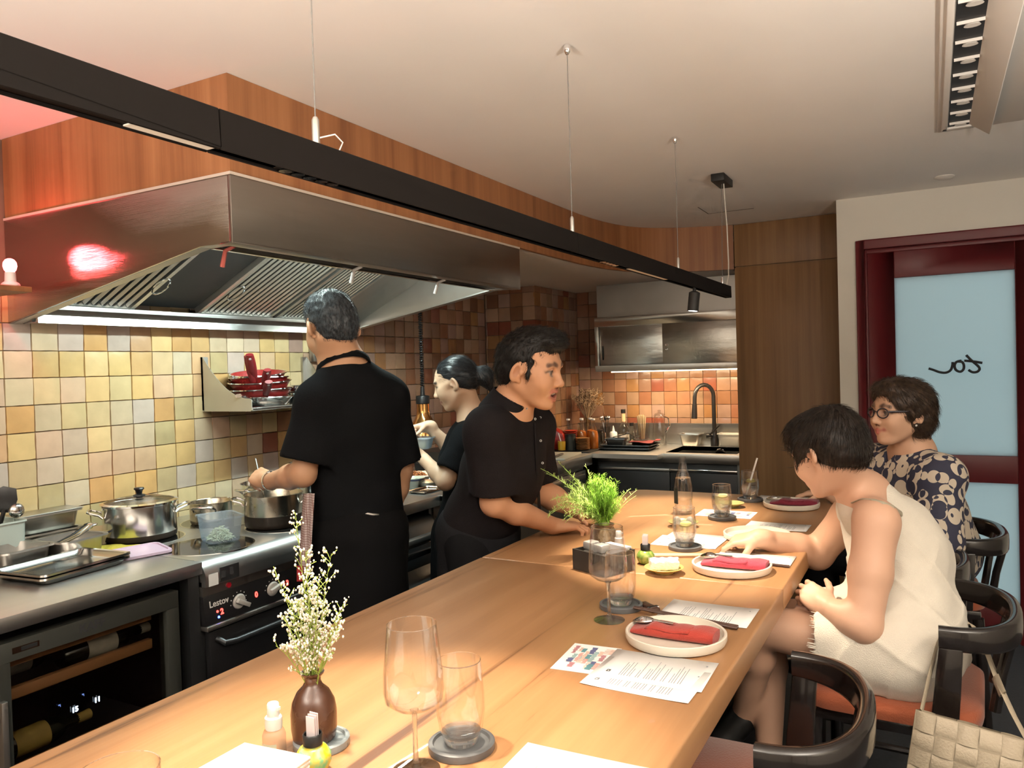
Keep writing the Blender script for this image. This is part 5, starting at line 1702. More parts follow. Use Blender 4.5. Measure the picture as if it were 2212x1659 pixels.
def card(label, cx, cy_, w, d, rz, seed):
    t = thing('illustrated_card', label, 'card', (cx, cy_, ZT + .0006), rz, 'illustrated cards')
    MB().box(-w / 2, w / 2, -d / 2, d / 2, 0, .0005).build('paper', M_WHITE, t)
    r = random.Random(seed)
    pal = [(.62, .36, .32), (.10, .24, .27), (.10, .11, .22), (.66, .46, .38), (.30, .42, .42), (.70, .58, .52), (.42, .20, .22)]
    ms = [mat('card_%d_%d' % (seed, k), c, .8, var=.25, scale=90) for k, c in enumerate(pal)]
    for k in range(26):
        x0 = r.uniform(-.40, .28) * w
        y0 = -.42 * d + .84 * d * (k % 9) / 9
        ww, hh = r.uniform(.12, .4) * w, r.uniform(.05, .12) * d
        ww = min(ww, .42 * w - x0)
        n = 7
        ph = r.uniform(0, 6)
        pts = [(x0 + ww * q / n, y0 + .012 * d * math.sin(3 * q + ph)) for q in range(n + 1)] + [(x0 + ww * q / n, y0 + hh + .014 * d * math.sin(2 * q + ph)) for q in range(n, -1, -1)]
        zz = .00052 + k * .000012
        MB().add([(a, b, zz) for a, b in pts], [(q, q + 1, 2 * n - q, 2 * n + 1 - q) for q in range(n)]).build('printed_shape', ms[(k * 3 + seed) % 7], t)
    return t


# ---- nearest set: vase with white flowers, spray bottle, napkins
vx, vy = -.893, .935
M_BROWNGL = mat('brown_glaze', (.075, .030, .016), .28, var=.3, scale=9, coat=.35)
cst = thing('coaster', 'grey marbled coaster under the brown vase', 'coaster', (vx + .012, vy + .003, ZT + .0003), 0, 'marbled coasters')
MB().lathe([(0, 0), (.044, 0), (.045, .002), (.045, .0115), (.043, .013), (.038, .013), (.036, .0085), (0, .0085)], (0, 0, 0), 40).build('disc', mat('coaster_grey', (.26, .30, .32), .3, var=.5, scale=14), cst)
vs_ = thing('brown_vase', 'small glossy brown bottle vase holding sprays of white flowers', 'vase', (vx, vy, ZT + .0095))
MB().lathe([(0, 0), (.030, 0), (.034, .004), (.0365, .02), (.0368, .045), (.034, .062), (.026, .078), (.016, .088), (.0130, .095), (.0135, .102), (.0185, .107), (.0190, .1095), (.0145, .1095), (.011, .103), (.011, .09), (0, .06)], (0, 0, 0), 48).build('vase', M_BROWNGL, vs_)
fl = thing('white_flower_sprays', 'tall sprays of tiny white sea lavender standing in the brown vase', 'flowers', (vx, vy, ZT + .06))
M_STEM = mat('stem_green', (.24, .33, .06), .6, var=.15)
M_PETAL = mat('petal_white', (.82, .80, .72), .6, var=.05)
rr = random.Random(5)
stems, buds = MB(), MB()
right = np.array([CR[0], CR[1], 0])
right /= np.linalg.norm(right)
fwd = np.array([-right[1], right[0], 0])


def spray(tip_px, tip_py, depth, nb):
    tip = PD(tip_px, tip_py, depth) - np.array([vx, vy, ZT + .06])
    p0 = np.array([rr.uniform(-.006, .006), rr.uniform(-.006, .006), .0])
    mid = p0 * .4 + tip * .6
    mid[2] = .05 + (tip[2] - .05) * .55
    mid[:2] = tip[:2] * .42
    pts = []
    for k in range(11):
        t = k / 10
        pts.append((1 - t) ** 2 * p0 + 2 * t * (1 - t) * mid + t * t * tip)
    stems.tube(pts, [.0011 - .0007 * k / 10 for k in range(11)], 5)
    for b in range(nb):
        t = .32 + .68 * (b + rr.random() * .6) / nb
        base = (1 - t) ** 2 * p0 + 2 * t * (1 - t) * mid + t * t * tip
        side = rr.choice((-1, 1))
        d = right * side * rr.uniform(.35, 1) + fwd * rr.uniform(-.6, .6) + np.array([0, 0, rr.uniform(.5, 1.1)])
        d /= np.linalg.norm(d)
        ln = rr.uniform(.012, .036) * (1.25 - .75 * t)
        e = base + d * ln
        stems.tube([base, base + d * ln * .5 + np.array([0, 0, .001]), e], .00055, 4)
        for q in range(rr.randint(2, 5)):
            c = base + d * ln * rr.uniform(.45, 1.1) + np.array([rr.uniform(-.004, .004), rr.uniform(-.004, .004), rr.uniform(-.003, .005)])
            buds.sphere(c, rr.uniform(.0011, .0021), 6, (1, 1, 1.3))


for tx, ty, nb in ((638, 1108, 26), (660, 1190, 24), (716, 1195, 24), (596, 1240, 20), (620, 1285, 20), (742, 1305, 20), (735, 1335, 16), (596, 1395, 12), (655, 1240, 22), (690, 1255, 22), (700, 1300, 20), (640, 1300, 20),
                   (612, 1330, 16), (675, 1330, 18), (722, 1370, 12), (700, 1420, 10), (640, 1400, 14), (668, 1290, 20)):
    spray(tx, ty, 1.235 + rr.uniform(-.035, .035), nb)
tag(stems.build('flower_stems', M_STEM, fl, flat=True), kind='stuff')
tag(buds.build('flower_buds', M_PETAL, fl), kind='stuff')

M_CLEARP = milkmat('clear_spray_plastic', (.62, .57, .52), .86, .12)


def spray_bottle(label, x, y):
    t = thing('spray_bottle', label, 'bottle', (x, y, ZT + .0005), 0, 'sanitiser spray bottles')
    MB().lathe([(0, 0), (.0165, 0), (.018, .003), (.018, .040), (.0155, .047), (.011, .050)], (0, 0, 0), 28).build('bottle', M_CLEARP, t)
    MB().lathe([(.0125, .050), (.0132, .053), (.0132, .068), (.0115, .070)], (0, 0, 0), 24).build('collar', M_WHITEP, t)
    MB().lathe([(.0085, .070), (.0095, .072), (.0092, .088), (.0080, .090), (0, .0905)], (0, 0, 0), 20).obox((.010, 0, .083), (.006, .006, .005)).build('pump', M_WHITEP, t)
    MB().lathe([(.0183, .010), (.0183, .032)], (0, 0, 0), 20, a0=-2.4, a1=-.6).build('label', milkmat('spray_label_%d' % int(abs(x * 1000)), (.5, .6, .5), .3), t)
    return t


def sachet_pot(label, x, y, cols):
    t = thing('sachet_pot', label, 'holder', (x, y, ZT + .0005), 0, 'round sachet pots')
    m, nt, b = _new('sachet_glaze_%d' % int(abs(y * 1000)))
    tc = N(nt, 'ShaderNodeTexCoord')
    no = N(nt, 'ShaderNodeTexNoise')
    no.inputs['Scale'].default_value = 38
    no.inputs['Distortion'].default_value = 1.2
    cr = N(nt, 'ShaderNodeValToRGB')
    cr.color_ramp.elements[0].position = .35
    cr.color_ramp.elements[0].color = (*cols[0], 1)
    cr.color_ramp.elements[1].position = .6
    cr.color_ramp.elements[1].color = (*cols[1], 1)
    nt.links.new(tc.outputs['Object'], no.inputs['Vector'])
    nt.links.new(no.outputs[0], cr.inputs[0])
    nt.links.new(cr.outputs[0], b.inputs['Base Color'])
    b.inputs['Roughness'].default_value = .25
    MB().lathe([(0, 0), (.014, 0), (.022, .006), (.027, .018), (.0265, .028), (.020, .038), (.012, .042)], (0, 0, 0), 32).build('ball', m, t)
    MB().lathe([(.012, .042), (.0145, .043), (.0150, .058), (.0135, .060), (.0125, .059), (.0125, .044)], (0, 0, 0), 28).build('neck', M_BLACKP, t)
    s = MB()
    for k in range(3):
        o_ = MB().obox((0, -.004 + .004 * k, .066 + .002 * k), (.016, .0014, .038)).build('paper_sachet', mat('sachet_%d%d' % (k, int(abs(y * 100))), (.74, .66, .68), .6, var=.05), t)
    return t


sx_, sy_ = TB(594, 1642)
spray_bottle('clear spray bottle with white pump left of the brown vase', sx_, sy_)
sx_, sy_ = TB(678, 1668)
sachet_pot('green and yellow round pot with paper sachets before the brown vase', sx_, sy_, ((.62, .40, .02), (.16, .42, .20)))


def napkin_box(label, x, y, rz, w, d, h, stand):
    t = thing('napkin_box', label, 'napkin holder', (x, y, ZT + .0005), rz, 'black napkin boxes')
    m = mat('box_black_%d' % int(abs(y * 100)), (.030, .027, .024), .45, var=.2, scale=30)
    b = MB()
    b.box(-w / 2, w / 2, -d / 2, -d / 2 + .006, 0, h).box(-w / 2, w / 2, d / 2 - .006, d / 2, 0, h).box(-w / 2, -w / 2 + .006, -d / 2 + .006, d / 2 - .006, 0, h).box(w / 2 - .006, w / 2, -d / 2 + .006, d / 2 - .006, 0, h).box(
        -w / 2 + .006, w / 2 - .006, -d / 2 + .006, d / 2 - .006, 0, .005)
    b.build('box', m, t)
    return t


c1, c2 = ON(530, 1604, 2, .936), ON(662, 1640, 2, .936)
ex_ = (c2 - c1)[:2]
an_ = math.atan2(ex_[1], ex_[0])
mid_ = (c1 + c2)[:2] / 2 + np.array([math.sin(an_), -math.cos(an_)]) * .066
nb_ = napkin_box('black napkin box with a thick stack of white napkins at the bottom edge', mid_[0], mid_[1], an_, .135, .135, .030, True)
for k in range(6):
    MB().grid(lambda u, v: ((u - .5) * .128 + .001 * k, (v - .5) * .128, .032 + .0055 * k + .0015 * math.sin(3 * u + k) + (.004 * (u - .5) * (v - .3))), 6, 6).build('paper_napkin', M_WHITE, nb_)
    nb_.children[-1].modifiers.new('s', 'SOLIDIFY').thickness = .005

coaster('dark marbled coaster under the nearest empty tumbler', -.668, 1.025)
tumbler('nearest empty tumbler beside the tall wine glass', -.668, 1.025, .132)
wine_glass('nearest tall wine glass in front of the empty tumbler', -.694, .938)
p = ON(310, 1652, 2, 1.10)
wine_glass('wine glass cut off at the bottom left frame edge', p[0] - .01, p[1] - .02)
menu('menu sheet cut off by the bottom frame edge', ((-.475, .985), (.205, .205), .03), 1)

# ---- first place setting
plate('nearest cream stoneware plate with a brick red napkin', -.500, 1.628)
napkin('brick red rolled napkin on the nearest plate', -.505, 1.632, -.03, (.34, .035, .022))
spoon('steel spoon lying on the brick red napkin', -.575, 1.645, -.25)
menu('lower of two overlapping menu sheets before the nearest plate', ((-.492, 1.405), (.210, .150), -.02), 2)
menu('upper of two overlapping menu sheets before the nearest plate', ((-.488, 1.455), (.212, .150), .03), 3, z=ZT + .0014)
card('illustrated card poking out left of the two overlapping menus', -.635, 1.455, .150, .105, PI / 2 + .08, 4)
menu('menu sheet lying behind the nearest plate', ((-.484, 1.838), (.212, .150), 0.0), 5)
coaster('dark marbled coaster behind the middle wine glass', -.690, 1.800)
tumbler('empty tumbler beside the middle wine glass', -.690, 1.800, .128)
wine_glass('middle wine glass in front of the black condiment box', -.682, 1.700)
ck = thing('chopsticks', 'dark brown chopsticks lying behind the nearest plate', 'chopsticks', (-.52, 1.758, ZT + .012), 0)
M_CHOP = mat('chop_dark', (.060, .028, .018), .4, var=.1)
for k in range(2):
    MB().tube([(-.125, .006 + .008 * k, .004), (.125, -.012 + .010 * k, -.0065)], [.0028, .0042], 8).build('stick', M_CHOP, ck)
kr = thing('chopstick_rest', 'dark wooden chopstick rest with steel clip beside the coaster', 'rest', (-.622, 1.815, ZT + .0005), .9)
MB().prism([(-.012, 0), (.012, 0), (.010, .011), (-.010, .011)], 1, -.032, .032).build('rest', M_CHOP, kr, bevel=.002)
MB().box(-.0135, .0135, -.022, -.012, .0005, .0118).build('clip', M_CHROME, kr)

# ---- condiment set with the fern
fx_, fy_2 = -.925, 2.285
pv = thing('bronze_vase', 'textured bronze brown vase holding the bright fern', 'vase', (fx_, fy_2, ZT + .0005))
MB().lathe([(0, 0), (.040, 0), (.046, .006), (.050, .030), (.046, .060), (.034, .082), (.028, .092), (.033, .100), (.030, .100), (.024, .09), (0, .07)], (0, 0, 0), 40).build('vase', mat('bronze_glaze', (.17, .11, .05), .35, .5, var=.5, scale=40, bump=.7, bscale=55), pv)
fe = thing('asparagus_fern', 'bright green feathery fern spilling out of the bronze vase', 'plant', (fx_, fy_2, ZT + .08))
M_FERN = mat('fern_green', (.30, .56, .07), .5, var=.3, scale=20, sub=0)
M_FERN2 = mat('fern_pale', (.44, .62, .17), .5, var=.3, scale=20)
rr = random.Random(8)


def frond(mb, p0, p1, sag, n, ln, r0=.0010, wd_=.085):
    p0, p1 = np.array(p0), np.array(p1)
    mid = (p0 + p1) / 2 + np.array([0, 0, sag])
    pts = []
    for k in range(9):
        t = k / 8
        pts.append((1 - t) ** 2 * p0 + 2 * t * (1 - t) * mid + t * t * p1)
    mb.tube(pts, [r0 * (1.2 - t / 10) for t in range(9)], 4)
    ax = p1 - p0
    ax /= np.linalg.norm(ax)
    for k in range(n):
        t = .18 + .82 * rr.random()
        b = (1 - t) ** 2 * p0 + 2 * t * (1 - t) * mid + t * t * p1
        d = np.array([rr.gauss(0, 1), rr.gauss(0, 1), rr.gauss(0, .8)])
        d -= ax * (d @ ax) * .8
        d = d / np.linalg.norm(d) + ax * .55
        d /= np.linalg.norm(d)
        l_ = ln * rr.uniform(.5, 1.15) * (1.15 - .5 * t)
        e = b + d * l_
        s = np.cross(d, [0, 0, 1.0])
        s = s / (np.linalg.norm(s) + 1e-9) * l_ * wd_
        mb.add([b - s * .4, b + s * .4, e + s * .2 - d * l_ * .2, e, e - s * .5 - d * l_ * .2], [(0, 1, 2, 3, 4)])


base = np.array([fx_, fy_2, ZT + .08])
f1, f2 = MB(), MB()
cen = PD(1296, 1075, 2.44) - base
for k in range(75):
    a, b = rr.uniform(0, 2 * PI), rr.uniform(-.7, 1.4)
    d = rr.uniform(.75, 1)
    e = cen + np.array([math.cos(a) * math.cos(b) * .072, math.sin(a) * math.cos(b) * .072, math.sin(b) * .078]) * d
    frond(f1, (rr.uniform(-.01, .01), rr.uniform(-.01, .01), .01), e, rr.uniform(.0, .02), 95, .022)
for (x_, y_, dd, sag, n) in ((1180, 1022, 2.42, .05, 30), (1208, 1000, 2.43, .04, 34), (1265, 1005, 2.45, .03, 34), (1185, 1110, 2.38, .09, 60), (1200, 1075, 2.40, .07, 60), (1215, 1125, 2.38, .08, 50), (1190, 1080, 2.38, .08, 60),
                            (1232, 1105, 2.38, .07, 60), (1253, 1118, 2.36, .06, 40), (1220, 1050, 2.42, .05, 60), (1205, 1095, 2.40, .08, 50), (1350, 1062, 2.48, .03, 26), (1375, 1070, 2.50, .02, 16), (1235, 1070, 2.41, .06, 60), (1225, 1035, 2.43, .04, 44),
                            (1240, 1090, 2.35, .07, 60), (1215, 1075, 2.36, .07, 60), (1245, 1045, 2.42, .05, 50)):
    for q_ in range(2):
        frond(f2, (0, 0, .01), PD(x_ + rr.uniform(-14, 14) * q_, y_ + rr.uniform(-14, 14) * q_, dd) - base, sag, n, .021, .0011, .13)
tag(f1.build('dense_leaflets', M_FERN, fe, flat=True), kind='stuff')
tag(f2.build('loose_fronds', M_FERN2, fe, flat=True), kind='stuff')
tag(MB().lathe([(.003, -.06), (.012, 0), (.02, .03)], (0, 0, 0), 8).build('stem_bundle', M_STEM, fe))

napkin_box('black condiment box holding grey capped shakers by the middle wine glass', -.865, 2.125, -.42, .135, .125, .060, False)
for k, (dx, dy) in enumerate(((-.030, -.020), (.022, -.028))):
    a = -.42
    x_, y_ = -.865 + dx * math.cos(a) - dy * math.sin(a), 2.125 + dx * math.sin(a) + dy * math.cos(a)
    t = thing('shaker', ('left' if k == 0 else 'right') + ' glass shaker with grey cap in the black condiment box', 'shaker', (x_, y_, ZT + .0062), a, 'grey capped shakers')
    MB().obox((0, 0, .026), (.036, .036, .052)).build('jar', milkmat('shaker_glass_%d' % k, (.55, .52, .48), .6, .1), t, bevel=.006)
    MB().obox((0, 0, .065), (.038, .038, .024)).build('cap', mat('cap_grey_%d' % k, (.38, .38, .37), .4, .3, var=.03), t, bevel=.006)
nk2 = thing('napkin_stack', 'small stack of white napkins inside the black condiment box', 'napkins', (-.845, 2.155, ZT + .0065), -.42)
for k in range(3):
    MB().obox((0, .012, .030), (.09, .004, .058)).move(Matrix.Translation((0, .008 * k, 0))).build('paper_napkin', M_WHITE, nk2)
spray_bottle('clear spray bottle with white pump beside the bronze vase', -.862, 2.245)
sachet_pot('round green pot with paper sachets right of the condiment box', -.772, 2.230, ((.10, .22, .04), (.30, .34, .08)))

# ---- second place setting
plate('cream plate with pinkish red napkin before the leaning woman', -.522, 2.255, .112)
napkin('pinkish red rolled napkin on the second plate', -.515, 2.262, -.02, (.42, .045, .075))
spoon('steel spoon lying on the pinkish red napkin', -.592, 2.280, -.25)
M_SAUC = mat('saucer_yellow', (.56, .44, .14), .3, var=.1)


def saucer(label, x, y, m, r=.056):
    t = thing('saucer', label, 'saucer', (x, y, ZT + .0005), 0, 'small saucers')
    MB().lathe([(0, 0), (.026, 0), (.028, .004), (r - .004, .014), (r, .018), (r - .002, .019), (.03, .0075), (0, .006)], (0, 0, 0), 40).build('saucer', m, t)
    return t


saucer('yellow saucer with a white rolled towel left of the second plate', -.690, 2.150, M_SAUC)
tw_ = thing('rolled_towel', 'white rolled hand towel on the yellow saucer', 'towel', (-.690, 2.150, ZT + .0085), .45)
def towel(u, v):
    a = 2 * PI * v
    sq = lambda c: math.copysign(abs(c) ** .6, c)
    return ((u - .5) * .080 + .002 * math.sin(5 * a), .022 * sq(math.cos(a)) * (1 + .05 * math.sin(9 * u)), .018 + .017 * sq(math.sin(a)) + .001 * math.sin(22 * u + 3 * a))
tm = MB().grid(towel, 22, 28)
for u in (0.0, 1.0):
    ring = [towel(u, k / 28) for k in range(28)]
    tm.add(ring, [tuple(range(28)) if u else tuple(range(28))[::-1]])
tm.build('towel', mat('towel_white', (.84, .82, .74), .9, var=.04, bump=.5, bscale=160), tw_)
menu('menu sheet under the forearm beyond the second plate', ((-.488, 2.412), (.225, .125), 0.0), 6)
ck2 = thing('chopsticks', 'pale wooden chopsticks lying beyond the rolled towel', 'chopsticks', (-.68, 2.345, ZT + .006), .35)
for k in range(2):
    MB().tube([(-.105, .006 + .012 * k, -.001), (.105, -.004 + .012 * k, .004)], [.0048, .0030], 8).build('stick', mat('chop_pale_%d' % k, (.58, .42, .28), .5, var=.1), ck2)
ck3 = thing('chopstick', 'dark chopstick tip showing past the menu by the second plate', 'chopstick', (-.43, 2.340, ZT + .004), -.06)
MB().tube([(-.05, 0, .002), (.055, 0, 0)], [.003, .0045], 8).build('stick', M_CHOP, ck3)
coaster('marbled coaster under the water tumbler near the reaching hand', -.717, 2.458)
tumbler('water tumbler standing before the clear bottle', -.717, 2.458, .125, .075, True)
saucer('olive saucer behind the water tumbler near the reaching hand', -.820, 2.800, mat('saucer_olive', (.34, .32, .12), .3, var=.1))
for k in range(2):
    st_ = thing('pebble_salt_pot', ('left' if k == 0 else 'right') + ' little grey stone pot on the olive saucer', 'pot', (-.842 + .045 * k, 2.795 + .012 * k, ZT + .007), 0, 'little stone pots')
    MB().sphere((0, 0, .014), .014, 14, (1, 1, 1.15)).build('pot', mat('stone_grey_%d' % k, (.42, .40, .36), .6, var=.15, scale=60), st_)
menu('lower of two menu sheets under the reaching hand', ((-.735, 2.555), (.215, .155), .04), 7)
menu('upper of two menu sheets under the reaching hand', ((-.725, 2.610), (.205, .150), -.03), 8, z=ZT + .0013)
plate('cream plate half hidden under the reaching forearm', -.535, 2.690, .110)
bt = thing('glass_water_bottle', 'clear glass water bottle with a dark label', 'bottle', (-.892, 3.055, ZT + .0005))
MB().lathe([(0, 0), (.032, 0), (.035, .004), (.036, .06), (.0365, .105), (.030, .140), (.019, .175), (.0145, .200), (.0135, .212), (.0152, .213), (.0152, .217), (.0138, .218), (.0138, .226), (.0118, .226), (.0118, .2), (.028, .14), (.0345, .10), (.033, .005), (0, .004)], (0, 0, 0), 40).build('glass', M_GLASS, bt)
MB().lathe([(.0370, .040), (.0372, .102)], (0, 0, 0), 16, a0=-2.9, a1=-1.9).build('label', mat('bottle_label_dark', (.02, .03, .025), .5, var=.1), bt)
MB().lathe([(0, .005), (.0325, .006), (.0335, .055), (0, .055)], (0, 0, 0), 32).build('water', M_WATER, bt)
MB().lathe([(.0300, .1405), (.0308, .1415), (.0300, .1425)], (0, 0, 0), 32).build('embossed_ring', M_GLASST, bt)
text_mesh('embossed_mark', '8', .030, Matrix.Translation((.006, -.030, .142)) @ Matrix.Rotation(PI / 2 - .30, 4, 'X'), M_GLASST, bt, ext=.0010)
coaster('marbled coaster under the middle water tumbler', -.722, 2.985)
tumbler('middle water tumbler beside the reaching hand with lemon', -.722, 2.985, .122, .085, True)
card('illustrated card under the middle water tumbler', -.730, 3.085, .145, .215, PI / 2, 9)
saucer('olive saucer behind the middle water tumbler', -.745, 3.245, mat('saucer_olive2', (.38, .35, .14), .3, var=.1), .052)
menu('menu sheet beyond the reaching forearm', ((-.505, 2.910), (.215, .125), -.02), 10)

# ---- far place setting
plate('farthest cream plate with dark red napkin', -.520, 3.320, .110)
napkin('dark red rolled napkin on the farthest plate', -.510, 3.325, -.02, (.19, .012, .030))
spoon('steel spoon lying on the dark red napkin', -.595, 3.345, -.25)
menu('menu sheet at the far end of the counter', ((-.585, 3.505), (.205, .120), 0.0), 11)
coaster('marbled coaster under the far tumbler with straw', -.704, 3.415)
tumbler('far tumbler of cloudy drink with a white straw', -.704, 3.415, .120, .085, True, straw=True)
# ================================================================== chairs: black bent-rail armchairs with rust seats
M_LACQ = mat('black_lacquer', (.012, .009, .008), .20, var=.03, coat=.6)
M_RUST = mat('rust_upholstery', (.28, .065, .022), .8, var=.1, scale=14, bump=.2, bscale=250, sheen=.3)
M_MAROON = mat('maroon_upholstery', (.10, .018, .022), .8, var=.1, scale=14, bump=.2, bscale=250)


def make_chair(label, loc, rz, seatm):
    """local: backrest towards +X, open towards -X"""
    t = thing('dining_chair', label, 'chair', loc, rz, 'black lacquered dining chairs')
    RX, RY, Z0, Z1, TH = .165, .236, .755, .825, .032
    n = 30
    loops = []
    for k in range(n + 1):
        s = k / n
        a = -PI / 2 + PI * s
        # straight short arms, round back
        x, y = RX * max(0, math.cos(a)) ** .80, RY * math.copysign(abs(math.sin(a)) ** .85, math.sin(a))
        loops.append((x, y))
    def nrm(k):
        a_, b_ = np.array(loops[max(k - 1, 0)]), np.array(loops[min(k + 1, n)])
        tv = (b_ - a_) / np.linalg.norm(b_ - a_)
        return np.array([tv[1], -tv[0]])
    mb = MB()
    vs = []
    sec = [(-.5, 0), (-.42, .5), (.42, .5), (.5, 0), (.42, -.5), (-.42, -.5)]
    m = 12
    for k in range(n + 1):
        no = nrm(k)
        hz = (Z1 - Z0) * (.80 + .2 * math.sin(PI * k / n))
        for q in range(m):
            a = 2 * PI * q / m
            c, s_ = math.cos(a), math.sin(a)
            dn = TH / 2 * math.copysign(abs(c) ** .5, c)
            dz = hz / 2 * math.copysign(abs(s_) ** .5, s_)
            vs.append((loops[k][0] + no[0] * dn, loops[k][1] + no[1] * dn, Z1 - hz / 2 + dz))
    fs = [(i * m + q, i * m + (q + 1) % m, (i + 1) * m + (q + 1) % m, (i + 1) * m + q) for i in range(n) for q in range(m)]
    fs += [tuple(range(m))[::-1], tuple(n * m + q for q in range(m))]
    mb.add(vs, fs).build('back_rail', M_LACQ, t, ang=60)
    for s in (-1, 1):
        MB().prism([(-.022, .57), (.040, .57), (.052, .775), (.0, .775)], 1, s * RY - .013, s * RY + .013).build('arm_post', M_LACQ, t, bevel=.004)
        MB().tube([(.15, s * .12, .77), (.13, s * .10, .68), (.115, s * .10, .585)], [.013, .013, .014], 10).build('back_spindle', M_LACQ, t)
    # seat
    sl = []
    for z, e in ((.560, 0), (.575, .006), (.592, .004), (.603, -.020)):
        sl.append([(-.13 + x, y, z) for x, y in rrect(.44 + e, .45 + e, .10, 7)])
    mb, nn = loft(MB(), sl)
    mb.add(sl[-1], [tuple(range(nn))]).add(sl[0], [tuple(range(nn))[::-1]]).build('seat', seatm, t, ang=60)
    MB().box(-.33, .07, -.21, .21, .525, .560).build('seat_frame', M_LACQ, t, bevel=.008)
    for sx, sy in ((-.30, -.19), (-.30, .19), (.06, -.19), (.06, .19)):
        MB().tube([(sx, sy, .53), (sx * 1.04 + (.03 if sx > 0 else 0), sy * 1.05, 0)], [.021, .015], 10).build('leg', M_LACQ, t)
    for z, (a, b) in ((.20, ((-.305, -.195), (-.305, .195))), (.30, ((-.30, -.195), (.075, -.195))), (.30, ((-.30, .195), (.075, .195)))):
        MB().tube([(*a, z), (*b, z)], .011, 8).build('stretcher', M_LACQ, t)
    return t


CH = [make_chair('empty black lacquered chair nearest the camera at the counter edge', (-.286, 1.585, 0), .02, M_RUST)]
CH.append(dup(CH[0], (.012, 2.37, 0), -.05, 'black chair with rust seat under the woman in the cream dress'))
CH.append(dup(CH[0], (-.085, 2.905, 0), 0.0, 'black chair tucked between the two seated women'))
CH.append(dup(CH[0], (.055, 3.42, 0), .06, 'black chair of the woman with glasses by the door'))
# ================================================================== figures: one continuous skin each, grown from blended forms
def unit(v):
    v = np.array(v, float)
    return v / (np.linalg.norm(v) + 1e-12)


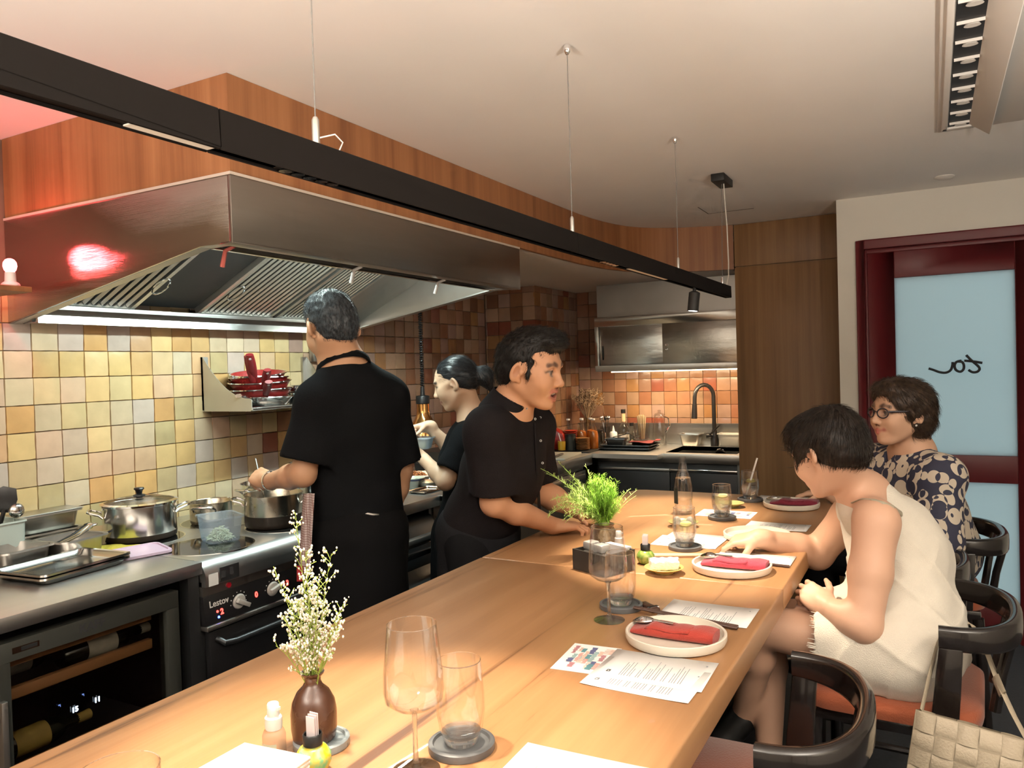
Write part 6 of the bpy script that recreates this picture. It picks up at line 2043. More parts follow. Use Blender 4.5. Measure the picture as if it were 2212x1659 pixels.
class Field:
    def __init__(self):
        self.p = []
        self.noise = None

    def cone(self, a, b, ra, rb, k=.02, col=None, op='add', flat=False):
        self.p.append(dict(t='cone', a=np.array(a, float), b=np.array(b, float), ra=ra, rb=rb, k=k, col=col, op=op, flat=flat))
        return self

    def chain(self, pts, rs, k=.015, col=None):
        for i in range(len(pts) - 1):
            self.cone(pts[i], pts[i + 1], rs[i], rs[i + 1], k, col)
        return self

    def ell(self, c, r, R=None, k=.02, col=None, op='add'):
        self.p.append(dict(t='ell', c=np.array(c, float), r=np.array(r, float), R=np.eye(3) if R is None else np.array(R, float), k=k, col=col, op=op))
        return self

    def cut(self, p0, n, k=.004, box=None):
        """remove what lies on the side n points to (inside an optional sphere box=(c, r))"""
        self.p.append(dict(t='cut', p0=np.array(p0, float), n=unit(n), k=k, op='cut', col=None, box=box))
        return self

    @staticmethod
    def dist(q, X, Y, Z):
        if q['t'] == 'cone':
            a, ba = q['a'], q['b'] - q['a']
            L2 = ba @ ba + 1e-12
            px, py, pz = X - a[0], Y - a[1], Z - a[2]
            t = np.clip((px * ba[0] + py * ba[1] + pz * ba[2]) / L2, 0, 1)
            d = np.sqrt((px - t * ba[0]) ** 2 + (py - t * ba[1]) ** 2 + (pz - t * ba[2]) ** 2) - (q['ra'] + (q['rb'] - q['ra']) * t)
            if q['flat']:
                n = ba / math.sqrt(L2)
                b = q['b']
                d = np.maximum(d, (X - b[0]) * n[0] + (Y - b[1]) * n[1] + (Z - b[2]) * n[2])
            return d
        if q['t'] == 'ell':
            c, R, r = q['c'], q['R'], q['r']
            px, py, pz = X - c[0], Y - c[1], Z - c[2]
            u = (R[0, 0] * px + R[1, 0] * py + R[2, 0] * pz) / r[0]
            v = (R[0, 1] * px + R[1, 1] * py + R[2, 1] * pz) / r[1]
            w = (R[0, 2] * px + R[1, 2] * py + R[2, 2] * pz) / r[2]
            k0 = np.sqrt(u * u + v * v + w * w)
            k1 = np.sqrt((u / r[0]) ** 2 + (v / r[1]) ** 2 + (w / r[2]) ** 2) + 1e-9
            return k0 * (k0 - 1) / k1
        p0, n = q['p0'], q['n']
        return (X - p0[0]) * n[0] + (Y - p0[1]) * n[1] + (Z - p0[2]) * n[2]

    def bounds(self, q):
        if q['t'] == 'cone':
            r = max(q['ra'], q['rb'])
            return np.minimum(q['a'], q['b']) - r, np.maximum(q['a'], q['b']) + r
        if q['t'] == 'ell':
            e = np.sqrt(((q['R'] * q['r'][None, :]) ** 2).sum(1))
            return q['c'] - e, q['c'] + e
        return None

    def extent(self):
        lo, hi = np.full(3, 9.), np.full(3, -9.)
        for q in self.p:
            if q['op'] == 'add':
                a, b = self.bounds(q)
                lo, hi = np.minimum(lo, a), np.maximum(hi, b)
        return lo, hi

    def grid(self, lo, hi, h):
        n = np.ceil((hi - lo) / h).astype(int) + 1
        ax = [(lo[i] + np.arange(n[i]) * h).astype(np.float32) for i in range(3)]
        F = np.full(n, .25, np.float32)
        for q in self.p:
            m = q['k'] + 3.2 * h
            if q['t'] == 'cut':
                if q['box'] is not None:
                    a, b = q['box'][0] - q['box'][1], q['box'][0] + q['box'][1]
                else:
                    a, b = lo, hi
            else:
                a, b = self.bounds(q)
                a, b = a - m, b + m
            i0 = np.clip(np.floor((a - lo) / h).astype(int), 0, n)
            i1 = np.clip(np.ceil((b - lo) / h).astype(int) + 1, 0, n)
            if (i1 <= i0).any():
                continue
            sl = tuple(slice(i0[i], i1[i]) for i in range(3))
            X, Y, Z = ax[0][sl[0]][:, None, None], ax[1][sl[1]][None, :, None], ax[2][sl[2]][None, None, :]
            d = self.dist(q, X, Y, Z)
            A = F[sl]
            k = q['k']
            if q['op'] == 'add':
                hh = np.maximum(k - np.abs(A - d), 0) / k
                F[sl] = np.minimum(A, d) - hh * hh * k * .25
            else:
                d = -d if q['op'] == 'sub' else d
                hh = np.maximum(k - np.abs(A - d), 0) / k
                F[sl] = np.maximum(A, d) + hh * hh * k * .25
        if self.noise is not None:
            X, Y, Z = ax[0][:, None, None], ax[1][None, :, None], ax[2][None, None, :]
            F = F + self.noise(X, Y, Z).astype(np.float32)
        return F

    def mesh(self, regions, base_h=None, lo=None, hi=None):
        """regions: [(lo, hi, h)] fine boxes; the rest at base_h"""
        L, H = self.extent()
        pad = .02
        L, H = L - pad, H + pad
        if lo is not None:
            L = np.maximum(L, lo)
        if hi is not None:
            H = np.minimum(H, hi)
        VV, QQ, base = [], [], 0
        fine = []
        for (a, b, h) in regions:
            a, b = np.maximum(np.array(a, float), L), np.minimum(np.array(b, float), H)
            v, q = surface_nets(self.grid(a, b, h), a, h)
            VV.append(v)
            QQ.append(q + base)
            base += len(v)
            fine.append((a + 2.0 * h, b - 2.0 * h))
        if base_h:
            v, q = surface_nets(self.grid(L, H, base_h), L, base_h)
            inside = np.zeros(len(v), bool)
            for a, b in fine:
                inside |= ((v > a) & (v < b)).all(1)
            q = q[~inside[q].all(1)]
            VV.append(v)
            QQ.append(q + base)
        return np.concatenate(VV), np.concatenate(QQ)

    def value(self, P_):
        P_ = np.atleast_2d(np.array(P_, float))
        X, Y, Z = P_[:, 0], P_[:, 1], P_[:, 2]
        A = np.full(len(P_), .25)
        for q in self.p:
            d = self.dist(q, X, Y, Z)
            k = q['k']
            if q['op'] == 'add':
                hh = np.maximum(k - np.abs(A - d), 0) / k
                A = np.minimum(A, d) - hh * hh * k * .25
            else:
                d = -d if q['op'] == 'sub' else d
                B = np.maximum(A, d) + (np.maximum(k - np.abs(A - d), 0) / k) ** 2 * k * .25
                if q['t'] == 'cut' and q['box'] is not None:
                    ins = (np.abs(P_ - q['box'][0]) < q['box'][1]).all(1)
                    A = np.where(ins, B, A)
                else:
                    A = B
        return A

    def tint(self, V, default, fall=.0011):
        acc = np.zeros((len(V), 3))
        wt = np.full(len(V), 1e-3)
        acc += np.array(default) * 1e-3
        X, Y, Z = V[:, 0], V[:, 1], V[:, 2]
        for q in self.p:
            if q['op'] == 'cut':
                continue
            if q['op'] == 'sub' and q['col'] is None:
                continue
            a, b = self.bounds(q)
            m = ((V > a - .02) & (V < b + .02)).all(1)
            if not m.any():
                continue
            d = np.abs(self.dist(q, X[m], Y[m], Z[m]))
            w = np.exp(-d / fall) * (1.0 if q['col'] is None else 3.0)
            c = np.array(default if q['col'] is None else q['col'])
            acc[m] += w[:, None] * c
            wt[m] += w
        return acc / wt[:, None]


def hit(fields, px, py, d0, d1, lift=.0):
    """first surface point of the given forms along the sight line through a pixel"""
    ds = np.linspace(d0, d1, 240)
    P_ = EYE[None, :] + ray(px, py)[None, :] * ds[:, None]
    v = np.min([f_.value(P_) for f_ in fields], 0)
    i = int(np.argmax(v < 0)) if (v < 0).any() else int(np.argmin(v))
    return EYE + ray(px, py) * (ds[i] - lift)


def surface_nets(F, lo, h):
    s = F < 0
    nx, ny, nz = F.shape
    c = np.zeros((nx - 1, ny - 1, nz - 1), np.int8)
    for i in (0, 1):
        for j in (0, 1):
            for k in (0, 1):
                c += s[i:nx - 1 + i, j:ny - 1 + j, k:nz - 1 + k]
    act = (c > 0) & (c < 8)
    I, J, K = np.nonzero(act)
    idx = np.full(act.shape, -1, np.int64)
    idx[I, J, K] = np.arange(len(I))
    acc = np.zeros((len(I), 3))
    cnt = np.zeros(len(I))
    corners = [(i, j, k) for i in (0, 1) for j in (0, 1) for k in (0, 1)]
    for a in corners:
        for ax in range(3):
            if a[ax] == 0:
                b = list(a)
                b[ax] = 1
                fa = F[I + a[0], J + a[1], K + a[2]]
                fb = F[I + b[0], J + b[1], K + b[2]]
                m = (fa < 0) != (fb < 0)
                t = np.where(m, fa / np.where(m, fa - fb, 1), 0)
                p = np.tile(np.array(a, float), (len(I), 1))
                p[:, ax] += t
                acc[m] += p[m]
                cnt[m] += 1
    V = np.array(lo) + (np.stack([I, J, K], 1) + acc / cnt[:, None]) * h
    Q = []
    for ax in range(3):
        u, v = (ax + 1) % 3, (ax + 2) % 3
        sl0 = [slice(None)] * 3
        sl1 = [slice(None)] * 3
        sl0[ax] = slice(0, -1)
        sl1[ax] = slice(1, None)
        ch = s[tuple(sl0)] != s[tuple(sl1)]
        E = np.stack(np.nonzero(ch), 1)
        ok = (E[:, u] > 0) & (E[:, v] > 0) & (E[:, u] < F.shape[u] - 1) & (E[:, v] < F.shape[v] - 1)
        E = E[ok]
        ins = s[tuple(E.T)]
        du, dv = np.zeros(3, int), np.zeros(3, int)
        du[u] = 1
        dv[v] = 1
        q = np.stack([idx[tuple((E - du - dv).T)], idx[tuple((E - dv).T)], idx[tuple(E.T)], idx[tuple((E - du).T)]], 1)
        q[~ins] = q[~ins][:, ::-1]
        Q.append(q)
    Q = np.concatenate(Q)
    return V, Q[(Q >= 0).all(1)]


def mesh_obj(name, V, Q, m, parent, col=None, org=None):
    if org is not None:
        V = V - np.array(org)
    me = bpy.data.meshes.new(name)
    me.vertices.add(len(V))
    me.vertices.foreach_set('co', V.astype(np.float32).ravel())
    me.loops.add(len(Q) * 4)
    me.loops.foreach_set('vertex_index', Q.astype(np.int32).ravel())
    me.polygons.add(len(Q))
    me.polygons.foreach_set('loop_start', np.arange(0, len(Q) * 4, 4, dtype=np.int32))
    me.polygons.foreach_set('loop_total', np.full(len(Q), 4, np.int32))
    me.polygons.foreach_set('use_smooth', np.ones(len(Q), bool))
    me.update(calc_edges=True)
    me.validate()
    if col is not None:
        a = me.attributes.new('tint', 'FLOAT_COLOR', 'POINT')
        a.data.foreach_set('color', np.concatenate([col, np.ones((len(col), 1))], 1).astype(np.float32).ravel())
    me.materials.append(m)
    o = bpy.data.objects.new(name, me)
    COL.objects.link(o)
    o.parent = parent
    return o


def frame(fwd, up=(0, 0, 1)):
    f = unit(fwd)
    l = unit(np.cross(up, f))
    return np.stack([f, l, np.cross(f, l)], 1)          # columns: forward, left, up


def head_frame(fwd2, pitch=0.0, roll=0.0):
    R = frame((fwd2[0], fwd2[1], 0))
    cp, sp = math.cos(pitch), math.sin(pitch)
    P_ = np.array([[cp, 0, -sp], [0, 1, 0], [sp, 0, cp]])
    cr_, sr = math.cos(roll), math.sin(roll)
    Q_ = np.array([[1, 0, 0], [0, cr_, -sr], [0, sr, cr_]])
    return R @ P_ @ Q_


LIP = (.46, .17, .12)
DARK = (.018, .013, .011)


def head(f, c, R, skin, s=1.0, mouth='closed', brow=(.08, .05, .035), lip=LIP, ear=0.0):
    """c: centre of the head, R: columns forward/left/up"""
    T = lambda p: np.array(c) + R @ (np.array(p) * s)
    E = lambda p, r, k=.02, col=None, op='add', RR=None: f.ell(T(p), np.array(r) * s, R if RR is None else R @ RR, k * s, col, op)
    C = lambda a, b, ra, rb, k=.01, col=None, op='add': f.cone(T(a), T(b), ra * s, rb * s, k * s, col, op)
    E((-.014, 0, .034), (.092, .074, .082))
    E((.026, 0, .020), (.060, .064, .072), .03)
    E((.030, 0, -.038), (.054, .056, .068), .03)
    for y in (-1, 1):
        C((-.012, .055 * y, -.045), (.055, .022 * y, -.092), .016, .016, .03)
        E((.056, .038 * y, -.028), (.030, .027, .030), .035)
        C((.020, .064 * y, .006), (.052, .050 * y, -.006), .012, .012, .02)
    E((.068, 0, -.097), (.018, .021, .015), .018)
    C((.0795, -.034, .026), (.0795, .034, .026), .010, .010, .02)
    # eyes
    for y in (-1, 1):
        E((.0885, .031 * y, .008), (.011, .0165, .010), .010, None, 'sub')
        E((.0705, .0315 * y, .0065), (.0130, .0140, .0120), .002, (.45, .38, .33))
        E((.0805, .0315 * y, .0060), (.0050, .0068, .0066), .001, (.030, .018, .013))
        C((.0775, .017 * y, .0085), (.0835, .031 * y, .0150), .0030, .0038, .003)
        C((.0835, .031 * y, .0150), (.0720, .0475 * y, .0105), .0038, .0030, .003)
        C((.0805, .018 * y, .0070), (.0862, .032 * y, .0112), .0011, .0015, .001, DARK)
        C((.0862, .032 * y, .0112), (.0740, .0480 * y, .0075), .0015, .0010, .001, DARK)
        C((.0795, .019 * y, .0012), (.0770, .045 * y, .0018), .0040, .0036, .004)
        C((.0880, .015 * y, .0270), (.0918, .030 * y, .0318), .0016, .0022, .003, brow)
        C((.0918, .030 * y, .0318), (.0805, .0500 * y, .0278), .0022, .0013, .003, brow)
    # nose
    C((.0850, 0, .016), (.1040, 0, -.024), .0075, .0100, .012)
    E((.1045, 0, -.0275), (.0110, .0115, .0095), .008)
    for y in (-1, 1):
        E((.0945, .0125 * y, -.0315), (.0105, .0080, .0080), .006)
        E((.0985, .0068 * y, -.0385), (.0045, .0035, .0035), .002, (.10, .03, .02), 'sub')
    E((.0800, 0, -.062), (.014, .026, .022), .014)
    # mouth
    if mouth == 'open':
        E((.0935, 0, -.0660), (.018, .0235, .0105), .004, (.10, .02, .02), 'sub')
        E((.0810, 0, -.0600), (.0070, .0165, .0040), .001, (.70, .66, .58))
        C((.0885, -.022, -.0535), (.0935, 0, -.0535), .0030, .0040, .003, lip)
        C((.0935, 0, -.0535), (.0885, .022, -.0535), .0040, .0030, .003, lip)
        C((.0855, -.021, -.0690), (.0905, 0, -.0790), .0030, .0052, .003, lip)
        C((.0905, 0, -.0790), (.0855, .021, -.0690), .0052, .0030, .003, lip)
    else:
        u = .004 if mouth == 'smile' else 0
        for y in (-1, 1):
            C((.0930, 0, -.0590), (.0835, .0225 * y, -.0615 + u), .0046, .0022, .003, lip)
            C((.0915, 0, -.0675), (.0835, .0215 * y, -.0630 + u), .0058, .0024, .003, lip)
            C((.0965, 0, -.0628), (.0850, .0235 * y, -.0622 + u), .0007, .0007, .0008, (.10, .03, .025))
    # ears
    for y in (-1, 1):
        a = math.radians(18)
        RR = np.array([[math.cos(a), 0, math.sin(a)], [0, 1, 0], [-math.sin(a), 0, math.cos(a)]])
        b = y * math.radians(-32)
        RZ = np.array([[math.cos(b), -math.sin(b), 0], [math.sin(b), math.cos(b), 0], [0, 0, 1]])
        E((-.010, (.0800 + ear) * y, -.004), (.0185, .0090, .0320), .006, None, 'add', RZ @ RR)
        E((-.0055, (.0890 + ear) * y, .000), (.0095, .0065, .0190), .003, (skin[0] * .72, skin[1] * .62, skin[2] * .58), 'sub', RZ @ RR)
        E((-.004, (.0740 + ear * .6) * y, -.029), (.0080, .0060, .0085), .006)
        E((.0050, (.0765 + ear * .5) * y, -.006), (.0050, .0060, .0075), .004)
    return T


def hand(f, w, fw, n, th, s=1.0, curl=(.3, .35, .3), thumb=(.5, .3), spread=.10, col=None, curls=None):
    """w wrist, fw direction to the fingers, n palm normal (out of the palm), th towards the thumb side"""
    fw = unit(fw)
    n = unit(n - fw * (np.array(n) @ fw))
    th = unit(th - fw * (np.array(th) @ fw) - n * (np.array(th) @ n))
    w = np.array(w, float)
    P_ = lambda a, b, c: w + (fw * a + th * b + n * c) * s
    R = np.stack([fw, th, n], 1)
    f.ell(P_(.045, .0, 0), np.array((.052, .039, .0145)) * s, R, .012)
    f.ell(P_(.030, .018, .006), np.array((.034, .018, .014)) * s, R, .012)
    f.ell(P_(.040, -.022, .004), np.array((.036, .014, .013)) * s, R, .010)
    f.cone(P_(-.02, 0, 0), P_(.03, 0, 0), .024 * s, .022 * s, .02)
    base = [(.084, .028), (.089, .0095), (.085, -.009), (.076, -.0255)]
    lens = [(.040, .025, .020), (.044, .028, .022), (.041, .026, .021), (.032, .020, .018)]
    for i in range(4):
        p = P_(base[i][0], base[i][1], -.001)
        f.cone(P_(.03, base[i][1] * .8, -.002), p, .0105 * s, .0098 * s, .010)
        cu = curls[i] if curls else curl
        ang = 0.0
        side = (1.5 - i) * spread
        d0 = unit(fw + th * side)
        for q in range(3):
            ang += cu[q]
            d = d0 * math.cos(ang) + n * math.sin(ang)
            e = p + d * lens[i][q] * s
            ra = (.0092, .0082, .0074)[q] * s * (1 if i < 3 else .88)
            rb = (.0082, .0074, .0062)[q] * s * (1 if i < 3 else .88)
            f.cone(p, e, ra, rb, .004)
            if q == 2:
                f.ell(e - d * .004 * s - n * .0035 * s, np.array((.0062, .0052, .0030)) * s, np.stack([d, np.cross(n, d), n], 1), .002, (.55, .36, .30))
            p = e
    p = P_(.022, .026, .006)
    d = unit(fw * .62 + th * .75 + n * thumb[0])
    e = p + d * .040 * s
    f.cone(p, e, .0135 * s, .0112 * s, .010)
    d2 = unit(d + fw * .55 + n * thumb[1])
    e2 = e + d2 * .030 * s
    f.cone(e, e2, .0105 * s, .0092 * s, .004)
    d3 = unit(d2 + fw * .3)
    f.cone(e2, e2 + d3 * .022 * s, .0092 * s, .0072 * s, .004)


def cloth_noise(seed, amp, freq, dirs=7):
    r = np.random.default_rng(seed)
    W_ = [(unit(r.normal(size=3)) * freq * r.uniform(.5, 1.8), r.uniform(0, 6.28), r.uniform(.4, 1)) for _ in range(dirs)]

    def fn(X, Y, Z):
        a = 0
        for w, p, g in W_:
            a = a + g * np.sin(w[0] * X + w[1] * Y + w[2] * Z + p)
        return amp * np.tanh(a * .7)
    return fn


M_SKIN = attrmat('skin', rough=.48, sub=0.0, bump=.05, bscale=350, spec=.35)


def hairmat(name, col, hi, rough=.38, scale=90, stretch=(1, 1, .6)):
    m, nt, b = _new(name)
    tc = N(nt, 'ShaderNodeTexCoord')
    mp = N(nt, 'ShaderNodeMapping')
    mp.inputs['Scale'].default_value = stretch
    nt.links.new(tc.outputs['Object'], mp.inputs[0])
    no = N(nt, 'ShaderNodeTexNoise')
    no.inputs['Scale'].default_value = scale
    no.inputs['Detail'].default_value = 6
    nt.links.new(mp.outputs[0], no.inputs['Vector'])
    cr = N(nt, 'ShaderNodeValToRGB')
    cr.color_ramp.elements[0].position = .35
    cr.color_ramp.elements[0].color = (*col, 1)
    cr.color_ramp.elements[1].position = .75
    cr.color_ramp.elements[1].color = (*hi, 1)
    nt.links.new(no.outputs[0], cr.inputs[0])
    nt.links.new(cr.outputs[0], b.inputs['Base Color'])
    b.inputs['Roughness'].default_value = rough
    sset(b, 'Specular IOR Level', .3)
    bp = N(nt, 'ShaderNodeBump')
    bp.inputs['Strength'].default_value = .3
    bp.inputs['Distance'].default_value = .004
    nt.links.new(no.outputs[0], bp.inputs['Height'])
    nt.links.new(bp.outputs[0], b.inputs['Normal'])
    return m


def finish(t, f, skin, regs, base_h, org, lo=None, hi=None):
    V, Q = f.mesh(regs, base_h, lo, hi)
    return mesh_obj('body', V, Q, M_SKIN, t, f.tint(V, skin), org)


def unitrows(v):
    return v / (np.linalg.norm(v, axis=1)[:, None] + 1e-9)


def garment(t, name, f, m, h, org, lo=None, hi=None, noise=None):
    f.noise = noise
    V, Q = f.mesh([], h, lo, hi)
    o = mesh_obj(name, V, Q, m, t, None, org)
    GEO[name] = (V, Q)
    return o


GEO = {}


def comb(t, hc, HR, flow, n, L, r, m, org, seed, lift=.004, wave=.15):
    """individual hairs laid over the hair form, following a combing direction (head space)"""
    V, Q = GEO['hair']
    g_ = np.random.default_rng(seed)
    q = Q[g_.integers(0, len(Q), n)]
    a, b, c, d = (V[q[:, k]] for k in range(4))
    nr = np.cross(c - a, d - b)
    nr /= np.linalg.norm(nr, axis=1)[:, None] + 1e-12
    w = g_.random((n, 2, 1))
    p = (a * (1 - w[:, 0]) + b * w[:, 0]) * (1 - w[:, 1]) + (d * (1 - w[:, 0]) + c * w[:, 0]) * w[:, 1]
    loc = (p - hc) @ HR
    fl_ = flow(loc) + g_.normal(0, wave, (n, 3))
    dr = fl_ @ HR.T
    dr -= nr * (dr * nr).sum(1)[:, None]
    dr /= np.linalg.norm(dr, axis=1)[:, None] + 1e-12
    ln = L * g_.uniform(.5, 1.1, (n, 1))
    pts = np.stack([p - nr * .002, p + dr * ln * .33 + nr * lift * .6, p + dr * ln * .66 + nr * lift, p + dr * ln + nr * lift * .3 - HR[:, 2] * .0], 1)
    sd = np.cross(dr, nr)
    VV = np.zeros((n, 4, 3, 3))
    for k, rr_ in enumerate((1, .9, .65, .2)):
        VV[:, k, 0] = pts[:, k] + sd * r * rr_
        VV[:, k, 1] = pts[:, k] - sd * r * rr_
        VV[:, k, 2] = pts[:, k] + nr * r * rr_
    base = np.arange(n)[:, None] * 12
    F_ = []
    for k in range(3):
        for j in range(3):
            j2 = (j + 1) % 3
            F_.append(base + np.array([[k * 3 + j, k * 3 + j2, (k + 1) * 3 + j2, (k + 1) * 3 + j]]))
    return tag(mesh_obj('hair_strands', VV.reshape(-1, 3), np.concatenate(F_), m, t, None, org), kind='stuff')


M_TEE = mat('black_tee', (.007, .0075, .0085), .9, var=.1, scale=30, bump=.15, bscale=300, spec=.08)
M_APRON = mat('black_apron', (.006, .006, .0065), .85, var=.1, bump=.1, bscale=250, spec=.08)
M_SHIRT = mat('charcoal_shirt', (.013, .011, .012), .85, var=.1, scale=30, bump=.2, bscale=300, spec=.12)
M_TROUSER = mat('dark_trousers', (.009, .009, .010), .9, var=.1, spec=.08)
M_SHOE = mat('black_shoe', (.012, .012, .012), .4, var=.05)


def box_of(*pts, r=.1):
    P_ = np.array(pts)
    return P_.min(0) - r, P_.max(0) + r


def legs_standing(t, hipc, F, L, org, feet=None, label='trousers'):
    f = Field()
    hipc = np.array(hipc)
    for y in (-1, 1):
        hp = hipc + L * .09 * y
        ft = np.array([hipc[0], hipc[1], 0]) + L * .11 * y
        kn = hp * .5 + (ft + np.array([0, 0, .08])) * .5 + F * .02
        f.cone(hp, kn, .095, .065, .03).cone(kn, ft + np.array([0, 0, .10]), .065, .055, .02)
    f.ell(hipc, (.115, .165, .13), np.stack([F, L, [0, 0, 1]], 1), .03)
    garment(t, label, f, M_TROUSER, .012, org)
    for y in (-1, 1):
        ft = np.array([hipc[0], hipc[1], 0]) + L * .11 * y
        s = Field()
        s.ell(ft + np.array([0, 0, .045]) + F * .05, (.14, .048, .045), np.stack([F, L, [0, 0, 1]], 1), .01).cone(ft + np.array([0, 0, .05]), ft + np.array([0, 0, .12]), .05, .05, .03).cut(ft + np.array([0, 0, .002]), (0, 0, -1))
        garment(t, 'shoe', s, M_SHOE, .010, org)


U3 = np.array([0, 0, 1.])

# ------------------------------------------------------------------ 1. cook at the range, seen from behind
SK1 = (.52, .29, .17)
t1 = thing('person', 'cook in black t-shirt and apron stirring a pot, back to the camera', 'person', (-1.82, 2.16, 0))
org = np.array([-1.82, 2.16, 0])
F1 = unit((-.86, .50, 0))
L1 = np.cross(U3, F1)
f = Field()
hc = PD(716, 711, 2.70)
HR = head_frame((-.93, .36), -.38, .0)
head(f, hc, HR, SK1, 1.0, ear=.007)
nb = PD(744, 792, 2.72)
f.cone(hc + HR @ np.array((-.030, 0, -.045)), nb, .054, .058, .03)
shL, shR = PD(692, 866, 2.64), PD(836, 860, 2.81)
elL, wrL = PD(655, 1024, 2.62), PD(578, 1040, 2.79)
elR, wrR = PD(866, 1015, 2.86), PD(842, 1125, 2.90)
ch1 = PD(762, 905, 2.74)
pel1 = PD(775, 1130, 2.78)
f.cone(nb, ch1, .07, .10, .05).cone(ch1, pel1, .10, .12, .05)
for sh, el, wr in ((shL, elL, wrL), (shR, elR, wrR)):
    f.cone(nb, sh, .05, .05, .05).cone(sh, el, .050, .042, .03).cone(el, el * .65 + wr * .35, .042, .041, .02).cone(el * .65 + wr * .35, wr, .041, .026, .02)
hdir = unit(PD(545, 1022, 2.86) - wrL)
hand(f, wrL, hdir, unit(np.cross(hdir, U3)) * .4 - U3 * .6 + F1 * .3, U3 * .6 + F1 * .4, .98, curls=[(1.0, 1.1, .6)] * 4, thumb=(.9, .5))
hand(f, wrR, wrR - elR, -L1, F1, .95, (.4, .5, .4))
finish(t1, f, SK1, [(*box_of(hc, r=.155), .0028), (*box_of(wrL, wrL + hdir * .09, r=.085), .0026)], .007, org)
# hair: short crop
M_HAIR1 = hairmat('hair_short_grey', (.012, .013, .015), (.075, .088, .098), .45, 120)
hf = Field()
TH = lambda p: hc + HR @ np.array(p)
hf.ell(TH((-.016, 0, .042)), (.101, .0765, .088), HR, .02).ell(TH((.01, 0, .085)), (.080, .066, .048), HR, .03).ell(TH((-.045, 0, -.010)), (.068, .0690, .075), HR, .03)
hf.ell(TH((.118, 0, -.030)), (.085, .10, .100), HR, .006, None, 'sub')
for y in (-1, 1):
    hf.ell(TH((.004, .092 * y, -.016)), (.036, .032, .046), HR, .006, None, 'sub')
hf.cut(TH((-.05, 0, -.072)), HR @ np.array((.45, 0, -.9)), .02)
lobes = cloth_noise(3, .0016, 130, 9)
garment(t1, 'hair', hf, M_HAIR1, .0035, org, noise=lobes)
comb(t1, hc, HR, lambda p: unitrows(p - np.array((-.045, 0, .13))) + np.array((0, 0, -.4)), 3200, .018, .00055, M_HAIR1, org, 4, .005, .3)
# t-shirt
g = Field()
R1 = np.stack([F1, L1, U3], 1)
g.ell(ch1, (.125, .175, .20), R1, .05).ell(ch1 * .5 + pel1 * .5, (.118, .160, .20), R1, .06).ell(pel1 + U3 * .03, (.122, .165, .16), R1, .06)
g.cone(shL, shR, .066, .066, .06).cone(nb - U3 * .035, ch1, .085, .12, .06)
g.cone(nb - U3 * .03, shL, .052, .066, .05).cone(nb - U3 * .03, shR, .052, .066, .05)
g.cone(shL, shL * .18 + elL * .82, .070, .088, .04, flat=True).cone(shR, shR * .12 + elR * .88, .070, .082, .04, flat=True)
g.cone(shL * .45 + elL * .55, elL, .055, .052, .006, None, 'sub').cone(shR * .4 + elR * .6, elR, .054, .050, .006, None, 'sub')
g.cone(nb - U3 * .02, nb + U3 * .08, .062, .075, .006, None, 'sub')
g.cut(pel1 - U3 * .10, (0, 0, -1), .01)
garment(t1, 't_shirt', g, M_TEE, .0065, org, noise=cloth_noise(5, .0032, 26))
# apron: neck strap, skirt, ties
ap = Field()
ap.ell(pel1 - U3 * .02, (.135, .180, .12), R1, .05).cone(pel1 - U3 * .05, pel1 - U3 * .55, .165, .175, .05)
ap.cut(pel1 + U3 * .07, (0, 0, 1), .006).cut(pel1 - U3 * .50, (0, 0, -1), .006)
ap.cone(pel1 - U3 * .10, pel1 - U3 * .62, .13, .155, .02, None, 'sub')
garment(t1, 'apron_skirt', ap, M_APRON, .009, org, noise=cloth_noise(8, .004, 22))
st_pts = []
for k in range(15):
    a = -2.2 + 4.4 * k / 14
    d = -F1 * math.cos(a) + L1 * math.sin(a)
    st_pts.append(nb + d * np.array([.090, .090, 1]) + U3 * (.046 - .046 * (1 - math.cos(a))) + F1 * .010 - org)
MB().tube(st_pts, .0175, 8, flat=(.30, 1.0)).build('apron_neck_strap', M_APRON, t1)
MB().tube([pel1 - F1 * .125 + U3 * .055 + L1 * .02 - org, pel1 - F1 * .135 + U3 * .050 - org, pel1 - F1 * .13 + U3 * .045 - L1 * .025 - org], .005, 6).build('apron_clip', M_STEELV, t1)
legs_standing(t1, pel1 - U3 * .06, F1, L1, org)
# wrist watch
wd = unit(wrL - elL)
wp = wrL - wd * .018
u_ = unit(np.cross(wd, U3))
v_ = np.cross(wd, u_)
MB().tube([wp + (u_ * math.cos(a) * .031 + v_ * math.sin(a) * .031) - org for a in np.linspace(0, 2 * PI, 25)[:-1]], .0075, 8, closed=True, flat=(.45, 1.5)).build('watch_band', M_CHROME, t1)
MB().tube([wp + v_ * s_ * .0285 * -1 + v_ * -(.004 * q) - org for s_, q in ((1, 0), (1, 1))], .014, 16).build('watch_case', M_STEELB, t1)
# checked towel tucked at the hip
tw0 = PD(668, 1068, 2.62)
def twf(u, v):
    p = PD(676 - 22 * v * 0 - 24 * u * .9 - 10 * v, 1066 + 165 * v, 2.60 + .05 * u + .010 * math.sin(7 * u))
    return p - org
m_ch, nt, b = _new('check_towel')
tc = N(nt, 'ShaderNodeTexCoord')
ck_ = N(nt, 'ShaderNodeTexBrick')
ck_.inputs['Scale'].default_value = 60
ck_.offset = 0
ck_.inputs['Color1'].default_value = (.52, .44, .42, 1)
ck_.inputs['Color2'].default_value = (.48, .40, .39, 1)
ck_.inputs['Mortar'].default_value = (.20, .09, .08, 1)
ck_.inputs['Mortar Size'].default_value = .05
ck_.inputs['Brick Width'].default_value = .5
ck_.inputs['Row Height'].default_value = .5
mpn = N(nt, 'ShaderNodeMapping')
mpn.inputs['Rotation'].default_value = (PI / 2, 0, 0)
nt.links.new(tc.outputs['Object'], mpn.inputs[0])
nt.links.new(mpn.outputs[0], ck_.inputs['Vector'])
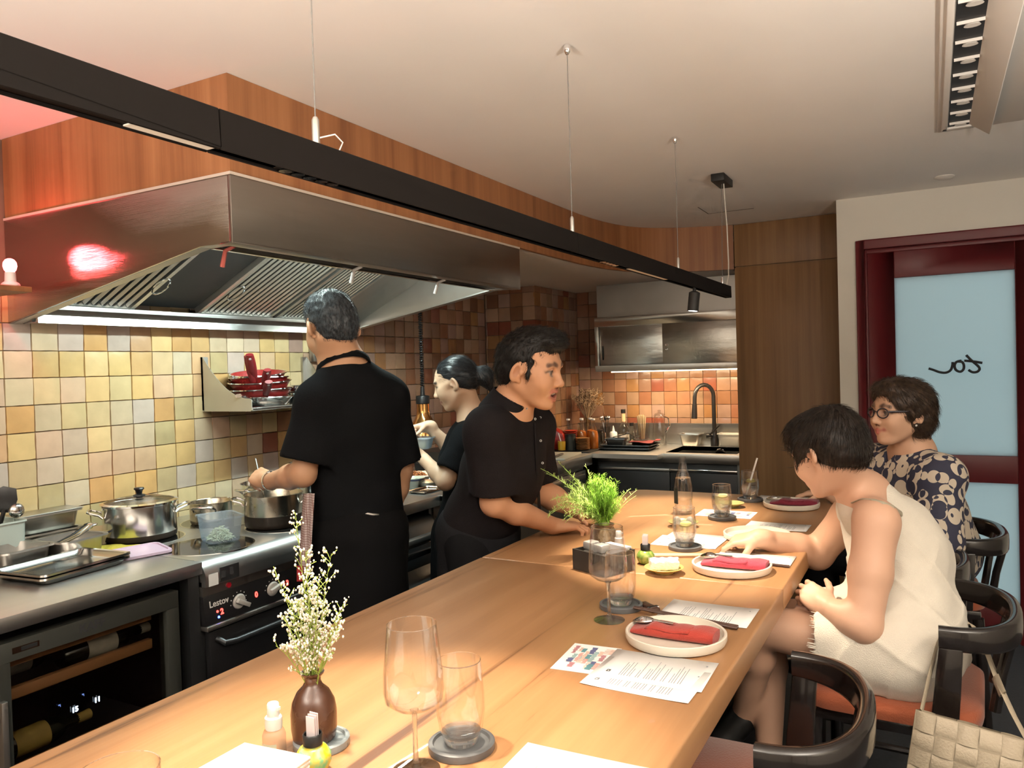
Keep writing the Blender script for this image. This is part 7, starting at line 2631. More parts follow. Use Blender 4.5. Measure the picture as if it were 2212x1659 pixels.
nt.links.new(ck_.outputs[0], b.inputs['Base Color'])
b.inputs['Roughness'].default_value = .9
tow = thing('kitchen_towel', 'checked kitchen towel tucked at the hip of the cook at the range', 'towel', tuple(org))
MB().grid(twf, 8, 16).build('towel', m_ch, tow)
tow.children[0].modifiers.new('s', 'SOLIDIFY').thickness = .006
def twr(u, v):
    return PD(655 - 14 * u, 1222 + 34 * v, 2.605 + .04 * u) - org
MB().grid(twr, 4, 4).build('red_corner', mat('towel_red', (.42, .03, .04), .8, var=.05), tow)
tow.children[1].modifiers.new('s', 'SOLIDIFY').thickness = .006

# ------------------------------------------------------------------ 2. cook with tied hair
SK2 = (.60, .40, .27)
t2 = thing('person', 'cook with tied black hair in a black t-shirt holding a plastic tub', 'person', (-1.84, 2.95, 0))
org = np.array([-1.84, 2.95, 0])
F2 = unit((-.97, -.24, 0))
L2 = np.cross(U3, F2)
R2 = np.stack([F2, L2, U3], 1)
f = Field()
hc = PD(984, 828, 3.40)
HR = head_frame((-.93, -.37), -.30)
head(f, hc, HR, SK2, .95, brow=(.02, .015, .012), lip=(.42, .16, .13))
nb = PD(1022, 905, 3.43)
f.cone(hc + HR @ np.array((-.030, 0, -.045)), nb, .046, .050, .03)
shL, shR = PD(1012, 950, 3.30), PD(1030, 940, 3.58)
elL, wrL = PD(962, 1040, 3.24), PD(914, 990, 3.36)
elR, wrR = PD(990, 985, 3.52), PD(925, 921, 3.47)
ch2 = PD(1012, 985, 3.46)
pel2 = PD(1000, 1140, 3.48)
f.cone(nb, ch2, .06, .085, .05).cone(ch2, pel2, .085, .11, .05)
for sh, el, wr in ((shL, elL, wrL), (shR, elR, wrR)):
    f.cone(nb, sh, .04, .042, .05).cone(sh, el, .042, .036, .03).cone(el, el * .65 + wr * .35, .036, .034, .02).cone(el * .65 + wr * .35, wr, .034, .023, .02)
hL = unit(PD(884, 955, 3.42) - wrL)
hR = unit(PD(886, 928, 3.45) - wrR)
hand(f, wrL, hL, U3 * .7 - L2 * .3, L2 * .3 + F2 * .5 + U3 * .2, .88, (.5, .6, .4))
hand(f, wrR, hR, -U3 * .8 + L2 * .4, L2 * .6, .88, curls=[(.5, .6, .4), (.6, .8, .5), (.7, .9, .5), (.8, .9, .5)], thumb=(.7, .4))
finish(t2, f, SK2, [(*box_of(hc, r=.150), .0030), (*box_of(wrL, wrL + hL * .09, r=.08), .003), (*box_of(wrR, wrR + hR * .09, r=.08), .003)], .008, org)
M_HAIR2 = hairmat('hair_black', (.006, .006, .007), (.035, .038, .042), .30, 110, (.25, 1, 1))
hf = Field()
TH2 = lambda p, hc=hc, HR=HR: hc + HR @ (np.array(p) * .95)
hf.ell(TH2((-.016, 0, .036)), (.094, .077, .083), HR, .02).ell(TH2((-.050, 0, .0)), (.060, .066, .062), HR, .03)
hf.ell(TH2((.108, 0, -.030)), (.072, .095, .096), HR, .006, None, 'sub')
for y in (-1, 1):
    hf.ell(TH2((.010, .085 * y, -.035)), (.034, .022, .044), HR, .006, None, 'sub')
hf.cut(TH2((-.06, 0, -.050)), HR @ np.array((.35, 0, -.95)), .015)
hf.cone(TH2((-.085, 0, .005)), TH2((-.118, 0, .002)), .022, .026, .02).ell(TH2((-.140, 0, -.012)), (.040, .036, .048), HR, .02).cone(TH2((-.140, 0, -.02)), TH2((-.150, 0, -.085)), .030, .012, .02)
garment(t2, 'hair', hf, M_HAIR2, .0035, org, noise=cloth_noise(9, .0010, 150, 8))
comb(t2, hc, HR, lambda p: np.where((p[:, :1] > -.10), unitrows(np.array((-.115, 0, .005)) - p), np.array((-.15, 0, -1.))), 2600, .040, .0005, M_HAIR2, org, 5, .0015, .04)
MB().tube([TH2(np.array((-.104, .024 * math.cos(a), .003 + .024 * math.sin(a)))) - org for a in np.linspace(0, 2 * PI, 17)[:-1]], .006, 8, closed=True).build('hair_tie', M_BLACK, t2)
g = Field()
g.ell(ch2, (.108, .150, .17), R2, .05).ell(ch2 * .5 + pel2 * .5, (.098, .132, .16), R2, .06).ell(pel2 + U3 * .02, (.112, .150, .13), R2, .05)
g.ell(ch2 + F2 * .075 - U3 * .02, (.05, .10, .06), R2, .05)
g.cone(shL, shR, .056, .056, .05).cone(nb - U3 * .03, shL, .045, .056, .05).cone(nb - U3 * .03, shR, .045, .056, .05)
g.cone(shL, shL * .22 + elL * .78, .062, .070, .04, flat=True).cone(shR, shR * .3 + elR * .7, .062, .070, .04, flat=True)
g.cone(shL * .4 + elL * .6, elL, .046, .048, .006, None, 'sub').cone(shR * .4 + elR * .6, elR, .046, .048, .006, None, 'sub')
g.cone(nb - U3 * .01, nb + U3 * .07, .052, .062, .006, None, 'sub')
g.cut(pel2 - U3 * .08, (0, 0, -1), .01)
garment(t2, 't_shirt', g, M_TEE, .0075, org, noise=cloth_noise(15, .003, 30))
ap = Field()
ap.ell(pel2 - U3 * .02, (.124, .162, .10), R2, .05).cone(pel2 - U3 * .05, pel2 - U3 * .50, .145, .16, .05)
ap.cut(pel2 + U3 * .05, (0, 0, 1), .006).cut(pel2 - U3 * .48, (0, 0, -1), .006)
garment(t2, 'apron_skirt', ap, M_APRON, .011, org, noise=cloth_noise(18, .005, 24))
MB().tube([nb + (-F2 * math.cos(a) + L2 * math.sin(a)) * .056 + U3 * (.018 - .03 * (1 - math.cos(a))) - org for a in np.linspace(-2, 2, 13)], .010, 8, flat=(.25, 1.2)).build('apron_neck_strap', M_APRON, t2)
legs_standing(t2, pel2 - U3 * .05, F2, L2, org)
wd = unit(wrL - elL)
wp = wrL - wd * .012
u_ = unit(np.cross(wd, U3))
v_ = np.cross(wd, u_)
MB().tube([wp + (u_ * math.cos(a) + v_ * math.sin(a)) * .025 - org for a in np.linspace(0, 2 * PI, 21)[:-1]], .0035, 6, closed=True, flat=(.5, 1.5)).build('bracelet', M_CHROME, t2)
tubc = PD(905, 952, 3.44)
tb2 = thing('small_tub', 'clear plastic tub with pale green food held by the tied-hair cook', 'container', tuple(tubc - U3 * .035), .3)
rpan(.12, .095, .05, .006, .84, .02).build('tub', milkmat('tub3', (.66, .78, .86), .45), tb2)
MB().lathe([(0, .003), (.030, .003), (.034, .02), (.016, .034), (0, .036)], (0, 0, 0), 18).build('food', mat('green_food', (.55, .60, .16), .6, var=.2, scale=60), tb2)

# ------------------------------------------------------------------ 3. chef leaning on the dining counter
SK3 = (.56, .29, .165)
t3 = thing('person', 'smiling chef in a charcoal snap shirt leaning on the dining counter', 'person', (-1.45, 2.42, 0))
org = np.array([-1.45, 2.42, 0])
F3 = unit((.97, .22, 0))
L3 = np.cross(U3, F3)
R3 = np.stack([F3, L3, U3], 1)
f = Field()
hc = PD(1146, 800, 2.60)
HR = head_frame((1.0, .05), -.17, .02)
head(f, hc, HR, SK3, 1.08, mouth='open', brow=(.13, .07, .045))
nb = PD(1098, 892, 2.64)
f.cone(hc + HR @ np.array((-.034, 0, -.05)), nb, .060, .064, .03)
shR, shL = PD(1056, 930, 2.56), PD(1150, 925, 2.86)
elR = PD(1068, 1085, 2.60)
hR0 = np.array([*ON(1196, 1136, 2, .915)[:2], .915])
wrR = hR0
elL = PD(1165, 1060, 2.92)
wrL = np.array([-1.20, 2.72, .925])
ch3 = PD(1100, 985, 2.72)
pel3 = np.array([-1.475, 2.42, .93])
f.cone(nb, ch3, .07, .10, .05).cone(ch3, pel3, .10, .12, .05)
for sh, el, wr in ((shL, elL, wrL), (shR, elR, wrR)):
    f.cone(nb, sh, .05, .05, .05).cone(sh, el, .052, .046, .03).cone(el, el * .65 + wr * .35, .046, .045, .02).cone(el * .65 + wr * .35, wr, .045, .028, .02)
hd = unit(np.array([.80, .60, -.05]))
hand(f, wrR, hd, -U3, L3, .98, curls=[(.35, .9, .6), (.4, 1.0, .7), (.5, 1.1, .7), (.6, 1.1, .7)], thumb=(.1, .2))
hand(f, wrL, unit((.9, -.2, -.05)), -U3, -L3, .98, (.3, .6, .5), thumb=(.1, .2))
finish(t3, f, SK3, [(*box_of(hc, r=.165), .0025), (*box_of(wrR, wrR + hd * .09, r=.085), .0028)], .007, org)
M_HAIR3 = hairmat('hair_black_short', (.004, .0035, .0035), (.016, .013, .011), .5, 130)
hf = Field()
S3 = 1.08
TH3 = lambda p: hc + HR @ (np.array(p) * S3)
hf.ell(TH3((-.018, 0, .040)), np.array((.097, .080, .084)) * S3, HR, .02).ell(TH3((-.050, 0, -.004)), np.array((.064, .071, .072)) * S3, HR, .03)
hf.ell(TH3((.028, 0, .098)), np.array((.078, .058, .040)) * S3, HR, .03).ell(TH3((.070, 0, .098)), np.array((.034, .046, .030)) * S3, HR, .02)
hf.ell(TH3((.112, 0, -.012)), np.array((.078, .105, .088)) * S3, HR, .006, None, 'sub')
hf.ell(TH3((.085, 0, -.06)), np.array((.075, .12, .075)) * S3, HR, .006, None, 'sub')
for y in (-1, 1):
    hf.ell(TH3((-.006, .090 * y, -.010)), np.array((.026, .026, .040)) * S3, HR, .006, None, 'sub')
    hf.cone(TH3((.028, .071 * y, .03)), TH3((.024, .074 * y, -.022)), .010, .007, .012)
hf.cut(TH3((-.06, 0, -.066)), HR @ np.array((.40, 0, -.92)), .02)
garment(t3, 'hair', hf, M_HAIR3, .0034, org, noise=cloth_noise(23, .0018, 150, 9))
comb(t3, hc, HR, lambda p: np.where((p[:, 2:] > .085), np.array((1., 0, .25)), np.array((-.10, 0, -1.))), 3400, .020, .0006, M_HAIR3, org, 6, .005, .22)
g = Field()
g.ell(ch3, (.130, .180, .20), R3, .05).ell(ch3 * .5 + pel3 * .5, (.128, .165, .19), R3, .06).ell(pel3, (.125, .168, .14), R3, .06)
g.cone(shL, shR, .070, .070, .06).cone(nb - U3 * .035, shL, .058, .070, .05).cone(nb - U3 * .035, shR, .058, .070, .05)
g.cone(shL, shL * .2 + elL * .8, .074, .078, .04, flat=True).cone(shR, shR * .14 + elR * .86, .076, .082, .04, flat=True)
g.cone(shL * .4 + elL * .6, elL, .056, .056, .006, None, 'sub').cone(shR * .4 + elR * .6, elR, .058, .058, .006, None, 'sub')
cdir = unit(hc + HR @ np.array((-.034, 0, -.05)) - nb)
g.cone(nb + cdir * .010, nb + cdir * .10, .057, .066, .006, None, 'sub')
g.cut(pel3 - U3 * .10, (0, 0, -1), .01)
garment(t3, 'chef_shirt', g, M_SHIRT, .006, org, noise=cloth_noise(31, .0036, 24))
SHIRT3 = g
col3 = Field()
cn3 = unit(F3 * .52 + U3 * .85)
cc3 = PD(1109, 858, 2.625)
col3.cone(cc3 - cn3 * .075, cc3, .090, .0735, .01, flat=True)
col3.cone(cc3 - cn3 * .14, cc3 + cn3 * .05, .082, .0655, .002, None, 'sub')
col3.cone(cc3 + F3 * .085 - U3 * .14, cc3 + F3 * .075 + U3 * .04, .005, .012, .003, None, 'sub')
garment(t3, 'stand_collar', col3, M_SHIRT, .003, org)
plk = [hit([SHIRT3], 1157 + 1.0 * k, 915 + 24 * k, 2.3, 3.0, .003) - org for k in range(9)]
MB().tube(plk, .011, 8, flat=(1.0, .22)).build('placket', M_SHIRT, t3)
M_SNAP = M_CHROME
for (px_, py_) in ((1081, 842), (1137, 882), (1156, 905), (1167, 902), (1168, 952), (1172, 1000)):
    p = hit([SHIRT3, col3], px_, py_, 2.3, 3.0, .001) - org
    MB().tube([p, p - CF * .003], .0044, 14).build('snap_button', M_SNAP, t3)
    MB().tube([p - CF * .003, p - CF * .0034], .0022, 10).build('snap_dimple', M_BLACK, t3)
ap = Field()
ap.ell(pel3 - U3 * .03, (.136, .178, .10), R3, .05).cone(pel3 - U3 * .06, pel3 - U3 * .50, .155, .165, .05)
ap.cut(pel3 + U3 * .04, (0, 0, 1), .006).cut(pel3 - U3 * .48, (0, 0, -1), .006)
garment(t3, 'apron_skirt', ap, mat('grey_apron', (.015, .015, .017), .9, var=.1, bump=.2, bscale=200, spec=.1), .010, org, noise=cloth_noise(38, .004, 22))
legs_standing(t3, pel3 - U3 * .06, F3, L3, org)
# ------------------------------------------------------------------ 4. guest in the cream dress, leaning over the counter
SK4 = (.58, .345, .235)
t4 = thing('person', 'woman with cropped dark hair in a cream sleeveless dress reaching across the counter', 'person', (-.10, 2.37, .60))
org = np.array([-.10, 2.37, .60])
f = Field()
hc = PD(1787, 978, 2.24)
HR = head_frame((-.86, .50), -.42, .06)
head(f, hc, HR, SK4, 1.0, lip=(.45, .16, .15))
nb = PD(1868, 1072, 2.26)
f.cone(hc + HR @ np.array((-.032, 0, -.045)), nb, .046, .052, .035)
shL, shR = PD(1893, 1128, 2.09), PD(1838, 1112, 2.42)
elL = PD(1866, 1352, 2.02)
wrL = PD(1790, 1312, 2.08)
wrR = np.array([*ON(1640, 1163, 2, .925)[:2], .925])
elR = PD(1765, 1196, 2.50)
hip4 = np.array([-.075, 2.37, .70])
ch4 = PD(1940, 1190, 2.26)
f.cone(nb, ch4, .06, .10, .05).cone(ch4, hip4, .10, .12, .06)
f.cone(nb, shL, .050, .046, .05).cone(nb, shR, .050, .046, .05)
f.cone(shL, shL * .5 + elL * .5, .057, .053, .04).cone(shL * .5 + elL * .5, elL, .053, .043, .02).cone(elL, elL * .6 + wrL * .4, .043, .041, .02).cone(elL * .6 + wrL * .4, wrL, .041, .026, .02)
f.cone(shR, elR, .054, .049, .04).cone(elR, elR * .65 + wrR * .35, .049, .046, .02).cone(elR * .65 + wrR * .35, wrR, .046, .028, .02)
hdR = unit(np.array([*ON(1545, 1172, 2, .905)[:2], .905]) - wrR)
hand(f, wrR, hdR, -U3 - np.array([0, -.2, 0]), np.array([-.3, -.9, 0]), .90, curls=[(.35, .8, .5), (.6, 1.0, .6), (.7, 1.1, .6), (.8, 1.1, .6)], thumb=(.5, .3))
hdL = unit(PD(1742, 1278, 2.14) - wrL)
hand(f, wrL, hdL, -U3 * .5 + np.array([0, .7, 0]), U3 * .8, .90, curls=[(.7, .9, .5)] * 4, thumb=(.4, .4))
# legs, left crossed over right
hL4, hR4 = hip4 + np.array([-.02, -.095, -.005]), hip4 + np.array([-.02, .095, -.005])
knL, knR = np.array([-.450, 2.235, .735]), np.array([-.470, 2.44, .695])
anL, anR = PD(1606, 1548, 2.34), np.array([-.44, 2.30, .29])
for h_, k_, a_ in ((hL4, knL, anL), (hR4, knR, anR)):
    f.cone(h_, k_, .082, .056, .03).cone(k_, k_ * .68 + a_ * .32 + np.array([.012, 0, 0]), .052, .050, .02).cone(k_ * .68 + a_ * .32 + np.array([.012, 0, 0]), a_, .050, .033, .02)
for a_, d_ in ((anL, unit((-.55, -.35, -.7))), (anR, unit((-.9, -.2, -.3)))):
    f.cone(a_, a_ + d_ * .12, .034, .028, .02)
finish(t4, f, SK4, [(*box_of(hc, r=.155), .0030), (*box_of(wrR, wrR + hdR * .09, r=.08), .0027), (*box_of(wrL, wrL + hdL * .09, r=.08), .003)], .007, org)
for a_, d_ in ((anL, unit((-.55, -.35, -.7))), (anR, unit((-.9, -.2, -.3)))):
    s = Field()
    s.cone(a_ + d_ * .005, a_ + d_ * .15, .046, .038, .02).cone(a_ + d_ * .10, a_ + d_ * .17, .040, .030, .02)
    garment(t4, 'shoe', s, M_SHOE, .006, org)
# hair
M_HAIR4 = hairmat('hair_dark_brown', (.009, .0065, .005), (.034, .023, .017), .42, 100, (1, .3, 1))
hf = Field()
TH4 = lambda p: hc + HR @ np.array(p)
hf.ell(TH4((-.020, 0, .040)), (.106, .090, .092), HR, .02).ell(TH4((-.050, 0, -.002)), (.078, .083, .078), HR, .03).ell(TH4((.045, 0, .070)), (.060, .074, .052), HR, .03)
for y in (-1, 1):
    hf.cone(TH4((.010, .076 * y, .040)), TH4((.052, .066 * y, -.010)), .022, .010, .02)
hf.ell(TH4((.125, 0, -.030)), (.080, .10, .088), HR, .008, None, 'sub')
for y in (-1, 1):
    hf.ell(TH4((.004, .095 * y, -.036)), (.030, .030, .040), HR, .008, None, 'sub')
hf.cut(TH4((-.05, 0, -.064)), HR @ np.array((.30, 0, -.95)), .02)
garment(t4, 'hair', hf, M_HAIR4, .0034, org, noise=cloth_noise(43, .0014, 110, 8))
comb(t4, hc, HR, lambda p: np.array((.62, 0, -.60)) + unitrows(p - np.array((-.04, 0, .14))) * .7, 4200, .040, .00055, M_HAIR4, org, 9, .003, .10)
# dress
M_LINEN = mat('cream_linen', (.70, .645, .55), .85, var=.04, scale=30, bump=.35, bscale=420, sheen=.15)
g = Field()
ax = unit(nb - hip4)
Fd = unit(np.array([-1, .05, 0]) - ax * (np.array([-1, .05, 0]) @ ax))
Rd = np.stack([Fd, unit(np.cross(ax, Fd)), ax], 1)
g.ell(ch4 + ax * .01, (.128, .175, .150), Rd, .05).ell(ch4 * .5 + hip4 * .5, (.125, .165, .17), Rd, .07).ell(hip4 + np.array([.0, 0, .01]), (.150, .185, .125), None, .07)
g.cone(nb - ax * .030, shL * .75 + nb * .25 - ax * .004, .056, .056, .04).cone(nb - ax * .030, shR * .75 + nb * .25 - ax * .004, .056, .056, .04).cone(nb - ax * .03, ch4, .075, .12, .05)
g.cone(nb + ax * .005 + Fd * .012, nb + ax * .09 + Fd * .03, .053, .070, .005, None, 'sub')
for sh, el in ((shL, elL), (shR, elR)):
    out = unit(sh - nb)
    g.ell(sh + (el - sh) * .20 + out * .040, (.078, .062, .098), np.stack([Fd, out, ax], 1), .006, None, 'sub')
# skirt over the thighs, ending mid-thigh
hemL, hemR = hL4 * .42 + knL * .58, hR4 * .42 + knR * .58
g.cone(hL4, hemL, .118, .098, .05, flat=True).cone(hR4, hemR, .118, .098, .05, flat=True).cone((hL4 + hR4) / 2, (hemL + hemR) / 2, .10, .085, .06, flat=True)
g.cone(hip4 + np.array([.02, -.10, -.03]), hip4 + np.array([-.10, -.135, -.10]), .075, .035, .06)
g.cone(hL4 * .7 + hemL * .3, knL, .080, .070, .006, None, 'sub').cone(hR4 * .7 + hemR * .3, knR, .080, .070, .006, None, 'sub')
g.cut((0, 0, .602), (0, 0, -1), .006)
DRESS4, BODY4 = g, f
folds = cloth_noise(47, .0050, 42, 5)
def pleats(X, Y, Z):
    a = np.abs(np.sin(15 * (X * .75 + Z * 1.15) + 2.2 * np.sin(8 * Y + 3 * X)))
    b = np.abs(np.sin(21 * (X * 1.1 - Z * .55) + 1.7 * np.sin(10 * Y)))
    w = 1 / (1 + np.exp((Z - .98) * 30))
    return folds(X, Y, Z) - (.0065 * (1 - a) ** 5 + .0045 * (1 - b) ** 5) * w
garment(t4, 'dress', g, M_LINEN, .0055, org, noise=pleats)
# frayed hem
fr_ = MB()
rr_ = random.Random(2)
for (h0, k0, R_) in ((hemL, knL, .099), (hemR, knR, .099)):
    d_ = unit(k0 - h0)
    u_ = unit(np.cross(d_, U3))
    v_ = np.cross(d_, u_)
    for k in range(150):
        a = rr_.uniform(0, 2 * PI)
        p = h0 + (u_ * math.cos(a) + v_ * math.sin(a)) * R_ - d_ * .004
        fr_.tube([p - org, p + d_ * rr_.uniform(.010, .022) + (u_ * math.cos(a) + v_ * math.sin(a)) * rr_.uniform(-.004, .003) - org], [.0014, .0006], 4)
tag(fr_.build('frayed_hem', M_LINEN, t4, flat=True), kind='stuff')
# bra strap and bracelet, ring
pts = [hit([BODY4, DRESS4], px_, py_, 1.7, 2.6, .0015) for px_, py_ in ((1842, 1086), (1862, 1078), (1885, 1079), (1908, 1086), (1930, 1097), (1948, 1110))]
MB().tube([p - org for p in pts], .0075, 8, flat=(1.0, .30)).build('under_strap', mat('strap_grey', (.36, .31, .23), .7, var=.05), t4)
wd = unit(wrR - elR)
u_ = unit(np.cross(wd, U3))
v_ = np.cross(wd, u_)
MB().tube([wrR + wd * .002 + (u_ * math.cos(a) + v_ * math.sin(a)) * .0285 - org for a in np.linspace(0, 2 * PI, 25)[:-1]], .0022, 8, closed=True).build('bracelet', M_CHROME, t4)

# ------------------------------------------------------------------ 5. guest with glasses
SK5 = (.60, .36, .24)
t5 = thing('person', 'older woman with glasses in a navy and cream patterned blouse', 'person', (.0, 3.38, .60))
org = np.array([.0, 3.38, .60])
f = Field()
hc = PD(1944, 893, 2.86)
HR = head_frame((-.77, -.64), .02, .0)
head(f, hc, HR, SK5, 1.0, mouth='smile', brow=(.12, .07, .05), lip=(.48, .13, .10))
nb = PD(1972, 975, 2.90)
f.cone(hc + HR @ np.array((-.030, 0, -.045)), nb, .048, .056, .03)
shL, shR = PD(2030, 1030, 2.76), PD(1898, 1005, 3.05)
elL, wrL = PD(2040, 1165, 2.70), PD(1960, 1190, 2.72)
wrR = np.array([-.40, 3.47, .925])
elR = PD(1890, 1130, 3.10)
hip5 = np.array([.0, 3.38, .71])
ch5 = PD(1985, 1085, 2.92)
f.cone(nb, ch5, .065, .10, .05).cone(ch5, hip5, .10, .12, .06)
for sh, el, wr in ((shL, elL, wrL), (shR, elR, wrR)):
    f.cone(nb, sh, .048, .046, .05).cone(sh, el, .046, .040, .03).cone(el, wr, .040, .025, .02)
hdR = unit(np.array([-.85, .05, -.12]))
hand(f, wrR, hdR, -U3, np.array([0, -1., 0]), .90, (.25, .5, .4), thumb=(.2, .2))
hand(f, wrL, unit(wrL - elL), -U3, np.array([0, 1., 0]), .90, (.5, .6, .5))
for y in (-.09, .09):
    kn = np.array([-.42, 3.38 + y, .70])
    f.cone(hip5 + np.array([0, y, 0]), kn, .085, .06, .03).cone(kn, np.array([-.40, 3.38 + y, .26]), .055, .038, .02)
finish(t5, f, SK5, [(*box_of(hc, r=.150), .0024), (*box_of(wrR, wrR + hdR * .09, r=.08), .003)], .008, org)
M_HAIR5 = hairmat('hair_brown', (.020, .012, .008), (.085, .052, .033), .45, 100)
hf = Field()
TH5 = lambda p: hc + HR @ np.array(p)
hf.ell(TH5((-.022, 0, .036)), (.110, .098, .096), HR, .02).ell(TH5((-.050, 0, -.025)), (.076, .090, .080), HR, .03).ell(TH5((.030, 0, .085)), (.070, .072, .044), HR, .03)
hf.ell(TH5((.122, 0, -.022)), (.085, .108, .102), HR, .008, None, 'sub')
hf.ell(TH5((.06, 0, -.07)), (.085, .085, .075), HR, .008, None, 'sub')
for y in (-1, 1):
    hf.ell(TH5((.035, .095 * y, -.045)), (.035, .045, .040), HR, .008, None, 'sub')
hf.cut(TH5((-.05, 0, -.098)), HR @ np.array((.15, 0, -1)), .02)
garment(t5, 'hair', hf, M_HAIR5, .0036, org, noise=cloth_noise(53, .0020, 100, 9))
comb(t5, hc, HR, lambda p: np.array((-.45, 0, -.55)) + unitrows(p - np.array((.05, .02, .14))) * .8, 4200, .040, .00055, M_HAIR5, org, 12, .004, .12)
# glasses: a thing of its own resting on the nose
gl = thing('eyeglasses', 'dark oval eyeglasses worn by the woman in the patterned blouse', 'glasses', tuple(TH5((.095, 0, .004))))
go = np.array(gl.location)
M_FRAME = mat('glasses_frame', (.020, .014, .022), .25, var=0, coat=.4)
gm = MB()
for y in (-1, 1):
    ring = []
    for a in np.linspace(0, 2 * PI, 29)[:-1]:
        yy, zz = .033 * y + .0235 * math.cos(a), .004 + .0175 * math.sin(a)
        ring.append(TH5((.1035 - abs(yy) * .22, yy, zz)) - go)
    o = MB().tube(ring, .0022, 8, closed=True).build('rim', M_FRAME, gl)
    MB().add(ring, [tuple(range(28))]).build('lens', glassmat('lens_%d' % y, (.94, .94, .96), .7), gl)
    MB().tube([TH5((.092, .056 * y, .010)) - go, TH5((.075, .072 * y, .011)) - go, TH5((.03, .082 * y, .012)) - go, TH5((-.005, .084 * y, .012)) - go], [.0028, .0030, .0026, .0020], 8, flat=(.6, 1.3)).build('temple', M_FRAME, gl)
MB().tube([TH5((.1025, -.0095, .008)) - go, TH5((.1065, 0, .010)) - go, TH5((.1025, .0095, .008)) - go], .0022, 8).build('bridge', M_FRAME, gl)
MB().sphere(TH5((-.004, .080, -.040)) - org, .0042, 10).build('pearl_earring', M_WHITEP, t5)
# blouse
def printmat():
    m, nt, b = _new('leaf_print')
    tc = N(nt, 'ShaderNodeTexCoord')
    v1 = N(nt, 'ShaderNodeTexVoronoi', feature='F1')
    v1.inputs['Scale'].default_value = 16
    v1.inputs['Randomness'].default_value = .75
    v2 = N(nt, 'ShaderNodeTexVoronoi', feature='F1')
    v2.inputs['Scale'].default_value = 19
    mp = N(nt, 'ShaderNodeMapping')
    mp.inputs['Rotation'].default_value = (.6, .4, .8)
    mp.inputs['Scale'].default_value = (1, 1.7, 1)
    nt.links.new(tc.outputs['Object'], v1.inputs['Vector'])
    nt.links.new(tc.outputs['Object'], mp.inputs[0])
    nt.links.new(mp.outputs[0], v2.inputs['Vector'])
    a = N(nt, 'ShaderNodeMath', operation='LESS_THAN')
    a.inputs[1].default_value = .50
    nt.links.new(v1.outputs['Distance'], a.inputs[0])
    c = N(nt, 'ShaderNodeMath', operation='LESS_THAN')
    c.inputs[1].default_value = .46
    nt.links.new(v2.outputs['Distance'], c.inputs[0])
    x = N(nt, 'ShaderNodeMath', operation='SUBTRACT')
    nt.links.new(a.outputs[0], x.inputs[0])
    nt.links.new(c.outputs[0], x.inputs[1])
    ab = N(nt, 'ShaderNodeMath', operation='ABSOLUTE')
    nt.links.new(x.outputs[0], ab.inputs[0])
    mx = N(nt, 'ShaderNodeMix', data_type='RGBA')
    mx.inputs[6].default_value = (.030, .032, .060, 1)
    mx.inputs[7].default_value = (.58, .50, .40, 1)
    nt.links.new(ab.outputs[0], mx.inputs[0])
    nt.links.new(mx.outputs[2], b.inputs['Base Color'])
    b.inputs['Roughness'].default_value = .8
    return m


g = Field()
F5 = unit((-.95, -.30, 0))
R5 = np.stack([F5, np.cross(U3, F5), U3], 1)
g.ell(ch5, (.135, .175, .19), R5, .05).ell(ch5 * .5 + hip5 * .5, (.140, .175, .18), R5, .07).ell(hip5 + U3 * .02, (.155, .185, .14), R5, .06)
g.cone(shL, shR, .066, .066, .06).cone(nb - U3 * .025, shL, .056, .066, .05).cone(nb - U3 * .025, shR, .056, .066, .05)
g.cone(shL, elL * .85 + wrL * .15, .076, .082, .04).cone(shR, elR * .9 + wrR * .1, .074, .076, .04)
g.cone(nb + U3 * .0, nb + U3 * .09, .058, .072, .005, None, 'sub')
g.cone(nb + F5 * .045 + U3 * .03, nb + F5 * .095 - U3 * .065, .045, .008, .006, None, 'sub')
g.cut((0, 0, .602), (0, 0, -1), .006)
garment(t5, 'blouse', g, printmat(), .0062, org, noise=cloth_noise(57, .0042, 26))
s = Field()
for y in (-.09, .09):
    kn = np.array([-.43, 3.38 + y, .70])
    s.cone(hip5 + np.array([-.05, y, -.01]), kn, .095, .068, .03).cone(kn, np.array([-.40, 3.38 + y, .30]), .065, .055, .02)
garment(t5, 'trousers', s, M_TROUSER, .011, org)
for y in (-.09, .09):
    s = Field()
    s.ell((-.46, 3.38 + y, .235), (.12, .045, .04), None, .01).cone((-.40, 3.38 + y, .22), (-.40, 3.38 + y, .30), .045, .048, .03)
    garment(t5, 'shoe', s, M_SHOE, .009, org)

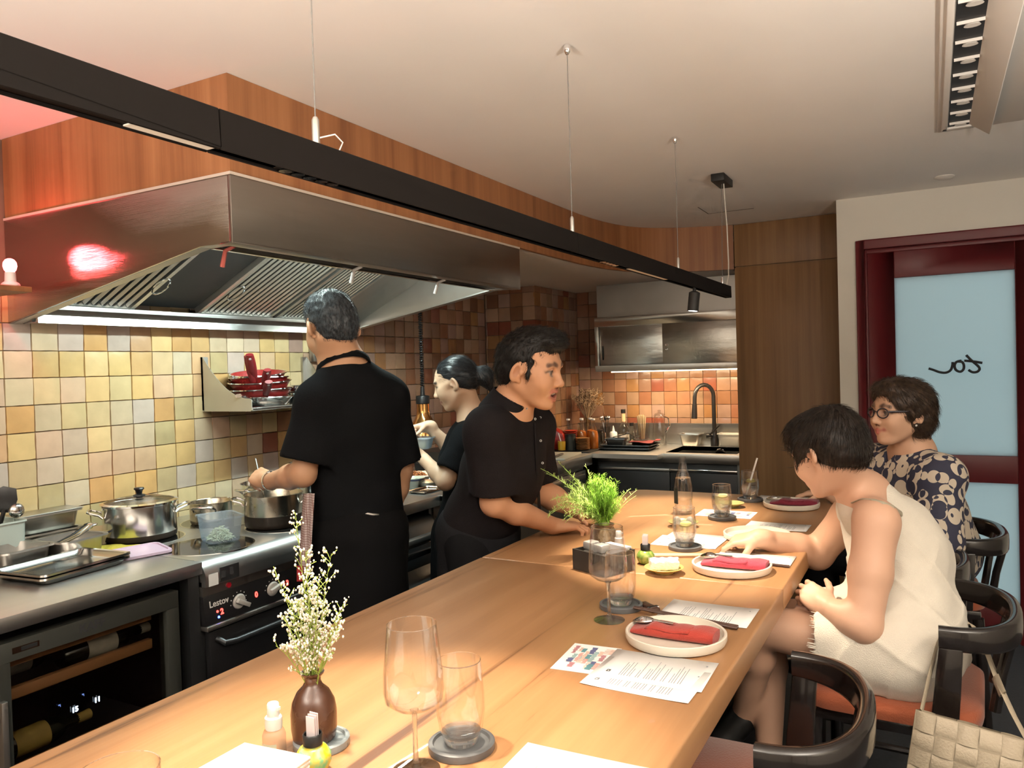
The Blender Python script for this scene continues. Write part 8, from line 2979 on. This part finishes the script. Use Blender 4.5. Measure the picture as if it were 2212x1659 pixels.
# ------------------------------------------------------------------ woven handbag on the chair
M_LEATHER = mat('taupe_leather', (.40, .335, .245), .55, var=.06, scale=20, bump=.2, bscale=180)
bag = thing('woven_handbag', 'taupe woven leather handbag hanging on the chair by its strap', 'handbag', tuple(PD(2090, 1612, 1.80)))
bo = np.array(bag.location)
p00, p10 = PD(1978, 1532, 1.83) - bo, PD(2262, 1612, 1.72) - bo
p01 = PD(1958, 1655, 1.83) - bo
ex = p10 - p00
W_ = np.linalg.norm(ex)
ex /= W_
ez = p01 - p00
ez = unit(ez - ex * (ez @ ex))
en = np.cross(ex, ez)
if en @ CF > 0:
    en = -en
Hh = .165
nx_, nz_ = 6, 4
for side, off in ((1, .040), (-1, -.040)):
    for i in range(nx_):
        for j in range(nz_):
            def sq(u, v, i=i, j=j, side=side, off=off):
                over = 1 if (i + j) % 2 == 0 else -1
                x = (i + .008 + .984 * u) * W_ / nx_
                z = (j + .008 + .984 * v) * Hh / nz_
                edge = math.sin(PI * u) if over > 0 else math.sin(PI * v)
                bulge = .030 * math.sin(PI * min(1, max(0, x / W_))) ** .5 * math.sin(PI * (.12 + .76 * z / Hh)) - .012
                d = bulge + (.0060 * edge ** .6 + .001) * (1 if over > 0 else .8)
                return p00 + ex * x + ez * z + en * (side * (.012 + d))
            MB().grid(sq, 6, 6).build('woven_square', M_LEATHER, bag, ang=80)
lin = MB()
def lining(u, v):
    a = 2 * PI * v
    x = u * W_
    d = .030 * math.sin(PI * min(.999, max(.001, u))) ** .5 * .9 + .004
    return p00 + ex * x + ez * (Hh / 2 + Hh / 2 * math.sin(a) * .99) + en * d * math.cos(a)
lin.grid(lining, 16, 20).build('inner_body', mat('leather_dark', (.30, .25, .18), .6, var=.05), bag)
tp = [PD(1990, 1538, 1.83), PD(2005, 1470, 1.88), PD(2025, 1395, 1.95), PD(2048, 1352, 2.02), PD(2075, 1342, 2.08), PD(2102, 1352, 2.06), PD(2125, 1390, 2.00), PD(2155, 1470, 1.92), PD(2190, 1545, 1.84), PD(2225, 1610, 1.76)]
MB().tube([p - bo for p in tp], .0145, 8, flat=(.18, 1.0)).build('strap', M_LEATHER, bag, ang=70)
MB().tube([PD(2150, 1462, 1.915) - bo, PD(2166, 1500, 1.885) - bo], .019, 8, flat=(.25, 1.0)).build('strap_keeper', M_LEATHER, bag)
